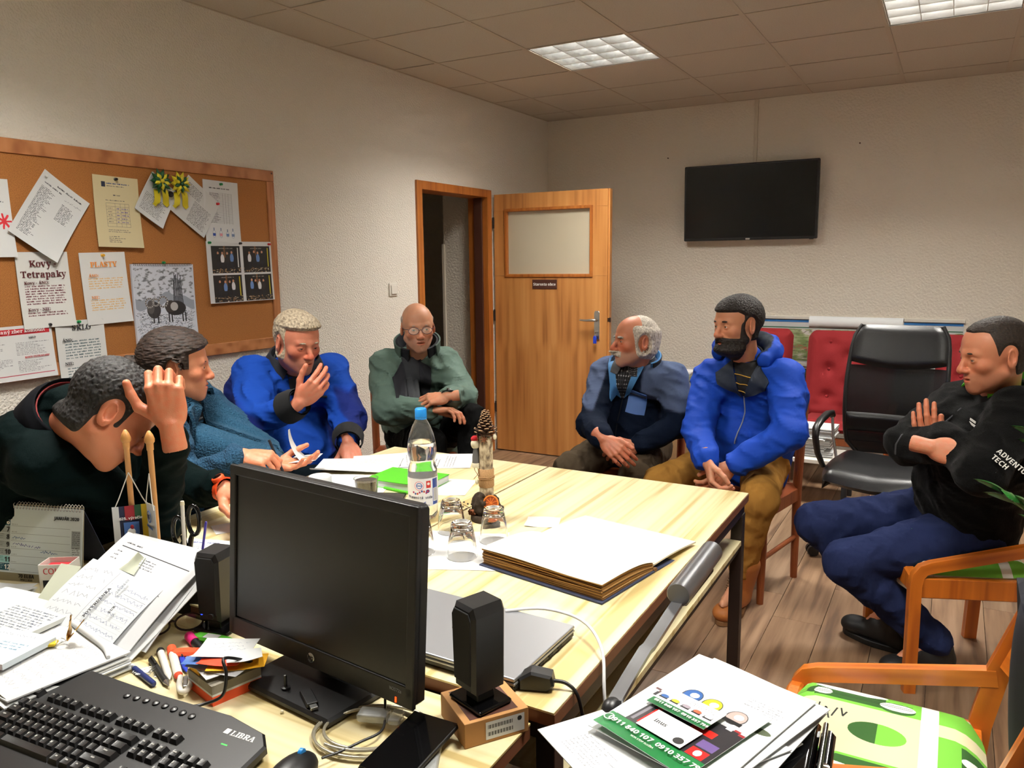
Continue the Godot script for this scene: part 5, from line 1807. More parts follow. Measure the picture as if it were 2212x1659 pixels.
func person_c(J: Dictionary) -> void:
	var o := person("man with crossed arms in a black fleece with a lime green collar", J)
	var tone := lin(208, 140, 106)
	var fr := body_frame(J, V(0.17, 0.04, 0.305))
	var skin := MB.new()
	bare(skin, J, tone)
	var hm := MB.new()
	var H := Transform3D(Basis.from_euler(Vector3(0.14, deg_to_rad(-64), 0.0)), J.head)
	var hair := func(p: Vector3) -> float:
		var line := 0.078 + 0.30 * (p.z - 0.05) - 0.25 * sm(0.03, 0.06, absf(p.x)) * 0.0
		var top := sm(-0.008, 0.012, p.y - line - 0.35 * sm(0.02, 0.05, absf(absf(p.x) - 0.0)) * 0.02)
		var back := sm(0.040, 0.004, p.z - 0.2 * p.y) * sm(-0.085, -0.045, p.y)
		return maxf(maxf(-0.006 + 0.0105 * top, -0.006 + 0.0105 * back), -0.006 + brow(p, 0.009))
	head(skin, hm, H, {"tone": tone, "neck": H.affine_inverse() * (J.nb - fr.basis.y * 0.015), "hair": hair, "hair_col": lin(56, 42, 32), "hair_dark": lin(22, 17, 14), "seed": 3, "trim": 1, "rough": 0.0027, "strand": Vector3(130, 130, 130), "ruddy": 0.45, "open": 0.003, "eye": -0.001, "stubble": lin(176, 116, 88)})
	hand(skin, frame(J.wrL + V(-0.028, -0.092, -0.03), V(-0.16, 0.97, 0.1), V(0.1, 0.05, -1.0)), -1.0, [[4, 14, 12], [4, 16, 12], [6, 16, 12], [8, 18, 12]], [V(0.3, 0.8, 0.3), V(0.05, 0.9, 0.5), V(0.1, 0.9, 0.3)], tone, 0.035, 1.0, 0.0)
	hand(skin, frame(J.wrR + V(-0.05, 0, 0.0), V(0.92, -0.1, 0.25), V(0.2, -0.3, -0.9)), 1.0, relaxed(), [V(0.4, 0.8, 0.1), V(0.1, 0.9, 0.2), V(0.0, 0.9, 0.2)], tone)
	obj(skin, "body", "skin", o)
	obj(hm, "hair", "hair", o)
	eyes(o, H, Vector2(-0.2, -0.15), rgb(80, 92, 96))
	var s := upper(J, {"fr": fr, "w": 1.06, "belly": 0.02, "arm": [0.08, 0.07, 0.066, 0.052]})
	folds(s, 0.011, 61)
	var bk := lin(15, 16, 17)
	dress(o, s, "fleece_jacket", "fleece", func(p: Vector3, _n): return bk)
	var cf: Vector3 = J.elR.lerp(J.wrR, 0.82)
	wristband(o, "cuff", cf, J.wrR - J.elR, 0.05, 0.012, "grey_cuff")
	var nf := Transform3D(fr.basis, J.nb)
	obj(collar(nf, [V(0.088, -0.05, 0.15), V(0.082, 0.0, 0.05), V(0.078, 0.03, 0.0)], 0.35, 0.005), "shirt_neck", "dark_navy", o)
	obj(collar(nf, [V(0.09, -0.01, 0.2), V(0.086, 0.055, 0.05), V(0.115, 0.048, 0.1), V(0.135, 0.008, 0.25)], 0.42, 0.006), "collar", "lime_cloth", o)
	obj(collar(nf, [V(0.10, -0.04, 0.6), V(0.10, 0.02, 0.6), V(0.121, 0.038, 0.7), V(0.142, -0.004, 0.8)], 0.9, 0.006), "collar_back", "knit_black", o)
	obj(piping(s, fr, [Vector2(0, 0.13), Vector2(0, -0.05)], 0.003, 0.001), "zip", "grey_cuff", o)
	# chest mark and sleeve lettering, facing outwards
	var cm := hit(s, fr * V(0.105, 0.125, 0.4), -fr.basis.z, 0.6)
	for k in 2:
		obj(MB.new().at(frame(cm + fr.basis.z * 0.006 - fr.basis.y * 0.012 * k, fr.basis.y, fr.basis.z)).box(V(-0.018, -0.004, 0), V(0.016 + 0.004 * k, 0.004, 0.0012), 0.001), "chest_mark", "white_ink", o)
	var su: Vector3 = J.shL.lerp(J.elL, 0.62)
	var cam := V(3.113, 1.475, 6.20)
	var nd: Vector3 = (V(3.25, 1.1, 4.6) - su).normalized()
	var sp := hit(s, su + nd * 0.25, -nd, 0.4)
	var ax: Vector3 = (V(0.75, -0.62, 0.0)).normalized()
	var up := nd.cross(ax).normalized()
	for k in 2:
		var lp := hit(s, su + nd * 0.25 - up * 0.022 * k, -nd, 0.4)
		letters(o, ["ADVENTURE", "TECH"][k], 0.021, frame(lp + nd * (0.014 + 0.008 * k), up, nd), "white_ink", "bold", false)
	obj(MB.new().tube([fr * V(0.06, -0.30, 0.17), fr * V(0.055, -0.34, 0.185), fr * V(0.06, -0.37, 0.18)], 0.002, 6), "pocket_cord", "lime_cloth", o)
	trousers(o, J, {"legs": 1.06, "cuff": 1.0}, lin(34, 46, 78), 23)
	for d in ["L", "R"]:
		shoe(o, J["ank" + d], J["toe" + d], "shoe_black", "shoe_black", false)

func person_d(J: Dictionary) -> void:
	var o := person("bald man with glasses in a grey-green parka beside the doorway", J)
	var tone := lin(204, 150, 118)
	var fr := body_frame(J, V(0.72, 0.0, -0.6))
	var skin := MB.new()
	bare(skin, J, tone)
	var hm := MB.new()
	var H := Transform3D(Basis.from_euler(Vector3(0.05, deg_to_rad(44), 0.03)), J.head)
	var hair := func(p: Vector3) -> float:
		var side := sm(0.03, 0.005, p.z) * sm(-0.08, -0.055, p.y) * sm(0.075, 0.05, p.y)
		return maxf(-0.006 + 0.0105 * side, -0.006 + brow(p, 0.0078))
	head(skin, hm, H, {"tone": tone, "neck": H.affine_inverse() * (J.nb - fr.basis.y * 0.015), "hair": hair, "hair_col": lin(206, 196, 184), "hair_dark": lin(150, 138, 126), "seed": 4, "trim": 1, "rough": 0.0023, "strand": Vector3(110, 60, 110), "ruddy": 0.6, "mouth": 0.0035, "fat": 0.003, "stubble": lin(176, 130, 108)})
	hand(skin, frame(J.wrL, V(-0.62, -0.08, 0.45), V(-0.3, -0.85, -0.4)), -1.0, [[25, 35, 20], [28, 38, 20], [30, 38, 20], [32, 38, 20]], [V(0.6, 0.6, 0.3), V(0.3, 0.9, 0.3), V(0.1, 0.9, 0.3)], tone * Color(0.95, 0.9, 0.86))
	hand(skin, frame(J.wrR, V(0.82, -0.02, -0.35), V(0.1, -0.9, 0.2)), 1.0, relaxed(), [V(0.6, 0.6, 0.2), V(0.3, 0.9, 0.2), V(0.1, 0.9, 0.2)], tone * Color(0.95, 0.9, 0.86))
	obj(skin, "body", "skin", o)
	obj(hm, "hair", "hair", o)
	eyes(o, H, Vector2(0.1, -0.05), rgb(88, 84, 70))
	# spectacles
	var g := MB.new()
	g.at(H)
	for x: float in [-1.0, 1.0]:
		var rim: Array = []
		for k in 21:
			var a := TAU * k / 20
			rim.append(V(x * 0.033 + 0.026 * cos(a), -0.002 + 0.018 * sin(a) * (1.0 - 0.12 * absf(cos(a))), 0.103 - 0.006 * absf(cos(a)) * 0.0 - 0.25 * absf(x * 0.033 + 0.026 * cos(a)) * 0.35))
		g.tube(rim, 0.0013, 6, false)
		g.tube([V(x * 0.059, 0.006, 0.096), V(x * 0.074, 0.006, 0.07), V(x * 0.08, 0.006, 0.0), V(x * 0.08, -0.008, -0.02)], 0.0016, 6)
	g.tube([V(-0.008, 0.002, 0.105), V(0, 0.004, 0.108), V(0.008, 0.002, 0.105)], 0.0014, 6)
	var gl := obj(g, "spectacles", "spectacle_frame", o)
	var ln := MB.new()
	ln.at(H)
	for x: float in [-1.0, 1.0]:
		var pl: Array = []
		for k in 18:
			var a := TAU * k / 18
			pl.append(Vector2(x * 0.033 + 0.025 * cos(a), -0.002 + 0.017 * sin(a)))
		ln.prism(pl, 0.098, 0.0988)
	obj(ln, "lenses", "lens", gl)
	var s := upper(J, {"fr": fr, "w": 1.08, "belly": 0.03, "arm": [0.084, 0.08, 0.075, 0.056], "hem": -0.06})
	folds(s, 0.016, 71, Vector3(4, 9, 4))
	var gr := lin(88, 108, 98)
	dress(o, s, "parka", "shell_cloth", func(p: Vector3, _n): return gr)
	obj(patch(s, fr, [Vector2(-0.045, 0.18), Vector2(0.055, 0.18), Vector2(0.035, -0.06), Vector2(-0.01, -0.06)], 8, 14, 0.006), "jumper", "grey_jumper", o)
	for x: float in [-1.0, 1.0]:
		obj(patch(s, fr, [Vector2(x * 0.04, 0.165), Vector2(x * 0.10, 0.13), Vector2(x * 0.075 + 0.012, -0.07), Vector2(x * 0.03 + 0.012, -0.09)], 7, 14, 0.012, 0.006), "lapel", "dark_navy", o)
	obj(patch(s, fr, [Vector2(0.05, -0.075), Vector2(0.14, -0.06), Vector2(0.14, -0.14), Vector2(0.05, -0.16)], 6, 6, 0.006, 0.005), "pocket_flap", "green_lining", o)
	var nf := Transform3D(fr.basis, J.nb)
	obj(collar(nf, [V(0.098, -0.05, 0.35), V(0.09, 0.03, 0.1), V(0.1, 0.085, 0.0)], 0.45, 0.012), "collar", "dark_navy", o)
	obj(collar(nf, [V(0.116, -0.06, 0.55), V(0.108, 0.02, 0.3), V(0.114, 0.088, 0.15)], 0.7, 0.008), "collar_shell", "green_lining", o)
	obj(collar(nf, [V(0.084, -0.03, 0.1), V(0.074, 0.03, 0.0)], 0.1, 0.005), "jumper_neck", "grey_jumper", o)
	wristband(o, "wristwatch", J.wrL, J.wrL - J.elL, 0.033, 0.010, "watch_black", "steel", V(0.4, 0.8, 0.5))
	trousers(o, J, {"legs": 1.05}, lin(17, 17, 20), 24)
	for d in ["L", "R"]:
		shoe(o, J["ank" + d], J["toe" + d], "shoe_black", "shoe_black", false)

func person_e(J: Dictionary) -> void:
	var o := person("grey-haired man in a blue work jacket raising one hand to his chin", J)
	var tone := lin(190, 122, 96)
	var fr := body_frame(J, V(0.30, 0.0, -0.46))
	var skin := MB.new()
	bare(skin, J, tone)
	var hm := MB.new()
	var H := Transform3D(Basis.from_euler(Vector3(0.22, deg_to_rad(76), -0.02)), J.head)
	var hair := func(p: Vector3) -> float:
		var line := 0.072 + 0.12 * (p.z - 0.05)
		var top := sm(-0.012, 0.012, p.y - line) * (0.018 + 0.006 * sm(0.0, 0.06, p.z))
		var back := sm(0.034, 0.012, p.z) * sm(-0.075, -0.05, p.y) * 0.014
		return maxf(-0.006 + maxf(top, back), -0.006 + brow(p, 0.010))
	head(skin, hm, H, {"tone": tone, "neck": H.affine_inverse() * (J.nb - fr.basis.y * 0.015), "hair": hair, "hair_col": lin(196, 180, 154), "hair_dark": lin(112, 100, 84), "seed": 5, "rough": 0.0040, "strand": Vector3(120, 60, 45), "ruddy": 1.0, "fat": 0.005, "jaw": 1.08, "open": 0.0022, "eye": -0.002, "stubble": lin(170, 112, 90)})
	hand(skin, frame(J.wrR, V(0.62, 0.62, -0.28), V(-0.6, 0.2, -0.75)), 1.0, [[30, 30, 20], [34, 34, 20], [38, 36, 20], [40, 38, 20]], [V(0.6, 0.7, 0.2), V(0.4, 0.9, 0.1), V(0.3, 0.9, 0.0)], tone)
	hand(skin, frame(J.wrL, V(0.5, -0.5, 0.35), V(-0.3, -0.6, -0.3)), -1.0, relaxed(), [V(0.6, 0.6, 0.3), V(0.2, 0.9, 0.3), V(0.0, 0.9, 0.3)], tone)
	obj(skin, "body", "skin", o)
	obj(hm, "hair", "hair", o)
	eyes(o, H, Vector2(0.0, -0.25), rgb(86, 96, 104))
	var s := upper(J, {"fr": fr, "w": 1.14, "belly": 0.045, "arm": [0.086, 0.076, 0.068, 0.044]})
	folds(s, 0.014, 81)
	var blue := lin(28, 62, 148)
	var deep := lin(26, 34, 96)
	var inv := fr.affine_inverse()
	var elR: Vector3 = J.elR
	var shR: Vector3 = J.shR
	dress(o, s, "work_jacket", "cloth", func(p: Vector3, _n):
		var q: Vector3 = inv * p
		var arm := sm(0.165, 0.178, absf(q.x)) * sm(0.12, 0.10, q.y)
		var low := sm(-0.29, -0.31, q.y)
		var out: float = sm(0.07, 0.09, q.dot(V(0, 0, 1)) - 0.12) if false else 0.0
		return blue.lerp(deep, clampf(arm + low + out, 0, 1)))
	for d in ["R", "L"]:
		var a: Vector3 = J["el" + d]
		var b: Vector3 = J["wr" + d]
		var c := MB.new()
		c.tube([a.lerp(b, 0.72), a.lerp(b, 0.86), a.lerp(b, 1.0)], [0.064, 0.062, 0.052], 20, false)
		c.tube([a.lerp(b, 1.0), a.lerp(b, 0.86)], [0.046, 0.044], 20, false)
		obj(c, "knitted_cuff", "knit_black", o)
	obj(patch(s, fr, [Vector2(-0.03, 0.21), Vector2(0.03, 0.21), Vector2(0.006, 0.08), Vector2(-0.006, 0.08)], 6, 8, 0.005), "shirt_front", "scarf_print", o)
	obj(piping(s, fr, [Vector2(0, 0.09), Vector2(0.0, -0.26)], 0.0035, 0.002), "zip", "dark_navy", o)
	obj(piping(s, fr, [Vector2(-0.16, 0.075), Vector2(-0.10, 0.065), Vector2(-0.05, 0.03)], 0.005, 0.002), "pocket_zip", "dark_navy", o)
	obj(piping(s, fr, [Vector2(0.07, 0.065), Vector2(0.14, 0.078)], 0.005, 0.002), "pocket_zip", "dark_navy", o)
	var nf := Transform3D(fr.basis, J.nb)
	obj(collar(nf, [V(0.105, -0.06, 0.2), V(0.095, 0.03, 0.05), V(0.1, 0.075, 0.0), V(0.125, 0.03, 0.12), V(0.14, -0.03, 0.3)], 0.35, 0.007), "collar", "dark_navy", o)
	obj(collar(nf, [V(0.084, -0.03, 0.1), V(0.08, 0.05, 0.0)], 0.2, 0.006), "shirt_neck", "scarf_print", o)
	trousers(o, J, {"legs": 1.08}, lin(20, 22, 30), 25)
	for d in ["L", "R"]:
		shoe(o, J["ank" + d], J["toe" + d], "shoe_black", "shoe_black", false)

func person_f(J: Dictionary) -> void:
	var o := person("woman with dark hair in a bun and a teal woollen cardigan, writing", J)
	var tone := lin(208, 140, 106)
	var fr := body_frame(J, V(-0.14, -0.02, -0.30))
	var skin := MB.new()
	bare(skin, J, tone)
	var hm := MB.new()
	var H := Transform3D(Basis.from_euler(Vector3(0.05, deg_to_rad(140), 0.0)), J.head)
	var hair := func(p: Vector3) -> float:
		var line := 0.058 + 0.35 * (p.z - 0.05)
		var top := sm(-0.01, 0.012, p.y - line) * 0.026
		var back := sm(0.045, 0.02, p.z) * sm(-0.085, -0.06, p.y) * 0.024
		if absf(p.x) > 0.05 and p.y < -0.002 and p.z > -0.055:
			back *= 0.0
		return maxf(-0.006 + maxf(top, back), -0.006 + brow(p, 0.008, 0.018, 0.004))
	head(skin, hm, H, {"tone": tone, "neck": H.affine_inverse() * (J.nb - fr.basis.y * 0.015), "hair": hair, "hair_col": lin(58, 40, 30), "hair_dark": lin(18, 13, 11), "seed": 6, "rough": 0.0045, "strand": Vector3(45, 130, 26), "ruddy": 0.5, "jaw": 0.94, "x": 0})
	# bun at the back of the head
	var bn := SDF.new(V(-0.08, -0.07, -0.23), V(0.08, 0.09, -0.06), 0.004)
	for k in 14:
		var a := TAU * k / 7.0
		var p0 := V(cos(a) * 0.026, 0.0 + sin(a) * 0.026, -0.135 - 0.0022 * k)
		var a1 := TAU * (k + 1) / 7.0
		bn.cap(p0, V(cos(a1) * 0.026, sin(a1) * 0.026, -0.135 - 0.0022 * (k + 1)), 0.015, 0.015, 0.006)
	bn.ell(V(0, 0, -0.12), V(0.035, 0.035, 0.03), 0.01)
	var hn := noise(14, 1.0, 2)
	bn.warp(func(p: Vector3, d: float): return d + 0.006 * hn.get_noise_3dv(p * Vector3(90, 90, 40)), 0.02)
	bn.build(hm, H, func(p: Vector3, _n): return lin(52, 36, 27).lerp(lin(16, 12, 10), clampf(0.5 + hn.get_noise_3dv(p * 130.0), 0, 1)))
	hand(skin, frame(J.wrR, V(0.92, -0.1, -0.35), V(-0.2, -0.75, -0.3)), 1.0, [[50, 55, 30], [58, 60, 35], [64, 62, 35], [66, 62, 35]], [V(0.4, 0.8, 0.5), V(-0.1, 0.9, 0.5), V(-0.4, 0.8, 0.4)], tone, 0.02, 0.92)
	hand(skin, frame(J.wrL, V(0.8, 0.05, -0.3), V(-0.1, 0.9, 0.25)), -1.0, [[12, 18, 10], [14, 20, 10], [16, 20, 10], [18, 22, 10]], [V(0.6, 0.7, 0.4), V(0.4, 0.9, 0.3), V(0.2, 0.9, 0.3)], tone, 0.05, 0.92)
	obj(skin, "body", "skin", o)
	obj(hm, "hair", "hair", o)
	eyes(o, H, Vector2(0.0, 0.0), rgb(80, 64, 48))
	var s := upper(J, {"fr": fr, "w": 0.98, "arm": [0.078, 0.068, 0.062, 0.05], "neck": 0.06})
	folds(s, 0.014, 91)
	var teal := lin(24, 66, 92)
	dress(o, s, "cardigan", "boucle", func(p: Vector3, _n): return teal)
	var nf := Transform3D(fr.basis, J.nb)
	obj(collar(nf, [V(0.098, -0.06, 0.6), V(0.10, 0.03, 0.2), V(0.13, 0.035, 0.2), V(0.155, -0.02, 0.4), V(0.158, -0.075, 0.7)], 0.4, 0.012), "shawl_collar", "teal_knit", o)
	obj(patch(s, fr, [Vector2(-0.06, 0.20), Vector2(0.06, 0.20), Vector2(0.03, -0.22), Vector2(-0.03, -0.22)], 8, 14, 0.006), "blouse", "scarf_print", o)
	for x: float in [-1.0, 1.0]:
		obj(patch(s, fr, [Vector2(x * 0.03, 0.19), Vector2(x * 0.13, 0.17), Vector2(x * 0.10, -0.24), Vector2(x * 0.03, -0.24)], 8, 14, 0.018, 0.012), "lapel", "teal_knit", o)
	var bd := RandomNumberGenerator.new()
	bd.seed = 4
	for k in 14:
		var a := lerpf(-0.9, 0.9, k / 13.0)
		obj(MB.new().ball(nf * V(sin(a) * 0.075, -0.03 - 0.05 * cos(a), 0.06 + cos(a) * 0.035), V(0.006, 0.006, 0.006), 8, 6), "bead", "bead_grey", o)
	trousers(o, J, {"legs": 0.95}, lin(24, 24, 28), 26)
	for d in ["L", "R"]:
		shoe(o, J["ank" + d], J["toe" + d], "shoe_black", "shoe_black", false)

func person_g(J: Dictionary) -> void:
	var o := person("dark-haired man in a black shirt leaning his bowed head on his hand", J)
	var tone := lin(204, 132, 98)
	var fr := body_frame(J, V(-0.05, -0.02, -1.0))
	var skin := MB.new()
	bare(skin, J, tone)
	var hm := MB.new()
	var H := Transform3D(Basis.from_euler(Vector3(0.80, deg_to_rad(146), -0.10)), J.head)
	var spot := noise(6, 90.0, 2)
	var hair := func(p: Vector3) -> float:
		var line := 0.07 + 0.25 * (p.z - 0.05)
		var top := sm(-0.01, 0.012, p.y - line) * 0.016
		var back := sm(0.034, 0.01, p.z) * sm(-0.095, -0.07, p.y) * 0.0155
		var t := -0.006 + maxf(top, back)
		var crown := Vector2(p.x, p.z + 0.02).length()
		if p.y > 0.06:
			t -= 0.015 * exp(-crown * crown / 0.0013) * (0.75 + spot.get_noise_3dv(p))
		return maxf(t, -0.006 + brow(p, 0.010))
	head(skin, hm, H, {"tone": tone, "neck": H.affine_inverse() * (J.nb - fr.basis.y * 0.015), "hair": hair, "hair_col": lin(44, 40, 38), "hair_dark": lin(10, 10, 11), "seed": 7, "trim": 1, "rough": 0.0040, "strand": Vector3(150, 70, 80), "ruddy": 0.5, "fat": 0.004, "jaw": 1.05})
	hand(skin, frame(J.wrR, V(-0.10, 0.97, 0.05), V(-0.66, 0.2, -0.66)), 1.0, [[42, 72, 45], [44, 70, 45], [46, 66, 45], [48, 62, 45]], [V(0.75, 0.5, 0.25), V(0.35, 0.9, 0.1), V(0.15, 0.95, 0.0)], tone, 0.04, 1.04)
	hand(skin, frame(J.wrL, V(0.85, -0.12, -0.1), V(-0.1, -0.9, 0.0)), -1.0, relaxed(), [V(0.6, 0.6, 0.2), V(0.3, 0.9, 0.2), V(0.1, 0.9, 0.2)], tone, 0.05, 1.05, 0.01)
	obj(skin, "body", "skin", o)
	obj(hm, "hair", "hair", o)
	eyes(o, H, Vector2(0.0, -0.2), rgb(70, 56, 44))
	var s := upper(J, {"fr": fr, "w": 1.12, "belly": 0.03, "arm": [0.082, 0.07, 0.062, 0.046], "neck": 0.074})
	folds(s, 0.012, 101)
	var bk := lin(12, 13, 17)
	dress(o, s, "shirt", "cloth", func(p: Vector3, _n): return bk)
	var nd: Vector3 = (J.head - J.nb).normalized()
	var nf := frame(J.nb + nd * 0.0, (nd + V(0, 0.9, 0)).normalized(), fr.basis.z)
	obj(collar(nf, [V(0.104, -0.05, 0.1), V(0.096, 0.025, 0.0), V(0.098, 0.055, 0.0), V(0.118, 0.03, 0.0), V(0.132, -0.02, 0.1)], 0.3, 0.004), "collar", "shirt_black", o)
	obj(collar(nf, [V(0.094, -0.03, 0.1), V(0.09, 0.045, 0.0)], 0.4, 0.003), "collar_lining", "red_lining", o)
	wristband(o, "wristwatch", J.wrL + (J.wrL - J.elL).normalized() * 0.005, J.wrL - J.elL, 0.034, 0.014, "watch_orange", "black_gloss", V(0.2, 0.9, 0.4))
	trousers(o, J, {"legs": 1.05}, lin(24, 26, 36), 27)
	for d in ["L", "R"]:
		shoe(o, J["ank" + d], J["toe" + d], "shoe_black", "shoe_black", false)

const WL := Basis(Vector3(0, 0, -1), Vector3(0, 1, 0), Vector3(1, 0, 0))

func on_wall(z: float, y: float, x: float, roll := 0.0) -> Transform3D:
	return Transform3D(WL * Basis(Vector3(0, 0, 1), deg_to_rad(roll)), V(x, y, z))

func pin(parent: Node3D, p: Vector3, m: String) -> void:
	var b := MB.new()
	b.at(Transform3D(Basis(Vector3.RIGHT, PI / 2), p))
	b.lathe([Vector2(0, 0.014), Vector2(0.005, 0.0135), Vector2(0.006, 0.011), Vector2(0.0035, 0.008), Vector2(0.0035, 0.004), Vector2(0.0065, 0.002), Vector2(0.0065, 0.0), Vector2(0, 0)], 10)
	obj(b, "push_pin", m, parent)

# a sheet pinned to the board, curling a little at its foot
func note(called: String, label: String, category: String, at: Transform3D, w: float, h: float, m, curl := 0.012, th := 0.0008) -> Node3D:
	var o := thing(called, label, category, at)
	var f := func(a: float, b: float) -> Vector3:
		return Vector3((a - 0.5) * w, (0.5 - b) * h, 0.002 + curl * pow(b, 2.4) * (0.6 + 0.4 * a) + curl * 0.25 * pow(absf(a - 0.5) * 2, 3.0))
	obj(MB.new().sheet(f, 8, 10, th), "sheet", m, o)
	return o

func ink(key: String, im: Image, rough := 0.8) -> String:
	mk(key, Color.WHITE, rough, {"albedo_texture": tex(im)})
	return key

func build_noticeboard() -> void:
	for c in [["pin_red", rgb(190, 30, 40)], ["pin_green", rgb(20, 130, 70)], ["pin_black", rgb(24, 24, 28)], ["pin_yellow", rgb(214, 160, 40)], ["pin_white", rgb(222, 222, 220)]]:
		mk(c[0], c[1], 0.3)
	var b := thing("notice_board", "wide cork notice board with a plain wooden frame on the wall", "notice board", Transform3D(WL, V(0, 0, 0)))
	# local x = -z of the room
	var x0 := -5.3
	var x1 := -3.185
	obj(MB.new().box(V(x0, 1.09, 0.002), V(x1 - 0.045, 1.905, 0.014)), "cork_panel", "cork", b)
	obj(MB.new().box(V(x0, 1.895, 0.0), V(x1, 1.95, 0.021), 0.003), "frame_rail", "board_wood", b)
	obj(MB.new().box(V(x0, 1.045, 0.0), V(x1, 1.10, 0.021), 0.003), "frame_rail", "board_wood", b)
	obj(MB.new().box(V(x1 - 0.05, 1.10, 0.0), V(x1, 1.895, 0.0205), 0.003), "frame_stile", "board_wood_up", b)
	obj(MB.new().at(Transform3D(Basis(Vector3.RIGHT, PI / 2), V(x1 - 0.014, 1.937, 0.02))).lathe([Vector2(0, 0.003), Vector2(0.005, 0.002), Vector2(0.006, 0)], 10), "screw", "dark_brown", b)
	var grey := rgb(70, 70, 78)
	# 0 sheets cut by the picture edge
	var im := page(200, 283)
	words(im, 20, 20, 180, 100, 12, 4, grey, 1)
	for k in 7:
		stroke(im, Vector2(170, 150), Vector2(170 + cos(k * 0.9) * 22, 150 + sin(k * 0.9) * 26), 6, rgb(200, 40, 50))
	var n := note("notice_sheet", "white sheets with a red star mark at the board's far end", "notice", on_wall(4.612, 1.655, 0.016, 0.5), 0.205, 0.285, ink("pg0", im))
	n.set_meta("group", "papers pinned to the notice board")
	# 1 tilted list
	im = page(256, 360, rgb(214, 216, 216))
	words(im, 26, 70, 110, 330, 7, 4, grey, 2, 0.5)
	words(im, 150, 90, 220, 180, 7, 4, grey, 3, 0.4)
	words(im, 90, 26, 240, 40, 12, 8, rgb(50, 50, 56), 4, 0.1)
	words(im, 30, 46, 130, 60, 12, 7, grey, 5, 0.1)
	scribble(im, 150, 66, 236, 62, 8, grey, 6)
	n = note("notice_sheet", "tilted white sheet with two columns of names", "notice", on_wall(4.368, 1.67, 0.018, -35.5), 0.208, 0.291, ink("pg1", im), 0.02)
	pin(n, V(-0.09, 0.125, 0.003), "pin_white")
	# 2 cream price list
	im = page(256, 360, rgb(210, 196, 156))
	words(im, 76, 34, 210, 46, 14, 6, rgb(40, 60, 120), 7, 0.1)
	words(im, 76, 48, 180, 56, 10, 4, grey, 8, 0.1)
	im.fill_rect(Rect2i(48, 30, 22, 26), rgb(40, 46, 70))
	words(im, 110, 92, 150, 100, 14, 6, grey, 9, 0.0)
	words(im, 66, 120, 190, 126, 10, 4, grey, 10, 0.2)
	for k in 8:
		im.fill_rect(Rect2i(66, 136 + 17 * k, 130, 1), grey)
	for k: int in [66, 116, 146, 172, 195]:
		im.fill_rect(Rect2i(k, 136, 1, 120), grey)
	for k in 5:
		words(im, 122, 160 + 17 * k, 140, 166 + 17 * k, 10, 5, rgb(80, 70, 150), 20 + k, 0.0)
		words(im, 150, 160 + 17 * k, 190, 166 + 17 * k, 10, 5, rgb(80, 70, 150), 30 + k, 0.0)
		words(im, 74, 160 + 17 * k, 100, 166 + 17 * k, 10, 4, grey, 40 + k, 0.0)
	words(im, 66, 270, 200, 290, 9, 4, grey, 11, 0.2)
	words(im, 66, 304, 170, 336, 9, 4, grey, 12, 0.5)
	n = note("notice_sheet", "cream price list with a small crest and a ruled table", "notice", on_wall(4.076, 1.70, 0.016, -1.0), 0.205, 0.292, ink("pg2", im), 0.016)
	pin(n, V(0.0, 0.135, 0.003), "pin_black")
	# 3 folded pages under the green rosette
	im = page(200, 260)
	words(im, 20, 120, 180, 240, 9, 4, grey, 13, 0.2)
	n = note("notice_sheet", "folded white pages hanging under the green rosette", "notice", on_wall(3.888, 1.76, 0.018, -34), 0.15, 0.195, ink("pg3", im), 0.02, 0.003)
	# 4 tilted letter
	im = page(256, 256)
	words(im, 30, 30, 140, 90, 8, 4, grey, 14, 0.1)
	words(im, 110, 100, 236, 236, 8, 4, grey, 15, 0.1)
	n = note("notice_sheet", "slanted white letter between the yellow rosette and the bottle sheet", "notice", on_wall(3.682, 1.744, 0.017, -36), 0.21, 0.2, ink("pg4", im), 0.012)
	pin(n, V(0.09, 0.09, 0.003), "pin_red")
	# 5 sheet with four bottles
	im = page(256, 360, rgb(220, 222, 224))
	words(im, 44, 40, 200, 50, 14, 7, rgb(50, 50, 56), 16, 0.1)
	for k in 30:
		im.fill_rect(Rect2i(46, 70 + 6 * k, 160, 1), rgb(150, 150, 152))
	words(im, 48, 74, 120, 246, 6, 3, grey, 17, 0.5)
	for k: int in [46, 140, 160, 180, 206]:
		im.fill_rect(Rect2i(k, 70, 1, 180), grey)
	for q in [[62, rgb(40, 70, 150)], [112, rgb(220, 150, 160)], [160, rgb(110, 140, 190)], [200, rgb(120, 140, 180)]]:
		var bx: int = q[0]
		var tall := 22.0 if bx != 160 else 16.0
		disc(im, bx, 310, 11, tall, rgb(150, 160, 176))
		disc(im, bx, 310, 9, tall - 2, rgb(226, 230, 236))
		im.fill_rect(Rect2i(bx - 9, 306, 19, 16), q[1])
		im.fill_rect(Rect2i(bx - 3, int(310 - tall - 14), 7, 16), rgb(120, 134, 160))
	n = note("notice_sheet", "white price sheet with a printed row of four water bottles", "notice", on_wall(3.53, 1.727, 0.0155, -1), 0.206, 0.29, ink("pg5", im), 0.008)
	pin(n, V(0.0, 0.13, 0.003), "pin_green")
	# photo print of four pictures
	im = page(512, 372, rgb(218, 220, 222))
	var r := RandomNumberGenerator.new()
	r.seed = 7
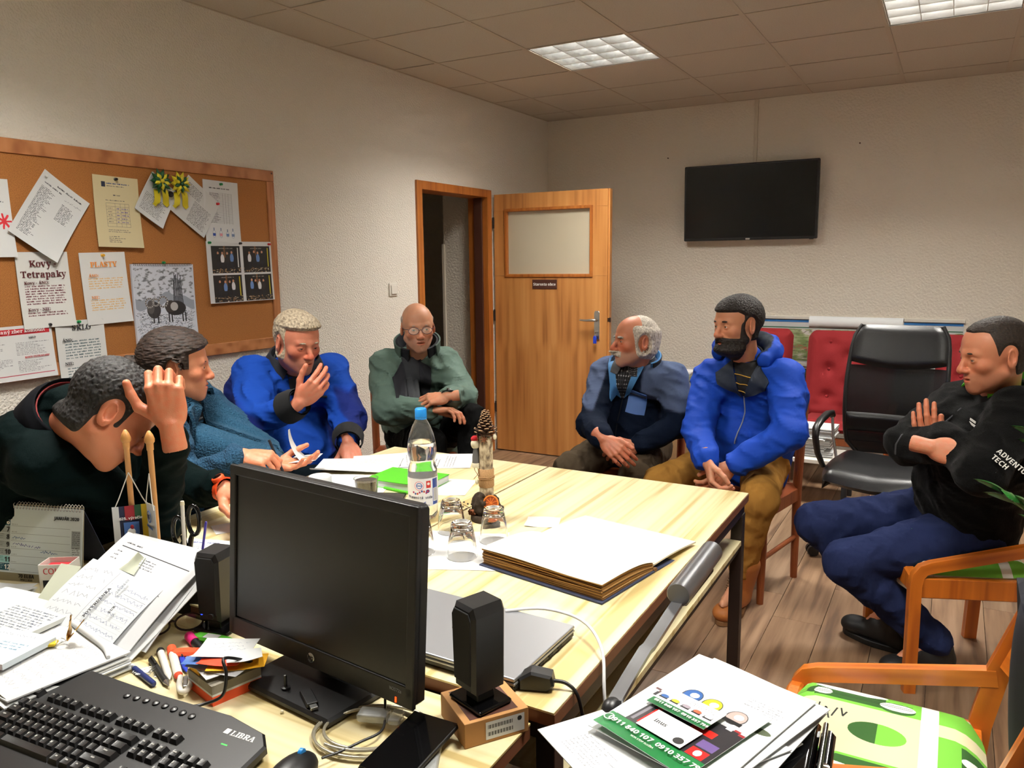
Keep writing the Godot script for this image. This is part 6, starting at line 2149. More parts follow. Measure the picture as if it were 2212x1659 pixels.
	for k in 4:
		var ox := 34 + (k % 2) * 244
		var oy := 28 + (k / 2) * 176
		im.fill_rect(Rect2i(ox, oy, 220, 164), rgb(26, 24, 24))
		for j in 60:
			im.fill_rect(Rect2i(ox + r.randi_range(0, 210), oy + 130 + r.randi_range(0, 30), r.randi_range(4, 12), 4), [rgb(150, 110, 70), rgb(180, 150, 110), rgb(96, 74, 56), rgb(200, 190, 170)][r.randi_range(0, 3)])
		im.fill_rect(Rect2i(ox + 92, oy, 14, 70), rgb(110, 74, 40))
		im.fill_rect(Rect2i(ox + 198, oy + 10, 8, 120), rgb(190, 176, 40) if k > 0 else rgb(220, 220, 216))
		words(im, ox + 60, oy + 10, ox + 170, oy + 24, 14, 7, rgb(150, 146, 140), 50 + k, 0.2)
		var cl := [rgb(20, 20, 22), rgb(225, 225, 228), rgb(34, 30, 32), rgb(96, 130, 186)]
		for j in 4:
			var px := ox + 52 + j * 34 + r.randi_range(-4, 4)
			var py := oy + 66 + r.randi_range(-6, 6)
			disc(im, px, py - 26, 7, 9, rgb(196, 140, 110))
			disc(im, px, py + 8, 14, 28, cl[(j + k) % 4])
			im.fill_rect(Rect2i(px - 10, py + 30, 20, 42), rgb(24, 26, 34))
	n = note("photo_print", "white sheet with four dark group photographs in a grid", "photo", on_wall(3.438, 1.442, 0.022, 0.4), 0.404, 0.294, ink("pg7", im, 0.4), 0.006)
	pin(n, V(-0.185, 0.14, 0.003), "pin_green")
	pin(n, V(0.0, 0.138, 0.003), "pin_black")
	pin(n, V(0.187, 0.135, 0.003), "pin_red")
	# sorting leaflets with large titles
	mk("ink_maroon", rgb(84, 22, 28), 0.8)
	mk("ink_orange", rgb(226, 140, 50), 0.8)
	mk("ink_dark", rgb(40, 40, 44), 0.8)
	mk("ink_white", rgb(245, 240, 238), 0.8)
	im = page(256, 366, rgb(216, 216, 212))
	words(im, 30, 160, 226, 260, 12, 7, rgb(96, 40, 48), 60, 0.05)
	words(im, 30, 288, 226, 312, 12, 7, rgb(96, 40, 48), 61, 0.1)
	n = note("notice_sheet", "sorting leaflet headed Kovy - Tetrapaky in dark red serif letters", "notice", on_wall(4.411, 1.387, 0.016, 0.8), 0.203, 0.292, ink("pg8", im), 0.014)
	letters(n, "Kovy -", 0.034, T(V(0, 0.102, 0.006)), "ink_maroon", "serifb")
	letters(n, "Tetrapaky", 0.034, T(V(0, 0.061, 0.006)), "ink_maroon", "serifb")
	letters(n, "Kovy - ÁNO:", 0.016, T(V(-0.08, 0.029, 0.008)), "ink_maroon", "serifb", false)
	letters(n, "Kovy - NIE:", 0.016, T(V(-0.08, -0.073, 0.0145)), "ink_maroon", "serifb", false)
	im = page(256, 366, rgb(220, 220, 218))
	words(im, 36, 130, 230, 196, 12, 7, rgb(222, 176, 110), 62, 0.05)
	words(im, 36, 240, 230, 306, 12, 7, rgb(222, 176, 110), 63, 0.05)
	n = note("notice_sheet", "sorting leaflet headed PLASTY in orange serif letters", "notice", on_wall(4.159, 1.386, 0.017, 1.6), 0.203, 0.294, ink("pg9", im), 0.012)
	letters(n, "PLASTY", 0.030, T(V(0, 0.098, 0.006)), "ink_orange", "serifb")
	letters(n, "ÁNO:", 0.017, T(V(-0.072, 0.053, 0.008)), "ink_orange", "serifb", false)
	letters(n, "NIE:", 0.017, T(V(-0.072, -0.036, 0.011)), "ink_orange", "serifb", false)
	pin(n, V(0.0, 0.135, 0.003), "pin_yellow")
	im = page(256, 366, rgb(216, 217, 214))
	words(im, 40, 100, 230, 200, 14, 7, rgb(80, 100, 104), 64, 0.05)
	words(im, 40, 236, 230, 340, 14, 7, rgb(80, 100, 104), 65, 0.3)
	n = note("notice_sheet", "sorting leaflet headed SKLO in black serif letters", "notice", on_wall(4.288, 1.115, 0.022, 0.6), 0.205, 0.292, ink("pg10", im), 0.012)
	letters(n, "SKLO", 0.030, T(V(0.005, 0.118, 0.006)), "ink_dark", "serifb")
	letters(n, "ÁNO:", 0.017, T(V(-0.082, 0.070, 0.008)), "ink_dark", "serifb", false)
	letters(n, "NIE:", 0.017, T(V(-0.082, -0.024, 0.011)), "ink_dark", "serifb", false)
	pin(n, V(-0.005, 0.14, 0.003), "pin_green")
	im = page(420, 292, rgb(216, 217, 216))
	im.fill_rect(Rect2i(0, 16, 406, 32), rgb(186, 36, 46))
	im.fill_rect(Rect2i(20, 262, 386, 4), rgb(170, 40, 60))
	for q in [[20, 90, 130], [20, 166, 230], [220, 90, 160], [220, 190, 250]]:
		words(im, q[0], q[1], q[0] + 180, q[2], 8, 4, rgb(120, 120, 124), 66 + q[0] + q[1], 0.5)
	n = note("notice_sheet", "landscape sorting leaflet with a red banner heading", "notice", on_wall(4.553, 1.152, 0.022, 1.0), 0.297, 0.206, ink("pg11", im), 0.01)
	letters(n, "Separovaný zber komodít", 0.0185, T(V(0.0, 0.083, 0.0055)), "ink_white", "serifb")
	letters(n, "SKLO", 0.010, T(V(0.07, 0.056, 0.0056)), "ink_dark", "serifb")
	letters(n, "KOVY-TETRAPAKY", 0.010, T(V(0.08, -0.018, 0.008)), "pin_red", "serifb")
	pin(n, V(0.142, 0.098, 0.003), "pin_black")
	# wall calendar with two rams
	im = page(420, 600, rgb(206, 210, 220))
	var rn := noise(33, 0.02, 4)
	for y in range(20, 260):
		for x in range(10, 410, 2):
			var k := rn.get_noise_2d(x, y * 1.8)
			if k > 0.1:
				im.fill_rect(Rect2i(x, y, 2, 1), rgb(206, 210, 220).darkened(minf(k, 0.5)))
	for x in range(10, 410):
		var yy := 190 + int(18 * sin(x * 0.02) + 10 * sin(x * 0.05))
		im.fill_rect(Rect2i(x, yy, 1, 60), rgb(150, 156, 168))
	for j in 900:
		var x := r.randi_range(20, 400)
		var y := r.randi_range(300, 470) - int(absf(x - 210) * 0.15)
		stroke(im, Vector2(x, y), Vector2(x + r.randi_range(-18, 18), y + r.randi_range(-8, 8)), 2, [rgb(40, 42, 48), rgb(90, 96, 106), rgb(150, 160, 176), rgb(226, 228, 232)][r.randi_range(0, 3)])
	for j in 9:
		stroke(im, Vector2(300 + j * 6 - 24, 70 + r.randi_range(-20, 30)), Vector2(300 + j * 8 - 32, 230), 5, rgb(46, 48, 54))
	for q in [[280, 262, 70, 44, rgb(38, 34, 34)], [245, 250, 40, 36, rgb(60, 52, 48)], [270, 252, 26, 26, rgb(176, 172, 170)], [130, 268, 46, 50, rgb(52, 48, 48)], [110, 250, 24, 40, rgb(80, 76, 74)]]:
		disc(im, q[0], q[1], q[2], q[3], q[4])
	for x: int in [225, 245, 320, 340, 120, 150]:
		im.fill_rect(Rect2i(x, 290, 9, 56), rgb(40, 38, 40))
	for q in [[196, 222, 30.0], [104, 226, 26.0], [146, 224, 20.0]]:
		for k in 40:
			var a := k * 0.16
			disc(im, q[0] + cos(a) * q[2], q[1] + sin(a) * q[2], 5, 5, rgb(88, 84, 82) if k % 3 else rgb(200, 196, 190))
	var cal := note("wall_calendar", "spiral wall calendar with a pencil drawing of two rams", "calendar", on_wall(3.882, 1.257, 0.018, -0.6), 0.315, 0.45, ink("pg12", im), 0.02, 0.010)
	for k in 34:
		var t := (k - 16.5) / 34.0 * 0.30
		obj(MB.new().tube([V(t, 0.217, 0.004), V(t, 0.222, 0.01), V(t + 0.001, 0.229, 0.006), V(t + 0.001, 0.228, -0.004)], 0.001, 5), "spiral_loop", "black_plastic", cal)
	pin(cal, V(0.0, 0.232, 0.006), "pin_green")
	# two folded-ribbon rosettes
	mk("satin_green", rgb(20, 78, 40), 0.35)
	mk("satin_yellow", rgb(212, 196, 40), 0.35)
	for q in [[3.873, 1.842, "satin_green", "satin_yellow", "dark green ribbon rosette with yellow tails above the folded pages"], [3.772, 1.838, "satin_yellow", "satin_green", "yellow ribbon rosette with a green heart beside the dark green one"]]:
		var ro := thing("ribbon_rosette", q[4], "rosette", on_wall(q[0], q[1], 0.034), "ribbon rosettes on the notice board")
		for ring in 2:
			for k in 10:
				var a := TAU * (k + ring * 0.5) / 10.0
				var rad := 0.052 if ring == 0 else 0.036
				var mb := MB.new()
				mb.at(Transform3D(Basis(Vector3(0, 0, 1), a), V(0, 0, 0.006 + ring * 0.010)))
				var f := func(u: float, v: float) -> Vector3:
					var w := 0.013 * sin(PI * minf(u * 1.15, 1.0)) * (1.0 - u * 0.35)
					return Vector3(0.006 + rad * u, (v - 0.5) * 2 * w, 0.012 * (1.0 - pow(v * 2 - 1, 2.0)) * sin(PI * u) + 0.004 * u)
				mb.sheet(f, 6, 4, 0.001)
				obj(mb, "petal", q[2] if (ring == 0 or k % 2 == 0) else q[3], ro)
		obj(MB.new().ball(V(0, 0, 0.022), V(0.009, 0.009, 0.008), 10, 8), "heart", q[3], ro)
		for s: float in [-1.0, 1.0]:
			var tl := MB.new()
			var f := func(u: float, v: float) -> Vector3:
				return Vector3(s * 0.014 + (u - 0.5) * 0.03 + s * 0.018 * v, -0.035 - v * 0.075 + (0.012 * absf(u - 0.5) * 2 * sm(0.8, 1.0, v)), 0.004 + 0.008 * sin(v * 4.0 + s))
			tl.sheet(f, 4, 8, 0.001)
			obj(tl, "tail", "satin_yellow", ro)
	var bg := thing("badge", "small round dark badge between the two rosettes", "badge", on_wall(3.82, 1.79, 0.034))
	obj(MB.new().at(Transform3D(Basis(Vector3.RIGHT, PI / 2), V(0, 0, 0))).lathe([Vector2(0, 0.006), Vector2(0.012, 0.005), Vector2(0.0135, 0.002), Vector2(0.0135, 0)], 18), "disc", "pin_black", bg)
	# light switch
	var sw := thing("light_switch", "square white light switch on the wall beside the doorway", "switch", on_wall(2.205, 1.31, 0.0))
	obj(MB.new().box(V(-0.042, -0.042, 0), V(0.042, 0.042, 0.009), 0.004), "plate", "white_plastic", sw)
	obj(MB.new().at(T(V(0, 0, 0.009), 0, -4)).box(V(-0.028, -0.028, -0.002), V(0.028, 0.028, 0.006), 0.002), "rocker", "white_plastic", sw)

func build_back_wall_things() -> void:
	# television
	mk("screen_off", rgb(7, 9, 11), 0.22)
	mk("tv_black", rgb(12, 12, 13), 0.5)
	var tv := thing("television", "black flat television hanging on the back wall", "television", T(V(1.725, 1.906, 0.014), 0, 2.0))
	obj(MB.new().box(V(-0.15, -0.12, 0.0), V(0.15, 0.12, 0.045), 0.004), "wall_bracket", "tv_black", tv)
	obj(MB.new().box(V(-0.493, -0.283, 0.035), V(0.493, 0.283, 0.078), 0.006), "housing", "tv_black", tv)
	obj(MB.new().box(V(-0.478, -0.262, 0.0775), V(0.478, 0.270, 0.0785)), "screen", "screen_off", tv)
	obj(MB.new().box(V(-0.016, -0.279, 0.078), V(0.016, -0.268, 0.0825), 0.002), "logo_plate", "white_plastic", tv)
	obj(MB.new().box(V(0.44, -0.287, 0.05), V(0.47, -0.282, 0.07)), "sensor", "black_gloss", tv)
	var du := thing("cable_duct", "thin white cable duct running from the ceiling down to the television", "cable duct", T(V(1.742, 0, 0)))
	obj(MB.new().box(V(-0.013, 2.12, 0.0), V(0.013, CEIL, 0.013), 0.002), "duct", "duct", du)
	# wall map under a white hanging rail
	var im := Image.create(512, 256, false, Image.FORMAT_RGB8)
	var a := noise(81, 0.012, 4)
	var b := noise(82, 0.03, 3)
	for y in 256:
		for x in 512:
			var k := a.get_noise_2d(x, y) + 0.4 * b.get_noise_2d(x, y)
			var c := rgb(196, 198, 164).lerp(rgb(120, 140, 84), clampf(0.45 + k * 1.6, 0, 1))
			if absf(b.get_noise_2d(x * 1.3 + 90, y * 1.3)) < 0.018:
				c = rgb(120, 96, 80)
			if k < -0.28:
				c = rgb(214, 210, 204)
			im.set_pixel(x, y, c)
	var r := RandomNumberGenerator.new()
	r.seed = 17
	for k in 16:
		var p := Vector2(r.randi_range(0, 512), r.randi_range(0, 256))
		for j in 26:
			var q := p + Vector2(r.randf_range(-14, 18), r.randf_range(-14, 14))
			stroke(im, p, q, 2, [rgb(176, 90, 70), rgb(90, 120, 170), rgb(120, 100, 96)][k % 3])
			p = q
	for k in 60:
		words(im, r.randi_range(0, 480), r.randi_range(0, 250), 0, 0, 9, 3, rgb(50, 50, 50), k)
		im.fill_rect(Rect2i(r.randi_range(0, 500), r.randi_range(0, 250), 8, 3), rgb(70, 60, 60))
	mk("map_print", Color.WHITE, 0.7, {"albedo_texture": tex(im)})
	mk("blue_strip", rgb(40, 110, 176), 0.6)
	mk("green_strip", rgb(30, 96, 62), 0.6)
	var mp := thing("wall_map", "wide printed map under a white rail with a blue stripe", "map", T(V(2.505, 0, 0.0)))
	obj(MB.new().box(V(-0.69, 1.026, 0.0), V(0.69, 1.05, 0.018), 0.004), "top_rail", "white_plastic", mp)
	obj(MB.new().box(V(-0.685, 0.683, 0.002), V(0.685, 1.028, 0.005)), "backing", "paper", mp)
	obj(MB.new().box(V(-0.68, 1.005, 0.005), V(0.68, 1.023, 0.006)), "blue_stripe", "blue_strip", mp)
	obj(MB.new().box(V(-0.68, 0.962, 0.005), V(0.68, 0.969, 0.006)), "green_stripe", "green_strip", mp)
	obj(MB.new().sheet(func(u: float, v: float): return V((u - 0.5) * 1.36, 0.955 - 0.24 * v, 0.0062), 2, 2), "map_sheet", "map_print", mp)
	obj(MB.new().box(V(-0.69, 0.672, 0.0), V(0.69, 0.70, 0.014), 0.004), "bottom_rail", "white_plastic", mp)
	im = Image.create(256, 128, false, Image.FORMAT_RGB8)
	for y in 128:
		for x in 256:
			im.set_pixel(x, y, rgb(34, 44, 34).lerp(rgb(78, 88, 62), clampf(0.4 + a.get_noise_2d(x * 2, y * 2), 0, 1)) if absf(b.get_noise_2d(x, y)) > 0.02 else rgb(130, 130, 120))
	mk("aerial_print", Color.WHITE, 0.5, {"albedo_texture": tex(im)})
	var ap := thing("aerial_poster", "dark green aerial photograph poster below the map", "poster", T(V(2.505, 0, 0.0)))
	obj(MB.new().box(V(-0.5, 0.36, 0.0), V(0.5, 0.655, 0.003)), "board", "black_matte", ap)
	obj(MB.new().sheet(func(u: float, v: float): return V((u - 0.5) * 0.99, 0.652 - 0.288 * v, 0.0035), 2, 2), "print", "aerial_print", ap)
	# rolled flip-chart paper on top of the red chair
	var ro := thing("paper_roll", "white roll of paper lying on the red chair back", "paper roll", T(V(2.53, 0.985, 0.30), -2))
	obj(MB.new().at(T(V(0, 0.045, 0), 0, 0, 90)).lathe([Vector2(0.038, -0.30), Vector2(0.043, -0.30), Vector2(0.043, 0.30), Vector2(0.038, 0.30), Vector2(0.038, -0.30)], 26), "roll", "paper", ro)
	# low white stand with paper stacks
	mk("paper_grey", rgb(198, 200, 202), 0.85)
	mk("film_grey", rgb(120, 122, 128), 0.35)
	mk("film", Color(0.92, 0.94, 0.95, 0.28), 0.12, {"transparency": BaseMaterial3D.TRANSPARENCY_ALPHA})
	var ls := thing("low_shelf", "low white side table carrying stacks of paper", "side table", T(V(2.40, 0, 1.17)))
	obj(MB.new().box(V(-0.24, 0.26, -0.17), V(0.24, 0.285, 0.17), 0.003), "tabletop", "white_plastic", ls)
	for sx: float in [-1.0, 1.0]:
		for sz: float in [-1.0, 1.0]:
			obj(MB.new().box(V(sx * 0.22 - 0.015, 0, sz * 0.15 - 0.015), V(sx * 0.22 + 0.015, 0.26, sz * 0.15 + 0.015), 0.002), "leg", "black_matte", ls)
	var y := 0.285
	var names := ["white paper pile at the foot of the side table stack", "grey folder pile in the side table stack", "thick white ream above the grey folders", "loose white sheets on the thick ream", "upper white ream in clear wrapping"]
	for k in 5:
		var hgt: float = [0.035, 0.028, 0.045, 0.012, 0.06][k]
		var st := thing("paper_stack", names[k], "paper stack", T(V(2.36 + r.randf_range(-0.02, 0.03), y, 1.17 + r.randf_range(-0.02, 0.02)), r.randf_range(-9, 9)), "paper stacks on the side table")
		var n := maxi(3, int(hgt / 0.006))
		for j in n:
			var dx := r.randf_range(-0.008, 0.008)
			var dz := r.randf_range(-0.008, 0.008)
			obj(MB.new().box(V(-0.15 + dx, hgt * j / n, -0.105 + dz), V(0.15 + dx, hgt * (j + 1) / n - 0.0006, 0.105 + dz)), "sheaf", "paper_grey" if k == 1 or j % 4 == 3 else "paper", st)
		y += hgt
	# wrapped bundle of bottles and leaflets beside the moustached man
	var bd := thing("wrapped_bundle", "film-wrapped bundle of printed packs behind the two seated men", "bundle", T(V(1.385, 0, 0.62), 4))
	mk("box_card", rgb(150, 118, 82), 0.8)
	mk("pack_print", rgb(120, 126, 100), 0.6)
	obj(MB.new().box(V(-0.12, 0, -0.12), V(0.12, 0.38, 0.12), 0.004), "carton", "box_card", bd)
	for k in 4:
		for q in 3:
			obj(MB.new().at(T(V(-0.09 + 0.06 * k, 0.38, -0.07 + 0.07 * q))).lathe([Vector2(0, 0), Vector2(0.03, 0), Vector2(0.032, 0.02), Vector2(0.032, 0.06), Vector2(0.03, 0.07), Vector2(0.032, 0.08), Vector2(0.032, 0.12), Vector2(0.03, 0.13), Vector2(0.032, 0.14), Vector2(0.03, 0.19), Vector2(0.012, 0.22), Vector2(0, 0.22)], 10), "can", "film_grey", bd)
	obj(MB.new().box(V(-0.12, 0.605, -0.11), V(0.115, 0.655, 0.11), 0.01), "leaflet_pack", "pack_print", bd)
	obj(MB.new().box(V(-0.115, 0.656, -0.10), V(0.105, 0.672, 0.10), 0.006), "leaflet_pack", "paper", bd)
	var wrap := MB.new()
	var f := func(u: float, v: float) -> Vector3:
		var ang := u * TAU
		var w := 0.13 + 0.004 * sin(ang * 9 + v * 20)
		var sq := 1.0 / maxf(absf(cos(ang)) / w, absf(sin(ang)) / (w * 0.86))
		return Vector3(cos(ang) * minf(sq, w * 1.12), 0.40 + 0.28 * v, sin(ang) * minf(sq, w * 1.12))
	wrap.sheet(f, 48, 8)
	obj(wrap, "film", "film", bd)

func sheet_xf(tl: Vector3, tr: Vector3, bl: Vector3) -> Transform3D:
	# frame whose x runs along the top edge and y up the left edge; origin bottom left
	var x := (tr - tl).normalized()
	var y := (tl - bl).normalized()
	y = (y - x * y.dot(x)).normalized()
	return Transform3D(Basis(x, y, x.cross(y)), bl)

# flat paper lying at height y: w x d, yaw in degrees, small waves
func leaf_on(called: String, label: String, cat: String, p: Vector3, yaw: float, w: float, d: float, m, th := 0.0006, wave := 0.0015, group := "") -> Node3D:
	var o := thing(called, label, cat, T(p, yaw), group)
	var ph := p.x * 17.0 + p.z * 11.0
	var f := func(a: float, b: float) -> Vector3:
		return Vector3((a - 0.5) * w, th + wave * (1.0 + sin(a * 5.0 + ph) * cos(b * 4.0 + ph)), (b - 0.5) * d)
	var mb := MB.new()
	# sheet normals face up when b runs towards +z
	mb.sheet(f, 8, 8, th)
	obj(mb, "sheet", m, o)
	return o

func tumbler(label: String, p: Vector3, yaw: float) -> void:
	var o := thing("glass_tumbler", label, "glass", T(p, yaw), "upturned glass tumblers on the napkin")
	var mb := MB.new()
	# upside down: mouth on the table, thick foot on top; fluted outside
	var prof := [[0.0385, 0.0], [0.038, 0.010], [0.0365, 0.030], [0.033, 0.055], [0.0285, 0.078], [0.0265, 0.086]]
	var seg := 40
	var rad := func(r: float, k: int, y: float) -> float:
		var fl := absf(sin(k * TAU / seg * 5.0))
		return r - 0.0016 * (1.0 - fl) * sm(0.008, 0.03, y) * sm(0.088, 0.08, y)
	for i in prof.size() - 1:
		for k in seg:
			var q: Array[Vector3] = []
			for e in [[i, k], [i, k + 1], [i + 1, k + 1], [i + 1, k]]:
				var a: float = e[1] * TAU / seg
				var r: float = rad.call(prof[e[0]][0], e[1], prof[e[0]][1])
				q.append(V(cos(a) * r, prof[e[0]][1], sin(a) * r))
			var out := V(q[0].x + q[1].x, 0.0, q[0].z + q[1].z).normalized()
			mb.tri(q[0], q[1], q[2], V(q[0].x, 0.004, q[0].z).normalized(), V(q[1].x, 0.004, q[1].z).normalized(), V(q[2].x, 0.004, q[2].z).normalized())
			mb.tri(q[0], q[2], q[3], V(q[0].x, 0.004, q[0].z).normalized(), V(q[2].x, 0.004, q[2].z).normalized(), V(q[3].x, 0.004, q[3].z).normalized())
	mb.lathe([Vector2(0.0265, 0.086), Vector2(0.024, 0.0895), Vector2(0.020, 0.0895), Vector2(0.017, 0.087), Vector2(0.0, 0.087)], seg)
	# inside wall, closed at the top by the thick foot
	mb.lathe([Vector2(0.0, 0.074), Vector2(0.018, 0.074), Vector2(0.0235, 0.068), Vector2(0.0285, 0.052), Vector2(0.0335, 0.028), Vector2(0.0362, 0.0), Vector2(0.0385, 0.0)], seg)
	obj(mb, "glass", "glass", o)

func build_table_things() -> void:
	mk("glass", Color(1, 1, 1, 0), 0.02, {"refraction_enabled": true, "refraction_scale": 0.05})
	mk("clear_film", Color(0.95, 0.97, 0.98, 0.04), 0.04, {"transparency": BaseMaterial3D.TRANSPARENCY_ALPHA})
	mk("water", Color(0.99, 1, 1, 0), 0.02, {"refraction_enabled": true, "refraction_scale": 0.033})
	mk("cap_blue", rgb(30, 130, 206), 0.4)
	mk("napkin", rgb(216, 216, 214), 0.9)
	mk("tissue", Color(0.94, 0.94, 0.93, 0.55), 0.9, {"transparency": BaseMaterial3D.TRANSPARENCY_ALPHA})
	mk("old_page", rgb(214, 207, 189), 0.85)
	mk("page_edge", rgb(170, 128, 74), 0.9)
	mk("page_edge_dark", rgb(112, 78, 42), 0.9)
	mk("ledger_cover", rgb(40, 48, 74), 0.7)
	mk("green_cover", rgb(76, 176, 24), 0.55)
	# ---- opened ledger: thick half towards the desk, cover and few leaves beyond the spine
	var o := thing("ledger", "old thick ledger lying open with browned page edges", "book", T(V(2.345, TABLE, 4.578), -10.5))
	obj(MB.new().box(V(-0.178, 0.0, -0.112), V(0.178, 0.005, 0.118), 0.001), "cover_board", "ledger_cover", o)
	obj(MB.new().at(T(V(0, 0.0, -0.114), 0, -3)).box(V(-0.178, 0.0, -0.225), V(0.178, 0.005, 0.0), 0.001), "cover_board", "ledger_cover", o)
	obj(MB.new().tube([V(-0.178, 0.006, -0.114), V(0.178, 0.006, -0.114)], 0.007, 8, true, 0.7), "spine", "page_edge_dark", o)
	var r := RandomNumberGenerator.new()
	r.seed = 12
	for k in 15:
		var dx := r.randf_range(-0.004, 0.002)
		var dz := r.randf_range(-0.006, 0.001)
		var y := 0.0052 + 0.0024 * k
		var mb := MB.new()
		var f := func(a: float, b: float) -> Vector3:
			return Vector3((a - 0.5) * (0.346 + dx), y + 0.0023 + 0.0012 * sin(a * 7.0 + k) - 0.5 * y * pow(1 - b, 3.0), -0.108 + b * (0.22 + dz))
		mb.sheet(f, 10, 10, 0.0022)
		obj(mb, "page_block", "page_edge" if k % 3 else "page_edge_dark", o)
	var tp := MB.new()
	tp.sheet(func(a: float, b: float): return V((a - 0.5) * 0.352, 0.0455 + 0.002 * sin(a * 6.0) * b - 0.022 * pow(1 - b, 4.0), -0.113 + b * 0.228), 12, 12, 0.001)
	obj(tp, "open_page", "old_page", o)
	tp = MB.new()
	tp.sheet(func(a: float, b: float): return V((a - 0.5) * 0.344, 0.012 + 0.006 * b + 0.004 * sin(b * PI), -0.33 + b * 0.222), 12, 12, 0.004)
	obj(tp, "open_page", "old_page", o)
	# ---- napkin and tumblers
	leaf_on("napkin", "white paper napkin spread under the upturned glasses", "napkin", V(2.03, TABLE, 4.60), 24, 0.27, 0.27, "napkin", 0.0006, 0.0006)
	tumbler("upturned tumbler nearest to the ledger's page corner and the desk", V(2.081, TABLE + 0.0022, 4.632), 10)
	tumbler("upturned tumbler between the white card and the napkin edge", V(2.095, TABLE + 0.0022, 4.498), 30)
	tumbler("upturned tumbler beside the foot of the log decoration", V(1.955, TABLE + 0.0022, 4.49), 50)
	tumbler("upturned tumbler half hidden by the monitor edge", V(1.968, TABLE + 0.0022, 4.655), 0)
	leaf_on("note_card", "small blank white card lying between the decoration and the ledger", "card", V(2.14, TABLE, 4.304), 20, 0.095, 0.085, "paper", 0.0005, 0.002)
	leaf_on("tissue", "thin translucent tissue square behind the bottle", "tissue", V(1.715, TABLE, 4.13), 20, 0.13, 0.18, "tissue", 0.0005, 0.0015)
	# ---- water bottle
	var b := thing("water_bottle", "clear plastic water bottle with a blue cap and a printed label", "bottle", T(V(1.815, TABLE, 4.425), 0))
	var pr := [Vector2(0, 0.004), Vector2(0.026, 0.0), Vector2(0.037, 0.004), Vector2(0.042, 0.014), Vector2(0.0425, 0.03), Vector2(0.0425, 0.045), Vector2(0.0425, 0.125), Vector2(0.0425, 0.145), Vector2(0.038, 0.160), Vector2(0.0355, 0.168), Vector2(0.038, 0.178), Vector2(0.0415, 0.190), Vector2(0.042, 0.205), Vector2(0.0395, 0.225), Vector2(0.034, 0.25), Vector2(0.026, 0.272), Vector2(0.0175, 0.288), Vector2(0.0135, 0.296), Vector2(0.0135, 0.316)]
	obj(MB.new().lathe(pr, 40), "shell", "clear_film", b)
	var wp: Array = [Vector2(0, 0.006)]
	for q: Vector2 in pr:
		if q.y > 0.003 and q.y < 0.22:
			wp.append(Vector2(q.x - 0.0012, q.y + 0.002))
	wp.append(Vector2(0.0388, 0.226))
	wp.append(Vector2(0.0, 0.226))
	obj(MB.new().lathe(wp, 40), "water", "water", b)
	obj(MB.new().lathe([Vector2(0.0165, 0.316), Vector2(0.0168, 0.299), Vector2(0.0168, 0.299), Vector2(0.0165, 0.321), Vector2(0.0145, 0.3235), Vector2(0, 0.3235)], 30), "cap", "cap_blue", b)
	obj(MB.new().lathe([Vector2(0.0162, 0.292), Vector2(0.0168, 0.293), Vector2(0.0168, 0.297), Vector2(0.0162, 0.298)], 30), "cap_ring", "cap_blue", b)
	var im := page(512, 160, rgb(232, 234, 240))
	# the printed side sits at u 0.05..0.42
	var cx := 150
	disc(im, cx, 40, 26, 26, rgb(226, 150, 170))
	disc(im, cx, 40, 22, 22, rgb(236, 238, 244))
	disc(im, cx, 40, 17, 17, rgb(60, 90, 170))
	disc(im, cx, 40, 13, 13, rgb(226, 230, 240))
	im.fill_rect(Rect2i(cx - 16, 38, 32, 5), rgb(60, 90, 170))
	im.fill_rect(Rect2i(cx + 38, 14, 26, 40), rgb(206, 54, 46))
	disc(im, cx + 51, 30, 8, 8, rgb(240, 230, 226))
	for k in 7:
		disc(im, cx - 34 + 12 * k, 78 + 8 * sin(k * 1.1), 5, 6, [rgb(170, 50, 110), rgb(60, 80, 150), rgb(200, 80, 60)][k % 3])
	disc(im, cx + 46, 72, 10, 10, rgb(70, 60, 130))
	disc(im, cx + 46, 72, 5, 5, rgb(200, 60, 70))
	disc(im, cx, 132, 34, 12, rgb(50, 80, 170))
	disc(im, cx, 127, 34, 11, rgb(232, 234, 240))
	im.fill_rect(Rect2i(226, 6, 40, 148), rgb(40, 70, 150))
	im.fill_rect(Rect2i(230, 60, 32, 76), rgb(232, 234, 240))
	for k in 14:
		im.fill_rect(Rect2i(234, 64 + k * 5, 24, 2), rgb(30, 30, 36))
	mk("bottle_label", Color.WHITE, 0.4, {"albedo_texture": tex(im)})
	var lb := MB.new()
	# wrapped sheet, front of the label towards the desk
	lb.sheet(func(a: float, v: float): return V(sin(lerpf(-1.46, TAU - 1.46, a)) * 0.0432 * 1.0, 0.128 - v * 0.082, cos(lerpf(-1.46, TAU - 1.46, a)) * 0.0432), 48, 2)
	var lo := obj(lb, "label", "bottle_label", b)
	mk("ink_navy", rgb(36, 44, 84), 0.6)
	# words bent round the label, letter by letter
	var wd := "Pramenitá voda"
	for k in wd.length():
		if wd[k] == " ":
			continue
		var a := 0.40 + (k - 6.6) * 0.125
		letters(lo, wd[k], 0.0105, Transform3D(Basis(Vector3.UP, a), V(sin(a) * 0.0435, 0.073, cos(a) * 0.0435)), "ink_navy", "sans")
	letters(lo, "1,5 L", 0.006, Transform3D(Basis(Vector3.UP, 0.92), V(sin(0.92) * 0.0436, 0.050, cos(0.92) * 0.0436)), "ink_navy", "sans")
	# ---- log decoration
	log_decoration()
	# ---- papers, notebook, phone, glass in front of the men
	im = page(200, 280)
	words(im, 20, 150, 130, 175, 12, 5, rgb(90, 90, 96), 70, 0.2)
	words(im, 20, 186, 170, 220, 10, 4, rgb(120, 120, 126), 71, 0.2)
	ink("doc1", im)
	im = page(200, 280)
	for k in 22:
		im.fill_rect(Rect2i(16, 20 + 11 * k, 168, 1), rgb(190, 192, 196))
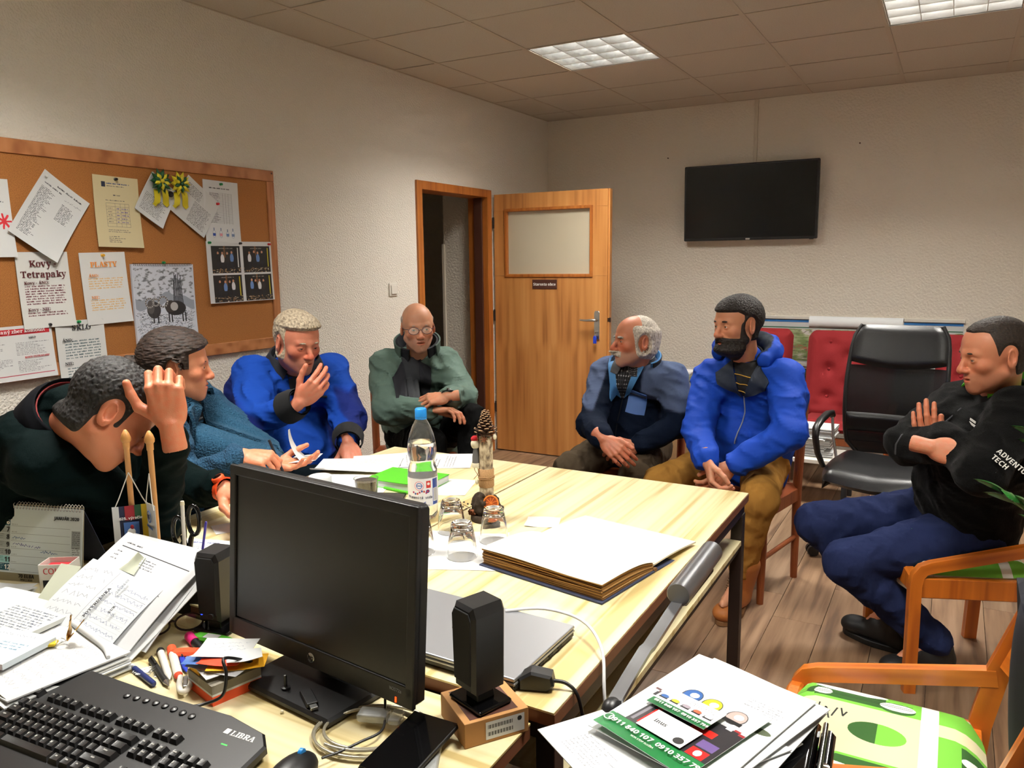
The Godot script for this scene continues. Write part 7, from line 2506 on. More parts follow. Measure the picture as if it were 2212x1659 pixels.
	words(im, 20, 24, 180, 120, 11, 4, rgb(150, 150, 156), 72, 0.3)
	ink("doc2", im)
	var group := "loose papers on the meeting tables"
	leaf_on("document", "white document on the table beside the blue-jacketed man's hand", "document", V(1.33, TABLE + 0.001, 3.945), 128, 0.21, 0.297, "doc1", 0.0008, 0.002, group)
	leaf_on("document", "open white document pages reaching towards the parka man", "document", V(1.46, TABLE, 3.875), 118, 0.21, 0.297, "doc1", 0.0008, 0.001, group)
	var dl := thing("document", "stapled white pages with one lifted corner on the table", "document", T(V(1.27, TABLE + 0.004, 4.07), 30), group)
	obj(MB.new().sheet(func(a: float, c: float): return V((a - 0.5) * 0.30, 0.003 + 0.02 * pow(maxf(0.0, c - 0.55) / 0.45, 2.0) * (1.0 - a), (c - 0.5) * 0.21), 10, 10, 0.003), "sheets", "doc2", dl)
	leaf_on("document", "white lined sheet lying flat nearest the monitor", "document", V(1.375, TABLE, 4.25), 24, 0.30, 0.21, "doc2", 0.0008, 0.001, group)
	leaf_on("document", "white form lying under the woman's writing hand", "document", V(1.31, TABLE, 4.44), 80, 0.21, 0.29, "doc2", 0.0008, 0.001, group)
	var nb := thing("notebook", "bright green hardback notebook lying on the table", "notebook", T(V(1.562, TABLE, 4.163), 3))
	obj(MB.new().box(V(-0.115, 0, -0.08), V(0.115, 0.003, 0.08), 0.001), "cover", "green_cover", nb)
	obj(MB.new().box(V(-0.111, 0.003, -0.078), V(0.112, 0.024, 0.076)), "pages", "paper", nb)
	obj(MB.new().box(V(-0.115, 0.024, -0.08), V(0.115, 0.027, 0.08), 0.001), "cover", "green_cover", nb)
	obj(MB.new().box(V(-0.116, 0.0, -0.08), V(-0.113, 0.027, 0.08), 0.001), "spine", "green_cover", nb)
	var gp := thing("green_pen", "green and black ballpoint lying against the notebook", "pen", T(V(1.60, TABLE, 4.255), -6))
	obj(MB.new().tube([V(-0.07, 0.005, 0), V(0.04, 0.005, 0)], 0.0048, 10), "barrel", "green_cover", gp)
	obj(MB.new().tube([V(0.04, 0.005, 0), V(0.062, 0.005, 0), V(0.07, 0.005, 0)], [0.0046, 0.004, 0.0012], 10), "tip", "black_plastic", gp)
	var ph := thing("smartphone", "black smartphone lying beside the green notebook", "phone", T(V(1.585, TABLE, 4.335), 25))
	obj(MB.new().box(V(-0.075, 0, -0.037), V(0.075, 0.009, 0.037), 0.004), "body", "black_plastic", ph)
	obj(MB.new().box(V(-0.073, 0.009, -0.035), V(0.073, 0.0095, 0.035)), "screen", "black_gloss", ph)
	# drinking glass with dark drink
	var dg := thing("drinking_glass", "low drinking glass with a dark drink behind the monitor", "glass", T(V(1.60, TABLE, 4.42)))
	obj(MB.new().lathe([Vector2(0, 0.0), Vector2(0.027, 0.0), Vector2(0.029, 0.004), Vector2(0.0375, 0.09), Vector2(0.0375, 0.09), Vector2(0.0355, 0.09), Vector2(0.0275, 0.01), Vector2(0.0, 0.009)], 32), "glass", "glass", dg)
	mk("dark_drink", rgb(40, 34, 30), 0.05)
	obj(MB.new().lathe([Vector2(0, 0.0105), Vector2(0.0268, 0.0105), Vector2(0.0345, 0.083), Vector2(0, 0.083)], 32), "drink", "dark_drink", dg)
	# pen, pad and can by the woman
	var pn := thing("writing_pen", "dark pen standing in the woman's writing hand", "pen", T(V(1.205, 0.0, 4.405), 0))
	obj(MB.new().tube([V(0.03, TABLE + 0.004, -0.02), V(0.02, TABLE + 0.06, -0.012), V(-0.01, TABLE + 0.165, 0.01)], [0.0015, 0.0045, 0.0042], 10), "barrel", "dark_navy", pn)
	var hp := thing("folded_leaflet", "white folded leaflet curling up from the woman's open hand", "leaflet", T(V(1.16, TABLE + 0.055, 4.25), 118))
	obj(MB.new().sheet(func(a: float, c: float): return V((a - 0.5) * 0.055 * (0.3 + c), 0.11 * (1 - c) * (1 - c * 0.2), 0.05 * c * c - 0.03), 6, 10, 0.0008), "leaf", "paper", hp)
	obj(MB.new().sheet(func(a: float, c: float): return V((a - 0.5) * 0.10, 0.002 + 0.01 * c, -0.03 + 0.10 * c), 6, 6, 0.0008), "leaf", "paper", hp)
	var tin := thing("round_tin", "round pale tin lid on the table edge before the woman", "tin", T(V(1.30, TABLE, 4.30)))
	obj(MB.new().lathe([Vector2(0, 0.03), Vector2(0.036, 0.03), Vector2(0.038, 0.028), Vector2(0.038, 0.0), Vector2(0, 0)], 30), "lid", "paper_grey", tin)
	# newspaper pages by the speaker
	im = page(220, 300, rgb(214, 216, 216))
	im.fill_rect(Rect2i(20, 130, 180, 110), rgb(110, 116, 110))
	im.fill_rect(Rect2i(30, 170, 120, 60), rgb(150, 140, 116))
	words(im, 20, 20, 120, 34, 16, 9, rgb(60, 70, 130), 80, 0.0)
	words(im, 20, 50, 200, 120, 9, 4, rgb(110, 110, 114), 81, 0.1)
	ink("news", im)
	leaf_on("magazine", "printed magazine page lying behind the speaker", "magazine", V(1.50, TABLE, 4.97), 18, 0.21, 0.28, "news", 0.003, 0.001)
	leaf_on("document", "white sheet sticking out from under the magazine", "document", V(1.60, TABLE, 5.03), 4, 0.2, 0.17, "doc2", 0.0008, 0.0008, group)
	leaf_on("document", "white strip of paper beside the orange wristwatch", "document", V(1.40, TABLE, 4.72), 60, 0.16, 0.08, "paper", 0.0008, 0.0008, group)
	# ---- laptop
	var lp := thing("laptop", "closed silver laptop with a round maker's mark", "laptop", T(V(2.318, TABLE, 4.998), -1.5))
	mk("laptop_silver", rgb(176, 178, 182), 0.38, {"metallic": 0.7})
	obj(MB.new().box(V(-0.187, 0.003, -0.115), V(0.187, 0.014, 0.115), 0.003), "base", "black_plastic", lp)
	obj(MB.new().box(V(-0.188, 0.012, -0.117), V(0.188, 0.018, 0.117), 0.002), "deck", "laptop_silver", lp)
	obj(MB.new().box(V(-0.188, 0.0185, -0.117), V(0.188, 0.027, 0.117), 0.003), "lid", "laptop_silver", lp)
	obj(MB.new().at(T(V(0.0, 0.0272, 0.0))).lathe([Vector2(0, 0.0006), Vector2(0.019, 0.0006), Vector2(0.0195, 0)], 28), "maker_mark", "chrome", lp)
	letters(lp, "hp", 0.026, Transform3D(Basis(Vector3.RIGHT, -PI / 2), V(0, 0.0280, -0.002)), "laptop_silver", "bold")
	for k in 4:
		obj(MB.new().box(V(0.1875, 0.0075, -0.06 + 0.036 * k), V(0.1885, 0.0125, -0.045 + 0.036 * k)), "port", "black_matte", lp)
	for k in 9:
		obj(MB.new().box(V(0.1875, 0.006, 0.08 + 0.004 * k), V(0.1885, 0.0145, 0.082 + 0.004 * k)), "vent_slit", "black_matte", lp)
	mk("cable_white", rgb(214, 214, 214), 0.5)
	var wc := thing("white_cable", "white cable arching from the laptop over the table edge", "cable")
	obj(MB.new().tube(arc([V(2.36, TABLE + 0.029, 4.90), V(2.43, TABLE + 0.033, 4.862), V(2.52, TABLE + 0.034, 4.877), V(2.585, TABLE + 0.02, 4.935), V(2.612, TABLE - 0.03, 4.985), V(2.622, TABLE - 0.12, 5.0)]), 0.0032, 8), "cord", "cable_white", wc)
	var ad := thing("power_plug", "black power plug with a cord at the table corner", "plug", T(V(2.525, TABLE, 5.085), 20))
	obj(MB.new().prism([Vector2(-0.028, 0), Vector2(0.022, 0), Vector2(0.034, 0.012), Vector2(0.030, 0.03), Vector2(-0.006, 0.036), Vector2(-0.028, 0.022)], -0.016, 0.016, 0.004), "body", "black_plastic", ad)
	for s: float in [-1.0, 1.0]:
		obj(MB.new().tube([V(-0.028, 0.012, s * 0.009), V(-0.046, 0.012, s * 0.009)], 0.0022, 8), "prong", "chrome", ad)
	obj(MB.new().tube(arc([V(0.03, 0.016, 0), V(0.055, 0.012, 0.0), V(0.075, -0.01, 0.004), V(0.085, -0.08, 0.0), V(0.082, -0.2, 0.0)]), 0.0034, 8), "cord", "black_plastic", ad)

func arc(p: Array) -> Array:
	# Catmull-Rom through the points
	var out: Array = []
	for i in p.size() - 1:
		var a: Vector3 = p[maxi(i - 1, 0)]
		var b: Vector3 = p[i]
		var c: Vector3 = p[i + 1]
		var d: Vector3 = p[mini(i + 2, p.size() - 1)]
		for k in 6:
			out.append(b.cubic_interpolate(c, a, d, k / 6.0))
	out.append(p[-1])
	return out

func log_decoration() -> void:
	var o := thing("log_decoration", "upright birch log decoration topped with a pine cone", "decoration", T(V(1.985, TABLE, 4.352), 20))
	var bark := grain(256, 256, 64, 96, noise(101, 0.05, 4), [rgb(60, 52, 44), rgb(140, 122, 96), rgb(196, 180, 148), rgb(206, 192, 164)])
	mk("birch", Color.WHITE, 0.9, {"albedo_texture": tex(bark), "uv1_scale": Vector3(2, 6, 1)})
	mk("dark_bark", rgb(74, 62, 50), 0.95, {"albedo_texture": M.birch.albedo_texture, "uv1_scale": Vector3(3, 8, 1)})
	var hes := grain(128, 128, 32, 128, noise(102, 0.2, 2), [rgb(110, 76, 44), rgb(176, 136, 92), rgb(196, 160, 116)])
	mk("hessian", Color.WHITE, 0.95, {"albedo_texture": tex(hes), "uv1_scale": Vector3(6, 30, 1)})
	mk("cone_brown", rgb(70, 46, 32), 0.85)
	mk("cone_tip", rgb(176, 140, 104), 0.85)
	mk("orange_peel", rgb(206, 110, 24), 0.6)
	mk("orange_flesh", rgb(150, 66, 16), 0.55)
	mk("cinnamon", rgb(120, 66, 34), 0.85)
	mk("felt_red", rgb(176, 24, 34), 0.9)
	mk("felt_white", rgb(226, 218, 190), 0.9)
	mk("felt_grey", rgb(96, 94, 92), 0.95)
	mk("berry", rgb(44, 24, 26), 0.4)
	obj(MB.new().lathe([Vector2(0, 0.0), Vector2(0.046, 0.0), Vector2(0.047, 0.004), Vector2(0.046, 0.017), Vector2(0.045, 0.018), Vector2(0, 0.018)], 26), "base_slice", "dark_bark", o)
	var tr := MB.new()
	tr.lathe([Vector2(0.0215, 0.016), Vector2(0.0205, 0.08), Vector2(0.0198, 0.16), Vector2(0.0202, 0.235), Vector2(0.018, 0.243), Vector2(0.0, 0.243)], 20)
	obj(tr, "birch_stem", "birch", o)
	var bk := SDF.new(V(-0.06, 0.0, -0.06), V(0.06, 0.12, 0.06), 0.004)
	bk.ell(V(-0.012, 0.045, 0.012), V(0.03, 0.04, 0.022), 0.01)
	bk.ell(V(0.02, 0.04, 0.006), V(0.022, 0.034, 0.022), 0.01)
	bk.ell(V(0.034, 0.03, 0.0), V(0.016, 0.016, 0.014), 0.01)
	var nn := noise(103, 60.0, 3)
	bk.warp(func(p: Vector3, d: float): return d + 0.008 * nn.get_noise_3dv(p * V(1, 0.5, 1)), 0.02)
	var bm := MB.new()
	bk.build(bm)
	obj(bm, "bark_chunk", "dark_bark", o)
	obj(MB.new().lathe([Vector2(0.0205, 0.098), Vector2(0.0222, 0.10), Vector2(0.0218, 0.125), Vector2(0.0222, 0.15), Vector2(0.0205, 0.152)], 24), "hessian_band", "hessian", o)
	for y: float in [0.124, 0.128]:
		var lp: Array = []
		for k in 25:
			lp.append(V(cos(k * TAU / 24) * 0.0232, y + 0.001 * sin(k * 1.3), sin(k * TAU / 24) * 0.0232))
		obj(MB.new().tube(lp, 0.0011, 6), "twine", "hessian", o)
	obj(MB.new().tube(arc([V(-0.022, 0.13, 0.006), V(-0.032, 0.15, 0.01), V(-0.026, 0.162, 0.012), V(-0.021, 0.14, 0.01), V(-0.034, 0.122, 0.012)]), 0.001, 6), "twine_bow", "hessian", o)
	obj(MB.new().ball(V(-0.026, 0.113, 0.008), V(0.005, 0.008, 0.005), 10, 8), "bead", "felt_white", o)
	# pine cone: scales in a spiral
	var cone := obj(MB.new().lathe([Vector2(0.0, 0.25), Vector2(0.014, 0.25), Vector2(0.015, 0.27), Vector2(0.009, 0.30), Vector2(0.0, 0.312)], 14), "pine_cone", "cone_brown", o)
	for k in 64:
		var h := k / 63.0
		var a := k * 2.39996
		var rad := lerpf(0.031, 0.009, pow(h, 1.1)) * (0.72 + 0.28 * sin(PI * minf(1.0, h * 3.0 + 0.25)))
		var y := 0.248 + 0.064 * h
		var d := V(cos(a), 0, sin(a))
		var sc := MB.new()
		sc.at(frame(d * 0.006 + V(0, y, 0), d + V(0, 0.28 + h * 0.7, 0), Vector3.UP))
		sc.sheet(func(u: float, v: float): return V((u - 0.5) * (0.005 + 0.011 * sin(minf(v * 1.1, 1.0) * 1.6)) * (1.0 - 0.4 * h), v * rad, 0.003 * v * v), 3, 4, 0.0014)
		obj(sc, "scale", "cone_brown", cone)
		var tip := MB.new()
		tip.at(frame(d * 0.006 + V(0, y, 0), d + V(0, 0.28 + h * 0.7, 0), Vector3.UP))
		tip.tube([V(-0.006 * (1 - 0.4 * h), rad * 0.97, 0.003), V(0, rad * 1.03, 0.0036), V(0.006 * (1 - 0.4 * h), rad * 0.97, 0.003)], 0.0013, 5)
		obj(tip, "scale_tip", "cone_tip", cone)
	# star anise ring
	for k in 5:
		var a := k * TAU / 5 + 0.3
		var c := V(cos(a) * 0.022, 0.240, sin(a) * 0.022)
		var sa := MB.new()
		for j in 8:
			var t := j * TAU / 8
			var x := V(-sin(a), 0, cos(a))
			sa.tube([c, c + (x * cos(t) + V(0, 1, 0) * sin(t)) * 0.012 + V(cos(a), 0, sin(a)) * 0.003], [0.0022, 0.0008], 5)
		obj(sa, "star_anise", "cinnamon", o)
	# dried orange slice leaning on the front
	var os := frame(V(0.018, 0.058, 0.030), V(-0.10, 0.25, 1.0), Vector3.UP)
	var sl := MB.new()
	sl.at(os)
	sl.lathe([Vector2(0.0195, -0.002), Vector2(0.0225, -0.0025), Vector2(0.0228, 0.002), Vector2(0.0195, 0.0028), Vector2(0.0195, -0.002)], 28)
	var osl := obj(sl, "orange_slice", "orange_peel", o)
	sl = MB.new()
	sl.at(os)
	sl.lathe([Vector2(0.0, -0.001), Vector2(0.0197, -0.001), Vector2(0.0197, 0.0012), Vector2(0.0, 0.0012)], 28)
	obj(sl, "flesh", "orange_flesh", osl)
	for k in 9:
		var a := k * TAU / 9
		obj(MB.new().at(os).tube([V(0, 0.0014, 0), V(cos(a) * 0.019, 0.0014, sin(a) * 0.019)], 0.0008, 5), "segment_wall", "orange_peel", osl)
	# cinnamon bundle
	for k in 5:
		var of := V(-0.034 + 0.006 * (k % 3), 0.024 + 0.008 * (k / 3), 0.006 + 0.002 * k)
		var ax := V(-0.5, -0.05, 0.8).normalized() * 0.022
		obj(MB.new().tube([of - ax, of + ax], 0.0046, 10, false), "cinnamon_stick", "cinnamon", o)
	# felt gnome hanging at the side
	var gn := obj(MB.new().ball(V(-0.031, 0.236, 0.002), V(0.012, 0.010, 0.010), 12, 8), "gnome_hat", "felt_red", o)
	obj(MB.new().ball(V(-0.030, 0.222, 0.004), V(0.013, 0.015, 0.010), 12, 10), "gnome_beard", "felt_white", gn)
	obj(MB.new().lathe([Vector2(0.006, 0.215), Vector2(0.009, 0.200), Vector2(0.0, 0.2)], 12), "tassel_core", "hessian", gn)
	obj(MB.new().at(T(V(-0.029, 0, 0.004))).lathe([Vector2(0.0, 0.212), Vector2(0.006, 0.21), Vector2(0.010, 0.185), Vector2(0.0105, 0.160), Vector2(0.0, 0.159)], 14), "gnome_body", "felt_grey", gn)
	obj(MB.new().at(T(V(-0.029, 0, 0.004))).lathe([Vector2(0.011, 0.168), Vector2(0.0125, 0.163), Vector2(0.011, 0.155), Vector2(0.0, 0.155)], 14), "gnome_hem", "felt_white", gn)
	obj(MB.new().ball(V(0.027, 0.245, 0.008), V(0.006, 0.008, 0.006), 10, 8), "felt_ball", "felt_white", o)
	# twig of berries
	obj(MB.new().tube([V(-0.03, 0.03, 0.02), V(-0.05, 0.045, 0.03), V(-0.062, 0.052, 0.034)], 0.0008, 5), "berry_twig", "cone_brown", o)
	for q in [V(-0.044, 0.036, 0.028), V(-0.053, 0.04, 0.034), V(-0.062, 0.046, 0.036), V(-0.05, 0.052, 0.026), V(-0.06, 0.058, 0.03), V(-0.04, 0.05, 0.022)]:
		obj(MB.new().ball(q, V(0.0028, 0.0026, 0.0028), 8, 6), "berry", "berry", o)

func pen(called: String, label: String, cat: String, a: Vector3, b: Vector3, r: float, m, tipm, capl := 0.0, capm = null, clip = null, group := "pens scattered on the desk") -> Node3D:
	var o := thing(called, label, cat, Transform3D(), group)
	var d := (b - a).normalized()
	var l := (b - a).length()
	obj(MB.new().tube([a, a + d * 0.004, b - d * 0.018], [r * 0.7, r, r], 12), "barrel", m, o)
	obj(MB.new().tube([b - d * 0.018, b - d * 0.012, b], [r * 0.98, r * 0.7, 0.0008], 12), "tip", tipm, o)
	if capl > 0.0:
		obj(MB.new().tube([a - d * 0.001, a + d * 0.003, a + d * capl], [r * 0.9, r * 1.12, r * 1.14], 12), "cap", capm, o)
	if clip:
		obj(MB.new().tube([a + d * 0.004 + V(0, r, 0), a + d * 0.008 + V(0, r * 1.6, 0), a + d * 0.04 + V(0, r * 1.35, 0)], r * 0.28, 6, true, 0.6), "clip", clip, o)
	return o

func keyboard() -> void:
	var o := thing("keyboard", "black office keyboard with round media buttons and a white logo", "keyboard", T(V(2.0, DESK, 5.533), 4.2, 5.0))
	# local: x to the right, z towards the typist
	mk("key_top", rgb(26, 26, 27), 0.38)
	mk("key_skirt", rgb(15, 15, 16), 0.5)
	mk("led_green", rgb(40, 200, 60), 0.4, {"emission_enabled": true, "emission": Color(0.15, 1.0, 0.25), "emission_energy_multiplier": 1.2})
	var w := 0.256
	obj(MB.new().prism([Vector2(-w, 0.02), Vector2(-w + 0.02, 0.115), Vector2(-w + 0.06, 0.128), Vector2(-0.02, 0.122), Vector2(0.14, 0.124), Vector2(w - 0.03, 0.108), Vector2(w - 0.006, 0.085), Vector2(w, -0.09), Vector2(w - 0.02, -0.12), Vector2(-w + 0.02, -0.12), Vector2(-w, -0.09)].map(func(q: Vector2): return q), 0.002, 0.020, 0.004), "case", "black_plastic", o).transform = Transform3D(Basis(Vector3.RIGHT, -PI / 2), Vector3.ZERO)
	var u := 0.0186
	var key := {}
	for kw: float in [1.0, 1.25, 1.5, 1.75, 2.0, 2.25, 2.75, 6.25]:
		var mb := MB.new()
		var a := kw * u * 0.5 - 0.0008
		var b := a - 0.0028
		var c := u * 0.5 - 0.0008
		var e := c - 0.0030
		var top := 0.0095
		for q in [[V(-a, 0, -c), V(a, 0, -c), V(b, top, -e), V(-b, top, -e), V(0, 0.4, -1)], [V(-a, 0, c), V(a, 0, c), V(b, top - 0.0012, e), V(-b, top - 0.0012, e), V(0, 0.4, 1)], [V(-a, 0, -c), V(-a, 0, c), V(-b, top - 0.0012, e), V(-b, top, -e), V(-1, 0.4, 0)], [V(a, 0, -c), V(a, 0, c), V(b, top - 0.0012, e), V(b, top, -e), V(1, 0.4, 0)]]:
			mb.quad(q[0], q[1], q[2], q[3], Vector3(q[4]).normalized())
		var m2 := top - 0.0010
		mb.tri(V(-b, top, -e), V(b, top, -e), V(0, m2, 0), V(0.1, 1, 0.1), V(-0.1, 1, 0.1), V(0, 1, 0))
		mb.tri(V(-b, top - 0.0012, e), V(b, top - 0.0012, e), V(0, m2, 0), V(0.1, 1, 0), V(-0.1, 1, 0), V(0, 1, 0))
		mb.tri(V(-b, top, -e), V(-b, top - 0.0012, e), V(0, m2, 0), V(0.15, 1, 0), V(0.15, 1, 0), V(0, 1, 0))
		mb.tri(V(b, top, -e), V(b, top - 0.0012, e), V(0, m2, 0), V(-0.15, 1, 0), V(-0.15, 1, 0), V(0, 1, 0))
		key[kw] = mb.mesh()
	var rows := [
		[-0.071, [[1.0, "Esc"], [-1.0, ""], [1.0, "F1"], [1.0, "F2"], [1.0, "F3"], [1.0, "F4"], [-0.5, ""], [1.0, "F5"], [1.0, "F6"], [1.0, "F7"], [1.0, "F8"], [-0.5, ""], [1.0, "F9"], [1.0, "F10"], [1.0, "F11"], [1.0, "F12"], [-0.5, ""], [1.0, "Prt"], [1.0, "Scr"], [1.0, "Pau"]]],
		[-0.043, [[1.0, ";"], [1.0, "1"], [1.0, "2"], [1.0, "3"], [1.0, "4"], [1.0, "5"], [1.0, "6"], [1.0, "7"], [1.0, "8"], [1.0, "9"], [1.0, "0"], [1.0, "="], [1.0, "'"], [2.0, "<"], [-0.5, ""], [1.0, "Ins"], [1.0, "Hm"], [1.0, "Pg"], [-0.5, ""], [1.0, "Num"], [1.0, "/"], [1.0, "*"], [1.0, "-"]]],
		[-0.0244, [[1.5, "Tab"], [1.0, "Q"], [1.0, "W"], [1.0, "E"], [1.0, "R"], [1.0, "T"], [1.0, "Z"], [1.0, "U"], [1.0, "I"], [1.0, "O"], [1.0, "P"], [1.0, "["], [1.0, "]"], [1.5, "\\"], [-0.5, ""], [1.0, "Del"], [1.0, "End"], [1.0, "Pg"], [-0.5, ""], [1.0, "7"], [1.0, "8"], [1.0, "9"], [1.0, "+"]]],
		[-0.0058, [[1.75, "Caps"], [1.0, "A"], [1.0, "S"], [1.0, "D"], [1.0, "F"], [1.0, "G"], [1.0, "H"], [1.0, "J"], [1.0, "K"], [1.0, "L"], [1.0, ";"], [1.0, "'"], [2.25, "Enter"], [-4.0, ""], [1.0, "4"], [1.0, "5"], [1.0, "6"], [1.0, "+"]]],
		[0.0128, [[2.25, "Shift"], [1.0, "Y"], [1.0, "X"], [1.0, "C"], [1.0, "V"], [1.0, "B"], [1.0, "N"], [1.0, "M"], [1.0, ","], [1.0, "."], [1.0, "-"], [2.75, "Shift"], [-1.5, ""], [1.0, "^"], [-1.5, ""], [1.0, "1"], [1.0, "2"], [1.0, "3"], [1.0, "En"]]],
		[0.0314, [[1.25, "Ctrl"], [1.25, "Win"], [1.25, "Alt"], [6.25, ""], [1.25, "Alt"], [1.25, "Win"], [1.25, "Fn"], [1.25, "Ctrl"], [-0.5, ""], [1.0, "<"], [1.0, "v"], [1.0, ">"], [-0.5, ""], [2.0, "0"], [1.0, "."], [1.0, "En"]]]]
	for rw in rows:
		var x := -0.225
		for k in rw[1]:
			if k[0] < 0.0:
				x -= k[0] * u
				continue
			var ki := MeshInstance3D.new()
			ki.mesh = key[k[0]]
			ki.name = "key"
			ki.material_override = M.key_top
			o.add_child(ki, true)
			ki.position = V(x + k[0] * u * 0.5, 0.0195, rw[0] + 0.03)
			if k[1] != "":
				letters(ki, k[1], 0.0052 if k[1].length() == 1 else 0.0036, Transform3D(Basis(Vector3.RIGHT, -PI / 2), V(-k[0] * u * 0.5 + 0.0055 if k[1].length() == 1 else -0.001, 0.0094, -0.0015)), "white_ink", "sans", true, "legend")
			x += k[0] * u
	for k in 8:
		obj(MB.new().at(T(V(-0.065 + 0.0215 * k, 0.0195, -0.098 + 0.0012 * absf(k - 3.5)))).lathe([Vector2(0.0065, 0), Vector2(0.006, 0.003), Vector2(0.003, 0.0042), Vector2(0, 0.0045)], 14), "media_button", "key_top", o)
	obj(MB.new().box(V(0.180, 0.0195, -0.064), V(0.192, 0.0203, -0.0615), 0.0004), "lock_light", "led_green", o)
	letters(o, "LIBRA", 0.015, Transform3D(Basis(Vector3.RIGHT, -PI / 2), V(0.200, 0.0201, -0.088)), "white_ink", "serifb")
	obj(MB.new().box(V(0.163, 0.0198, -0.094), V(0.173, 0.0206, -0.083), 0.0003), "logo", "white_ink", o)
	obj(MB.new().tube(arc([V(0.05, 0.012, -0.12), V(0.06, 0.006, -0.14), V(0.085, 0.016, -0.16), V(0.088, 0.05, -0.172), V(0.075, 0.07, -0.185), V(0.08, 0.03, -0.24)]), 0.0028, 8), "cord", "black_plastic", o)

func speaker(label: String, at: Transform3D, led: bool) -> void:
	var o := thing("desktop_speaker", label, "speaker", at, "slim black desktop speakers")
	var mb := MB.new()
	mb.prism([Vector2(-0.026, 0.028), Vector2(0.026, 0.028), Vector2(0.029, 0.158), Vector2(0.022, 0.174), Vector2(-0.022, 0.174), Vector2(-0.029, 0.158)], -0.034, 0.034, 0.006)
	obj(mb, "cabinet", "black_plastic", o)
	obj(MB.new().prism([Vector2(-0.021, 0.045), Vector2(0.021, 0.045), Vector2(0.024, 0.155), Vector2(0.018, 0.166), Vector2(-0.018, 0.166), Vector2(-0.024, 0.155)], 0.034, 0.037, 0.001), "grille", "black_matte", o)
	obj(MB.new().prism([Vector2(-0.016, 0.008), Vector2(0.016, 0.008), Vector2(0.014, 0.03), Vector2(-0.014, 0.03)], -0.018, 0.018, 0.002), "neck", "black_plastic", o)
	obj(MB.new().box(V(-0.042, 0, -0.035), V(0.042, 0.009, 0.035), 0.004), "foot", "black_gloss", o)
	if led:
		mk("led_blue", rgb(40, 60, 220), 0.4, {"emission_enabled": true, "emission": Color(0.15, 0.25, 1.0), "emission_energy_multiplier": 3.0})
		obj(MB.new().ball(V(-0.016, 0.044, 0.0345), V(0.0022, 0.0022, 0.0016), 10, 8), "power_light", "led_blue", o)
		obj(MB.new().at(Transform3D(Basis(Vector3.RIGHT, PI / 2), V(0.01, 0.044, 0.034))).lathe([Vector2(0.007, 0), Vector2(0.006, 0.007), Vector2(0, 0.007)], 16), "volume_knob", "black_matte", o)

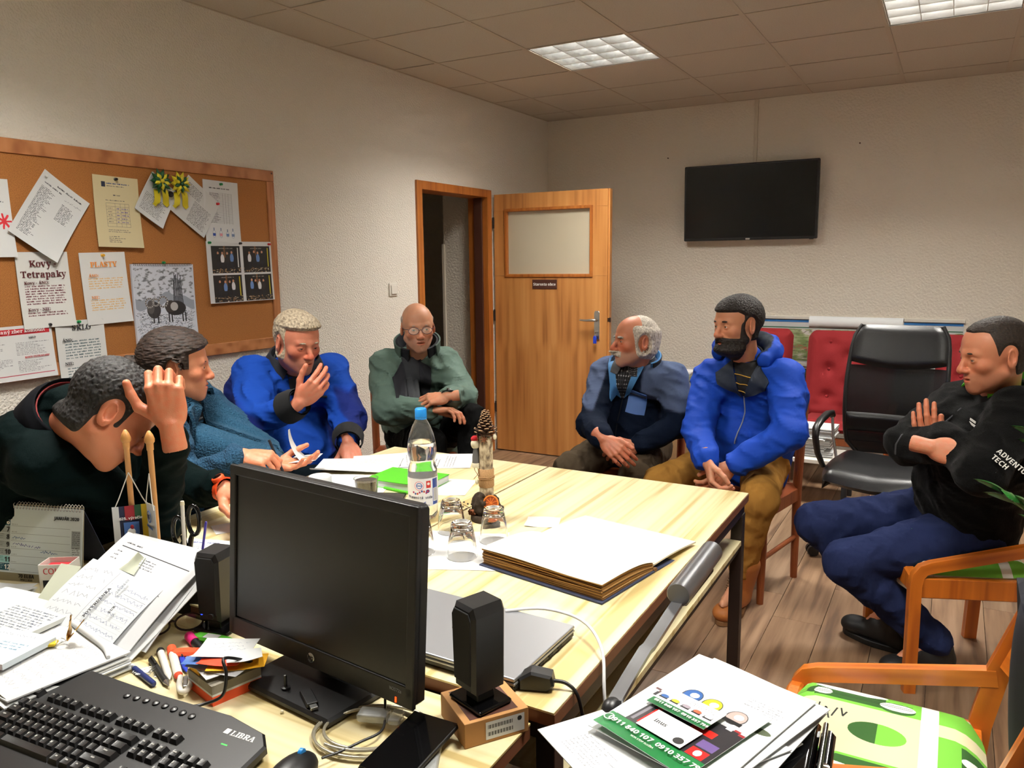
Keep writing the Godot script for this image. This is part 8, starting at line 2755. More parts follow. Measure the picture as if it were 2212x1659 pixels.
func build_desk_things() -> void:
	mk("blue_deep", rgb(24, 40, 96), 0.35)
	mk("pink", rgb(226, 40, 130), 0.45)
	mk("violet", rgb(70, 60, 170), 0.4)
	mk("torn_green", rgb(186, 190, 170), 0.8)
	# ---- monitor
	var o := thing("monitor", "black computer monitor with a switched-off screen on the desk", "monitor", T(V(2.159, DESK, 5.224), -6.2))
	mk("lcd", rgb(11, 12, 12), 0.34)
	var pn := Node3D.new()
	pn.name = "panel"
	o.add_child(pn)
	pn.transform = T(V(0, 0.207, 0.0), 0, -4.6)
	obj(MB.new().box(V(-0.242, -0.167, -0.032), V(0.242, 0.167, 0.0), 0.008), "housing", "black_plastic", pn)
	var bz := MB.new()
	bz.box(V(-0.243, 0.148, -0.004), V(0.243, 0.168, 0.006), 0.003)
	bz.box(V(-0.243, -0.168, -0.004), V(0.243, -0.130, 0.006), 0.003)
	for s: float in [-1.0, 1.0]:
		bz.box(V(s * 0.234 - 0.010, -0.168, -0.004), V(s * 0.234 + 0.010, 0.168, 0.006), 0.003)
	obj(bz, "bezel", "black_plastic", pn)
	obj(MB.new().box(V(-0.226, -0.131, -0.002), V(0.226, 0.150, 0.002)), "screen", "lcd", pn)
	obj(MB.new().at(Transform3D(Basis(Vector3.RIGHT, PI / 2), V(-0.002, -0.149, 0.0062))).lathe([Vector2(0, 0.0004), Vector2(0.0085, 0.0004), Vector2(0.009, 0)], 24), "maker_mark", "steel", pn)
	letters(pn, "hp", 0.0125, T(V(-0.002, -0.148, 0.0068)), "black_ink", "bold")
	letters(pn, "W2072a", 0.0075, T(V(0.205, -0.142, 0.0062)), "zip_grey", "sans")
	mk("led_orange", rgb(255, 90, 30), 0.4, {"emission_enabled": true, "emission": Color(1.0, 0.25, 0.05), "emission_energy_multiplier": 3.0})
	obj(MB.new().box(V(0.205, -0.163, 0.0055), V(0.208, -0.154, 0.0068)), "power_light", "led_orange", pn)
	obj(MB.new().box(V(-0.045, 0.0, -0.06), V(0.045, 0.20, -0.028), 0.006), "neck", "black_plastic", o)
	obj(MB.new().prism([Vector2(-0.12, -0.09), Vector2(0.12, -0.09), Vector2(0.125, 0.075), Vector2(0.115, 0.092), Vector2(-0.115, 0.092), Vector2(-0.125, 0.075)], 0.0, 0.016, 0.005), "base", "black_plastic", o).transform = Transform3D(Basis(Vector3(1, 0, 0), Vector3(0, 0, -1), Vector3(0, 1, 0)), Vector3.ZERO)
	var bt := thing("usb_stick", "black memory stick lying on the monitor base", "usb stick", T(V(2.20, DESK + 0.016, 5.295), -32))
	obj(MB.new().box(V(-0.028, 0, -0.010), V(0.022, 0.009, 0.010), 0.002), "body", "black_plastic", bt)
	obj(MB.new().box(V(0.022, 0.0015, -0.006), V(0.034, 0.0065, 0.006), 0.0005), "connector", "steel", bt)
	var sc := thing("screw", "small black screw standing upright on the monitor base", "screw", T(V(2.135, DESK + 0.016, 5.285)))
	obj(MB.new().lathe([Vector2(0.0, 0.0), Vector2(0.008, 0.0), Vector2(0.008, 0.004), Vector2(0.003, 0.005), Vector2(0.003, 0.026), Vector2(0, 0.027)], 12), "shank", "black_plastic", sc)
	# ---- speakers, the second on a small carton
	speaker("black desktop speaker with a blue light, beside the monitor's edge", T(V(1.815, DESK, 5.155), 12), true)
	var cb := thing("cardboard_box", "small brown cardboard carton with a barcode label under the speaker", "box", T(V(2.482, DESK, 5.186), -35))
	mk("kraft", rgb(176, 128, 76), 0.8)
	obj(MB.new().box(V(-0.053, 0, -0.056), V(0.053, 0.042, 0.056), 0.0012), "carton", "kraft", cb)
	obj(MB.new().box(V(-0.046, 0.042, -0.04), V(0.046, 0.0424, 0.044)), "print", "dark_brown", cb)
	var im := page(160, 64)
	for k in 26:
		im.fill_rect(Rect2i(8 + k * 4, 12, 1 + (k * 7) % 3, 14), rgb(20, 20, 20))
		im.fill_rect(Rect2i(8 + k * 4, 38, 1 + (k * 5) % 3, 14), rgb(20, 20, 20))
	disc(im, 140, 16, 9, 9, rgb(30, 30, 30))
	ink("barcode", im)
	obj(MB.new().sheet(func(a: float, c: float): return V(0.0535, 0.036 - 0.030 * c, 0.02 - a * 0.068), 2, 2), "label_sticker", "barcode", cb)
	speaker("black desktop speaker standing on the small cardboard carton", T(V(2.478, DESK + 0.0426, 5.19), -20), false)
	# ---- hub and phone
	var hb := thing("usb_hub", "slim silver hub lying under the corner of the carton", "usb hub", T(V(2.452, DESK, 5.295), -62))
	mk("hub_silver", rgb(176, 178, 176), 0.4, {"metallic": 0.4})
	obj(MB.new().box(V(-0.075, 0, -0.016), V(0.075, 0.011, 0.016), 0.005), "body", "hub_silver", hb)
	letters(hb, "BELKIN", 0.009, Transform3D(Basis(Vector3.RIGHT, -PI / 2), V(-0.045, 0.0112, 0.0)), "zip_grey", "sans")
	var ph := thing("mobile_phone", "black glossy mobile phone at the desk edge beside the cable coil", "phone", T(V(2.43, DESK + 0.0005, 5.318), 2, 0, 0))
	obj(MB.new().at(T(V(0, 0.013, 0), 0, 3)).box(V(-0.044, 0, -0.076), V(0.044, 0.0095, 0.076), 0.004), "body", "black_plastic", ph)
	obj(MB.new().at(T(V(0, 0.013, 0), 0, 3)).box(V(-0.041, 0.0093, -0.073), V(0.041, 0.0099, 0.073)), "screen", "black_gloss", ph)
	# ---- coiled cable with its clear adapter
	var cc := thing("coiled_cable", "coiled clear silvery cable lying in front of the monitor base", "cable", T(V(2.338, DESK, 5.298), 30))
	mk("clear_cable", rgb(176, 170, 150), 0.2, {"metallic": 0.5})
	var pts: Array = []
	for k in 150:
		var a := k * TAU / 44.0
		var rr := 0.074 + 0.012 * sin(a * 0.31) + 0.005 * sin(a * 0.83 + 1)
		pts.append(V(cos(a) * rr * 1.15, 0.0038 + 0.0016 * k / 44.0 + 0.003 * absf(sin(a * 0.5)), sin(a) * rr * 0.86))
	obj(MB.new().tube(pts, 0.0028, 8), "coil", "clear_cable", cc)
	var us := thing("usb_adapter", "translucent plastic adapter resting inside the cable coil", "adapter", T(V(2.325, DESK, 5.275), 20))
	mk("clear_plastic", Color(0.86, 0.88, 0.88, 0.35), 0.08, {"transparency": BaseMaterial3D.TRANSPARENCY_ALPHA})
	obj(MB.new().box(V(-0.028, 0.008, -0.014), V(0.026, 0.024, 0.014), 0.004), "shell", "clear_plastic", us)
	obj(MB.new().box(V(-0.02, 0.012, -0.009), V(0.012, 0.02, 0.009), 0.001), "core", "paper_grey", us)
	obj(MB.new().box(V(0.026, 0.010, -0.018), V(0.048, 0.022, 0.018), 0.004), "plug", "clear_plastic", us)
	var mc := thing("black_cable", "thin black cable crossing the coil towards the mouse", "cable")
	obj(MB.new().tube(arc([V(2.30, DESK + 0.05, 5.215), V(2.335, DESK + 0.022, 5.26), V(2.36, DESK + 0.014, 5.30), V(2.35, DESK + 0.014, 5.34), V(2.335, DESK + 0.012, 5.375), V(2.325, DESK + 0.014, 5.40)]), 0.0022, 8), "cord", "black_plastic", mc)
	var ms := thing("computer_mouse", "black computer mouse at the lower edge of the desk", "mouse", T(V(2.315, DESK, 5.455), 10))
	obj(MB.new().ball(V(0, 0.012, 0), V(0.031, 0.026, 0.056), 20, 14), "shell", "black_plastic", ms)
	obj(MB.new().at(T(V(0, 0.033, -0.03), 0, 0, 90)).lathe([Vector2(0, -0.003), Vector2(0.007, -0.003), Vector2(0.007, 0.003), Vector2(0, 0.003)], 14), "wheel", "cap_blue", ms)
	keyboard()
	var pr := thing("bead", "tiny pearl bead lying beside the monitor base", "bead", T(V(2.165, DESK, 5.325)))
	obj(MB.new().ball(V(0, 0.0032, 0), V(0.0032, 0.0032, 0.0032), 10, 8), "pearl", "felt_white", pr)
	# ---- note cube with paper scraps on top
	var nc := thing("note_cube", "block of coloured note paper, orange below and grey above", "note block", T(V(2.012, DESK, 5.312), -14))
	mk("note_orange", rgb(226, 84, 40), 0.85)
	mk("note_grey", rgb(140, 134, 120), 0.85)
	mk("note_yellow", rgb(236, 172, 20), 0.8)
	mk("leaflet_orange", rgb(226, 70, 30), 0.7)
	obj(MB.new().box(V(-0.046, 0, -0.046), V(0.046, 0.017, 0.046)), "orange_block", "note_orange", nc)
	obj(MB.new().box(V(-0.046, 0.0172, -0.046), V(0.046, 0.021, 0.046)), "white_block", "paper", nc)
	obj(MB.new().box(V(-0.046, 0.0212, -0.046), V(0.046, 0.037, 0.046)), "grey_block", "note_grey", nc)
	obj(MB.new().box(V(-0.044, 0.0372, 0.0), V(-0.005, 0.046, 0.044)), "sticky_block", "note_yellow", nc)
	var r := RandomNumberGenerator.new()
	r.seed = 31
	im = page(160, 160)
	scribble(im, 20, 50, 140, 44, 12, rgb(120, 130, 150), 90)
	scribble(im, 30, 80, 130, 76, 12, rgb(120, 130, 150), 91)
	scribble(im, 40, 110, 140, 104, 12, rgb(120, 130, 150), 92)
	ink("scrap", im)
	var nm := ["creased white receipt on the note block pile", "yellow slip sticking out of the note block pile", "blue-banded slip on the note block pile", "orange and black printed leaflet on the note block pile", "handwritten white note topping the note block pile", "torn white ticket on the note block pile"]
	var ml := ["paper_grey", "note_yellow", "pocket_blue", "leaflet_orange", "scrap", "paper"]
	for k in 6:
		var w: float = [0.11, 0.10, 0.08, 0.075, 0.10, 0.06][k]
		var d: float = [0.075, 0.05, 0.03, 0.022, 0.07, 0.04][k]
		leaf_on("paper_slip", nm[k], "slip", V(2.012 + [0.0, 0.03, -0.02, 0.012, -0.012, 0.045][k], DESK + 0.0465 + 0.004 * k, 5.312 + [0.0, -0.005, 0.022, 0.02, -0.018, -0.008][k]), [10, 38, 30, 24, 28, 50][k], w, d, ml[k], 0.0006, 0.0018, "paper scraps on the note block")
	var ls := thing("paper_slip", "white slips fanned out under the note block scraps", "slip", T(V(1.99, DESK + 0.0462, 5.32), -20), "paper scraps on the note block")
	obj(MB.new().box(V(-0.05, -0.0012, -0.04), V(0.055, 0.0, 0.03)), "sheet", "paper", ls)
	# ---- scattered pens
	var y := DESK
	pen("ballpoint_pen", "dark blue ballpoint pen with a metal tip by the keyboard", "pen", V(1.90, y + 0.006, 5.375), V(1.80, y + 0.006, 5.352), 0.0055, "blue_deep", "steel")
	pen("ballpoint_pen", "black ballpoint pen with a silver ring by the keyboard", "pen", V(1.812, y + 0.006, 5.318), V(1.928, y + 0.006, 5.366), 0.0058, "black_plastic", "steel", 0.0, null, "black_plastic")
	pen("felt_pen", "white felt pen with a dark end beside the black ballpoint", "pen", V(1.800, y + 0.007, 5.288), V(1.912, y + 0.007, 5.352), 0.0068, "white_plastic", "white_plastic", 0.012, "black_plastic")
	pen("marker", "white marker with an orange cap", "marker", V(1.812, y + 0.008, 5.272), V(1.93, y + 0.008, 5.345), 0.008, "white_plastic", "leaflet_orange", 0.03, "note_orange")
	pen("ballpoint_pen", "bright blue ballpoint pen between the marker and the correction roller", "pen", V(1.835, y + 0.006, 5.270), V(1.915, y + 0.006, 5.318), 0.0055, "blue_plastic", "blue_plastic", 0.0, null, "black_plastic")
	pen("highlighter", "pink and black highlighter pen beside the green roller", "highlighter", V(1.800, y + 0.009, 5.222), V(1.905, y + 0.009, 5.262), 0.0085, "black_plastic", "black_plastic", 0.04, "pink")
	pen("ballpoint_pen", "dark pen with a ribbed blue grip behind the monitor", "pen", V(2.06, y + 0.006, 5.165), V(1.938, y + 0.006, 5.112), 0.0055, "dark_navy", "steel", 0.03, "blue_deep")
	for q in [["correction_roller", "orange-red correction roller beside the pink highlighter", V(1.868, y, 5.272), 30, "note_orange", 0.042], ["correction_roller", "lime green correction roller with a white barcode sticker", V(1.862, y, 5.212), 12, "green_cover", 0.052]]:
		var cr := thing(q[0], q[1], "correction roller", T(q[2], q[3]), "correction rollers on the desk")
		var l: float = q[5]
		obj(MB.new().prism([Vector2(-l, 0), Vector2(-l * 0.8, 0.014), Vector2(-l * 0.2, 0.017), Vector2(l * 0.6, 0.014), Vector2(l, 0.006), Vector2(l, -0.004), Vector2(l * 0.5, -0.014), Vector2(-l * 0.7, -0.012)], 0.0, 0.016, 0.004), "case", q[4], cr).transform = Transform3D(Basis(Vector3.RIGHT, -PI / 2), Vector3.ZERO)
		obj(MB.new().box(V(-0.02, 0.0161, -0.010), V(0.012, 0.0166, 0.008)), "sticker", "paper" if q[4] == "green_cover" else "note_orange", cr)
	var sz := thing("stapler", "small white and black staple tool under the note slips", "stapler", T(V(1.955, y, 5.352), -40))
	obj(MB.new().tube(arc([V(-0.03, 0.01, -0.008), V(0.0, 0.012, -0.010), V(0.024, 0.011, -0.004), V(0.026, 0.011, 0.006), V(0.0, 0.011, 0.010), V(-0.03, 0.01, 0.009)]), 0.0052, 8), "handle", "white_plastic", sz)
	obj(MB.new().box(V(-0.028, 0.003, -0.004), V(0.012, 0.013, 0.004), 0.002), "jaw", "steel", sz)
	var cl := thing("paper_clips", "tangle of wire paper clips between the two dark pens", "paper clips", T(V(1.845, y, 5.348)))
	cl.set_meta("kind", "stuff")
	for k in 8:
		var a := r.randf() * TAU
		var c := V(r.randf_range(-0.02, 0.03), 0.002 + 0.0012 * k, r.randf_range(-0.012, 0.012))
		var d := V(cos(a), 0, sin(a))
		var n := V(-d.z, 0.1, d.x)
		obj(MB.new().tube([c - d * 0.013 + n * 0.003, c + d * 0.012 + n * 0.003, c + d * 0.014, c + d * 0.012 - n * 0.003, c - d * 0.015 - n * 0.003, c - d * 0.016, c - d * 0.014 + n * 0.0015, c + d * 0.008 + n * 0.0015], 0.0005, 5), "clip", "steel", cl)
	# ---- reading glasses
	var rg := thing("reading_glasses", "dark brown reading glasses lying open upside down on the desk", "glasses", T(V(1.752, y, 5.222), 50))
	mk("tortoise", rgb(46, 22, 20), 0.2)
	var gf := MB.new()
	for s: float in [-1.0, 1.0]:
		var rim: Array = []
		for k in 21:
			var a := TAU * k / 20
			rim.append(V(s * 0.032 + 0.027 * cos(a), 0.022 + 0.018 * sin(a), 0.0))
		gf.tube(rim, 0.0022, 6, false)
		gf.tube([V(s * 0.06, 0.03, 0.0), V(s * 0.064, 0.026, -0.03), V(s * 0.062, 0.018, -0.09), V(s * 0.058, 0.006, -0.125)], [0.003, 0.003, 0.0028, 0.0036], 8)
	gf.tube([V(-0.007, 0.026, 0.0), V(0, 0.03, 0.002), V(0.007, 0.026, 0.0)], 0.0022, 6)
	obj(gf, "frame", "tortoise", rg)
	var gl := MB.new()
	for s: float in [-1.0, 1.0]:
		var pl: Array = []
		for k in 18:
			pl.append(Vector2(s * 0.032 + 0.026 * cos(TAU * k / 18), 0.022 + 0.017 * sin(TAU * k / 18)))
		gl.prism(pl, -0.0006, 0.0006)
	obj(gl, "lenses", "lens", rg)
	# ---- desk calendar, a paper tent with a spiral
	calendar()
	stamp_box()
	letters_and_holder()
	flags()
	piles()

func calendar() -> void:
	var o := thing("desk_calendar", "spiral desk calendar turned to January 2020", "calendar", T(V(1.231, DESK, 5.178), 17.6))
	var w := 0.1175
	var im := page(470, 340, rgb(206, 216, 218))
	for k in 7:
		var yy := 66 + 38 * k
		var c: Color = [rgb(24, 80, 96), rgb(160, 168, 170), rgb(160, 168, 170), rgb(160, 168, 170), rgb(160, 168, 170), rgb(150, 204, 206), rgb(24, 80, 96)][k]
		im.fill_rect(Rect2i(6, yy, 62, 36), c)
		words(im, 10, yy + 4, 36, yy + 30, 9, 3, rgb(220, 226, 228) if k == 0 or k == 6 else rgb(90, 96, 98), 300 + k, 0.4)
		im.fill_rect(Rect2i(74, yy + 36, 330, 1), rgb(80, 84, 86))
		words(im, 76, yy + 27, 110, yy + 33, 9, 3, rgb(120, 124, 126), 320 + k, 0.2)
	im.fill_rect(Rect2i(412, 110, 48, 90), rgb(150, 156, 158))
	for k in 3:
		words(im, 416, 116 + 78 * k, 456, 180 + 78 * k, 10, 4, rgb(60, 64, 66), 340 + k, 0.0)
	scribble(im, 80, 162, 150, 168, 12, rgb(60, 84, 140), 350, 2)
	scribble(im, 80, 194, 240, 206, 12, rgb(70, 64, 130), 351, 2)
	scribble(im, 240, 226, 330, 232, 12, rgb(60, 84, 140), 352, 2)
	for k in 26:
		disc(im, 16 + k * 17.5, 10, 4, 5, rgb(60, 64, 110))
	ink("cal_page", im)
	mk("cal_board", rgb(176, 170, 146), 0.7)
	var lean := 8.7
	var at := T(V(0, 0, 0.022), 0, -lean)
	var fr := Node3D.new()
	fr.name = "front_leaf"
	o.add_child(fr)
	fr.transform = at
	obj(MB.new().box(V(-w, 0.0, -0.002), V(w, 0.188, 0.0), 0.0006), "board", "cal_board", fr)
	obj(MB.new().sheet(func(a: float, c: float): return V((a - 0.5) * 2 * w, 0.184 - 0.162 * c, 0.003 + 0.006 * c * (1 - c) + 0.004 * pow(c, 6.0)), 6, 12, 0.002), "page", "cal_page", fr)
	letters(fr, "JANUÁR 2020", 0.011, T(V(0.075, 0.160, 0.0052)), "black_ink", "bold")
	for k in 7:
		var yy := 0.184 - (66 + 38 * k + 18) / 340.0 * 0.162
		var c := (66 + 38 * k + 18) / 340.0
		letters(fr, str(6 + k), 0.016, T(V(-w + 0.0285 * 1.0, yy, 0.0038 + 0.006 * c * (1 - c) + 0.004 * pow(c, 6.0))), "white_ink" if k == 0 or k == 6 else "black_ink", "bold")
	letters(fr, "70 ELBA", 0.012, T(V(-0.04, 0.0135, 0.0006)), "black_ink", "bold")
	letters(fr, "1950 | 2020", 0.0065, T(V(-0.04, 0.0045, 0.0006)), "black_ink", "sans")
	obj(MB.new().at(T(V(0, 0, -0.085), 0, 24)).box(V(-w, 0.0, -0.002), V(w, 0.2, 0.0), 0.0006), "back_board", "ledger_cover", o)
	obj(MB.new().box(V(-w, 0.0, -0.085), V(w, 0.0012, 0.022)), "foot_board", "cal_board", o)
	for k in 26:
		var x := -w + 0.009 + 0.00875 * k
		obj(MB.new().at(at).tube([V(x, 0.178, 0.004), V(x, 0.188, 0.006), V(x + 0.001, 0.194, -0.001), V(x + 0.001, 0.188, -0.007), V(x + 0.001, 0.178, -0.006)], 0.0009, 5), "spiral_loop", "white_plastic", o)

func stamp_box() -> void:
	var o := thing("stamp_box", "small open white and navy carton with red lettering", "box", T(V(1.392, DESK, 5.236), 32))
	mk("carton_white", rgb(222, 220, 212), 0.75)
	mk("ink_red", rgb(196, 34, 44), 0.7)
	var w := 0.034
	var d := 0.024
	var h := 0.098
	var mb := MB.new()
	mb.box(V(-w, 0, d - 0.0012), V(w, h, d))
	mb.box(V(-w, 0, -d), V(w, h, -d + 0.0012))
	mb.box(V(-w, 0, -d), V(-w + 0.0012, h, d))
	mb.box(V(w - 0.0012, 0, -d), V(w, h, d))
	mb.box(V(-w, 0, -d), V(w, 0.0012, d))
	obj(mb, "carton", "carton_white", o)
	obj(MB.new().box(V(-w + 0.008, 0.0, d), V(w + 0.0004, 0.062, d + 0.0005)), "navy_panel", "dark_navy", o)
	obj(MB.new().box(V(-w - 0.0005, 0.05, -0.004), V(-w, 0.066, 0.008)), "green_sticker", "lime_cloth", o)
	letters(o, "COLOP", 0.019, T(V(0.006, 0.083, d + 0.0003)), "ink_red", "sans")
	letters(o, "COLOP", 0.011, Transform3D(Basis(Vector3.UP, -PI / 2), V(-w - 0.0003, 0.08, 0.0)), "ink_red", "sans")
	obj(MB.new().box(V(-w + 0.004, 0.05, -d + 0.004), V(w - 0.004, 0.088, d - 0.004), 0.003), "stamp", "ink_red", o)

func letters_and_holder() -> void:
	# pen holder behind the leaning mail
	var o := thing("pen_holder", "black desk organiser full of pens behind the leaning mail", "pen holder", T(V(1.675, DESK, 5.118), 20))
	var mb := MB.new()
	for q in [[-0.045, -0.03, -0.042, 0.03], [0.042, -0.03, 0.045, 0.03], [-0.045, -0.03, 0.045, -0.027], [-0.045, 0.027, 0.045, 0.03], [0.0, -0.03, 0.002, 0.03]]:
		mb.box(V(q[0], 0, q[1]), V(q[2], 0.095, q[3]), 0.0008)
	mb.box(V(-0.045, 0, -0.03), V(0.045, 0.003, 0.03))
	obj(mb, "walls", "black_plastic", o)
	var ps := thing("scissors", "scissors with black handles standing in the organiser", "scissors", T(V(1.645, DESK + 0.004, 5.09), 36))
	obj(MB.new().prism([Vector2(-0.006, 0), Vector2(0.006, 0), Vector2(0.009, 0.12), Vector2(-0.009, 0.12)], -0.0015, 0.0015), "blades", "steel", ps)
	for s: float in [-1.0, 1.0]:
		var loop: Array = []
		for k in 17:
			var a := TAU * k / 16
			loop.append(V(s * 0.017 + cos(a) * 0.0125, 0.172 + s * 0.012 + sin(a) * 0.034, 0))
		obj(MB.new().tube(loop, 0.0052, 8, false), "handle", "black_gloss", ps)
		obj(MB.new().tube([V(s * 0.002, 0.11, 0), V(s * 0.008, 0.14, 0), V(s * 0.011, 0.15, 0)], [0.006, 0.006, 0.005], 8), "shank", "black_gloss", ps)
	pen("pencil", "white pencil with an eraser end standing in the organiser", "pencil", V(1.648, DESK + 0.235, 5.098), V(1.655, DESK + 0.005, 5.11), 0.0042, "white_plastic", "box_card", 0.008, "felt_white", null, "pens standing in the organiser")
	pen("ballpoint_pen", "thin violet pen leaning out of the organiser", "pen", V(1.722, DESK + 0.20, 5.098), V(1.700, DESK + 0.005, 5.125), 0.0028, "violet", "steel", 0.0, null, null, "pens standing in the organiser")
	pen("pencil", "brown pencil low in the organiser's near cell", "pencil", V(1.708, DESK + 0.12, 5.122), V(1.70, DESK + 0.005, 5.112), 0.004, "box_card", "black_plastic", 0.0, null, null, "pens standing in the organiser")
	pen("cutter_knife", "black and yellow cutter knife in the organiser", "knife", V(1.688, DESK + 0.115, 5.138), V(1.69, DESK + 0.005, 5.13), 0.006, "black_plastic", "note_yellow", 0.02, "note_yellow", null, "pens standing in the organiser")
	# leaning mail: back letters and the receipt form in front
	var gr := rgb(90, 92, 98)
	var im := page(300, 340, rgb(212, 214, 216))
	words(im, 30, 30, 90, 40, 14, 6, rgb(40, 40, 44), 401, 0.0)
	im.fill_rect(Rect2i(26, 48, 250, 3), rgb(30, 30, 34))
	words(im, 26, 66, 46, 110, 14, 5, gr, 402, 0.2)
	words(im, 110, 66, 180, 100, 9, 4, gr, 403, 0.1)
	words(im, 180, 140, 260, 170, 10, 4, gr, 404, 0.3)
	ink("mail_a", im)
	im = page(330, 300, rgb(208, 212, 216))
	for k in 6:
		scribble(im, 12, 50 + 38 * k, 130, 30 + 38 * k, 16, rgb(80, 84, 94), 410 + k)
	im.fill_rect(Rect2i(150, 10, 1, 280), gr)
	for k in 18:
		im.fill_rect(Rect2i(150, 40 + 14 * k, 172, 1), rgb(180, 186, 190))
	im.fill_rect(Rect2i(226, 74, 96, 1), gr)
	im.fill_rect(Rect2i(226, 112, 96, 1), gr)
	for k in 6:
		scribble(im, 160, 60 + 34 * k, 316, 56 + 34 * k, 12, rgb(70, 80, 120), 420 + k)
	words(im, 160, 250, 210, 290, 7, 4, gr, 430, 0.1)
	ink("mail_b", im)
	var tl := V(1.45, 0.881, 5.153)
	var tr := V(1.725, 0.858, 5.155)
	var bl := V(1.505, 0.752, 5.345)
	var at := sheet_xf(tl, tr, bl)
	var w := (tr - tl).length()
	var h := (tl - bl).length()
	var grp := "mail leaning against the organiser"
	for k in 3:
		var st := thing("letter", ["white letter with a black ruled heading in the leaning mail", "folded white letter behind the ruled letter", "rear grey envelope of the leaning mail"][k], "letter", at * T(V(0.012 * k, 0.004 * k, -0.006 * k), 0, 0, [0.0, -4.0, 5.0][k]), grp)
		obj(MB.new().sheet(func(a: float, c: float): return V(a * w * 0.96, h * (1 - c), 0.006 * sin(c * PI) * (1 if k != 1 else -0.3)), 6, 10, 0.0016), "sheet", ["mail_a", "paper", "paper_grey"][k], st)
	var rf := thing("receipt_form", "handwritten receipt form standing in front of the letters", "form", at * T(V(-0.012, -0.015, 0.010), 0, 0, -1), grp)
	obj(MB.new().sheet(func(a: float, c: float): return V(a * 0.235, 0.165 * (1 - c), 0.005 * sin(c * PI) + 0.004 * sin(a * 5)), 8, 8, 0.0008), "sheet", "mail_b", rf)
	letters(rf, "POTVRDENKA", 0.010, Transform3D(Basis(Vector3(0, 0, 1), PI / 2), V(0.128, 0.085, 0.012)), "black_ink", "serifb")
	letters(rf, "2699849", 0.009, Transform3D(Basis(Vector3(0, 0, 1), PI / 2), V(0.150, 0.135, 0.010)), "zip_grey", "sans")
	letters(rf, "EUR", 0.008, Transform3D(Basis(Vector3(0, 0, 1), PI / 2), V(0.178, 0.085, 0.012)), "black_ink", "serifb")
	var tn := thing("torn_envelope", "torn grey-green scrap poking out between the letters", "envelope", at * T(V(0.105, 0.150, 0.010)), grp)
	obj(MB.new().sheet(func(a: float, c: float): return V((a - 0.5) * 0.05 * (0.35 + c * 0.65), 0.045 * (1 - c), 0.012 * sin(a * 6.0) * (1 - c)), 6, 6, 0.0006), "scrap", "torn_green", tn)
	var lf := thing("leaflet", "long pale green folded leaflet leaning beside the receipt form", "leaflet", at * T(V(-0.050, -0.035, -0.008), 0, 0, 10), grp)
	obj(MB.new().sheet(func(a: float, c: float): return V(a * 0.06, 0.15 * (1 - c), 0.02 * pow(1 - c, 3.0) + 0.008 * sin(c * 4)), 6, 10, 0.001), "leaf", "torn_green", lf)

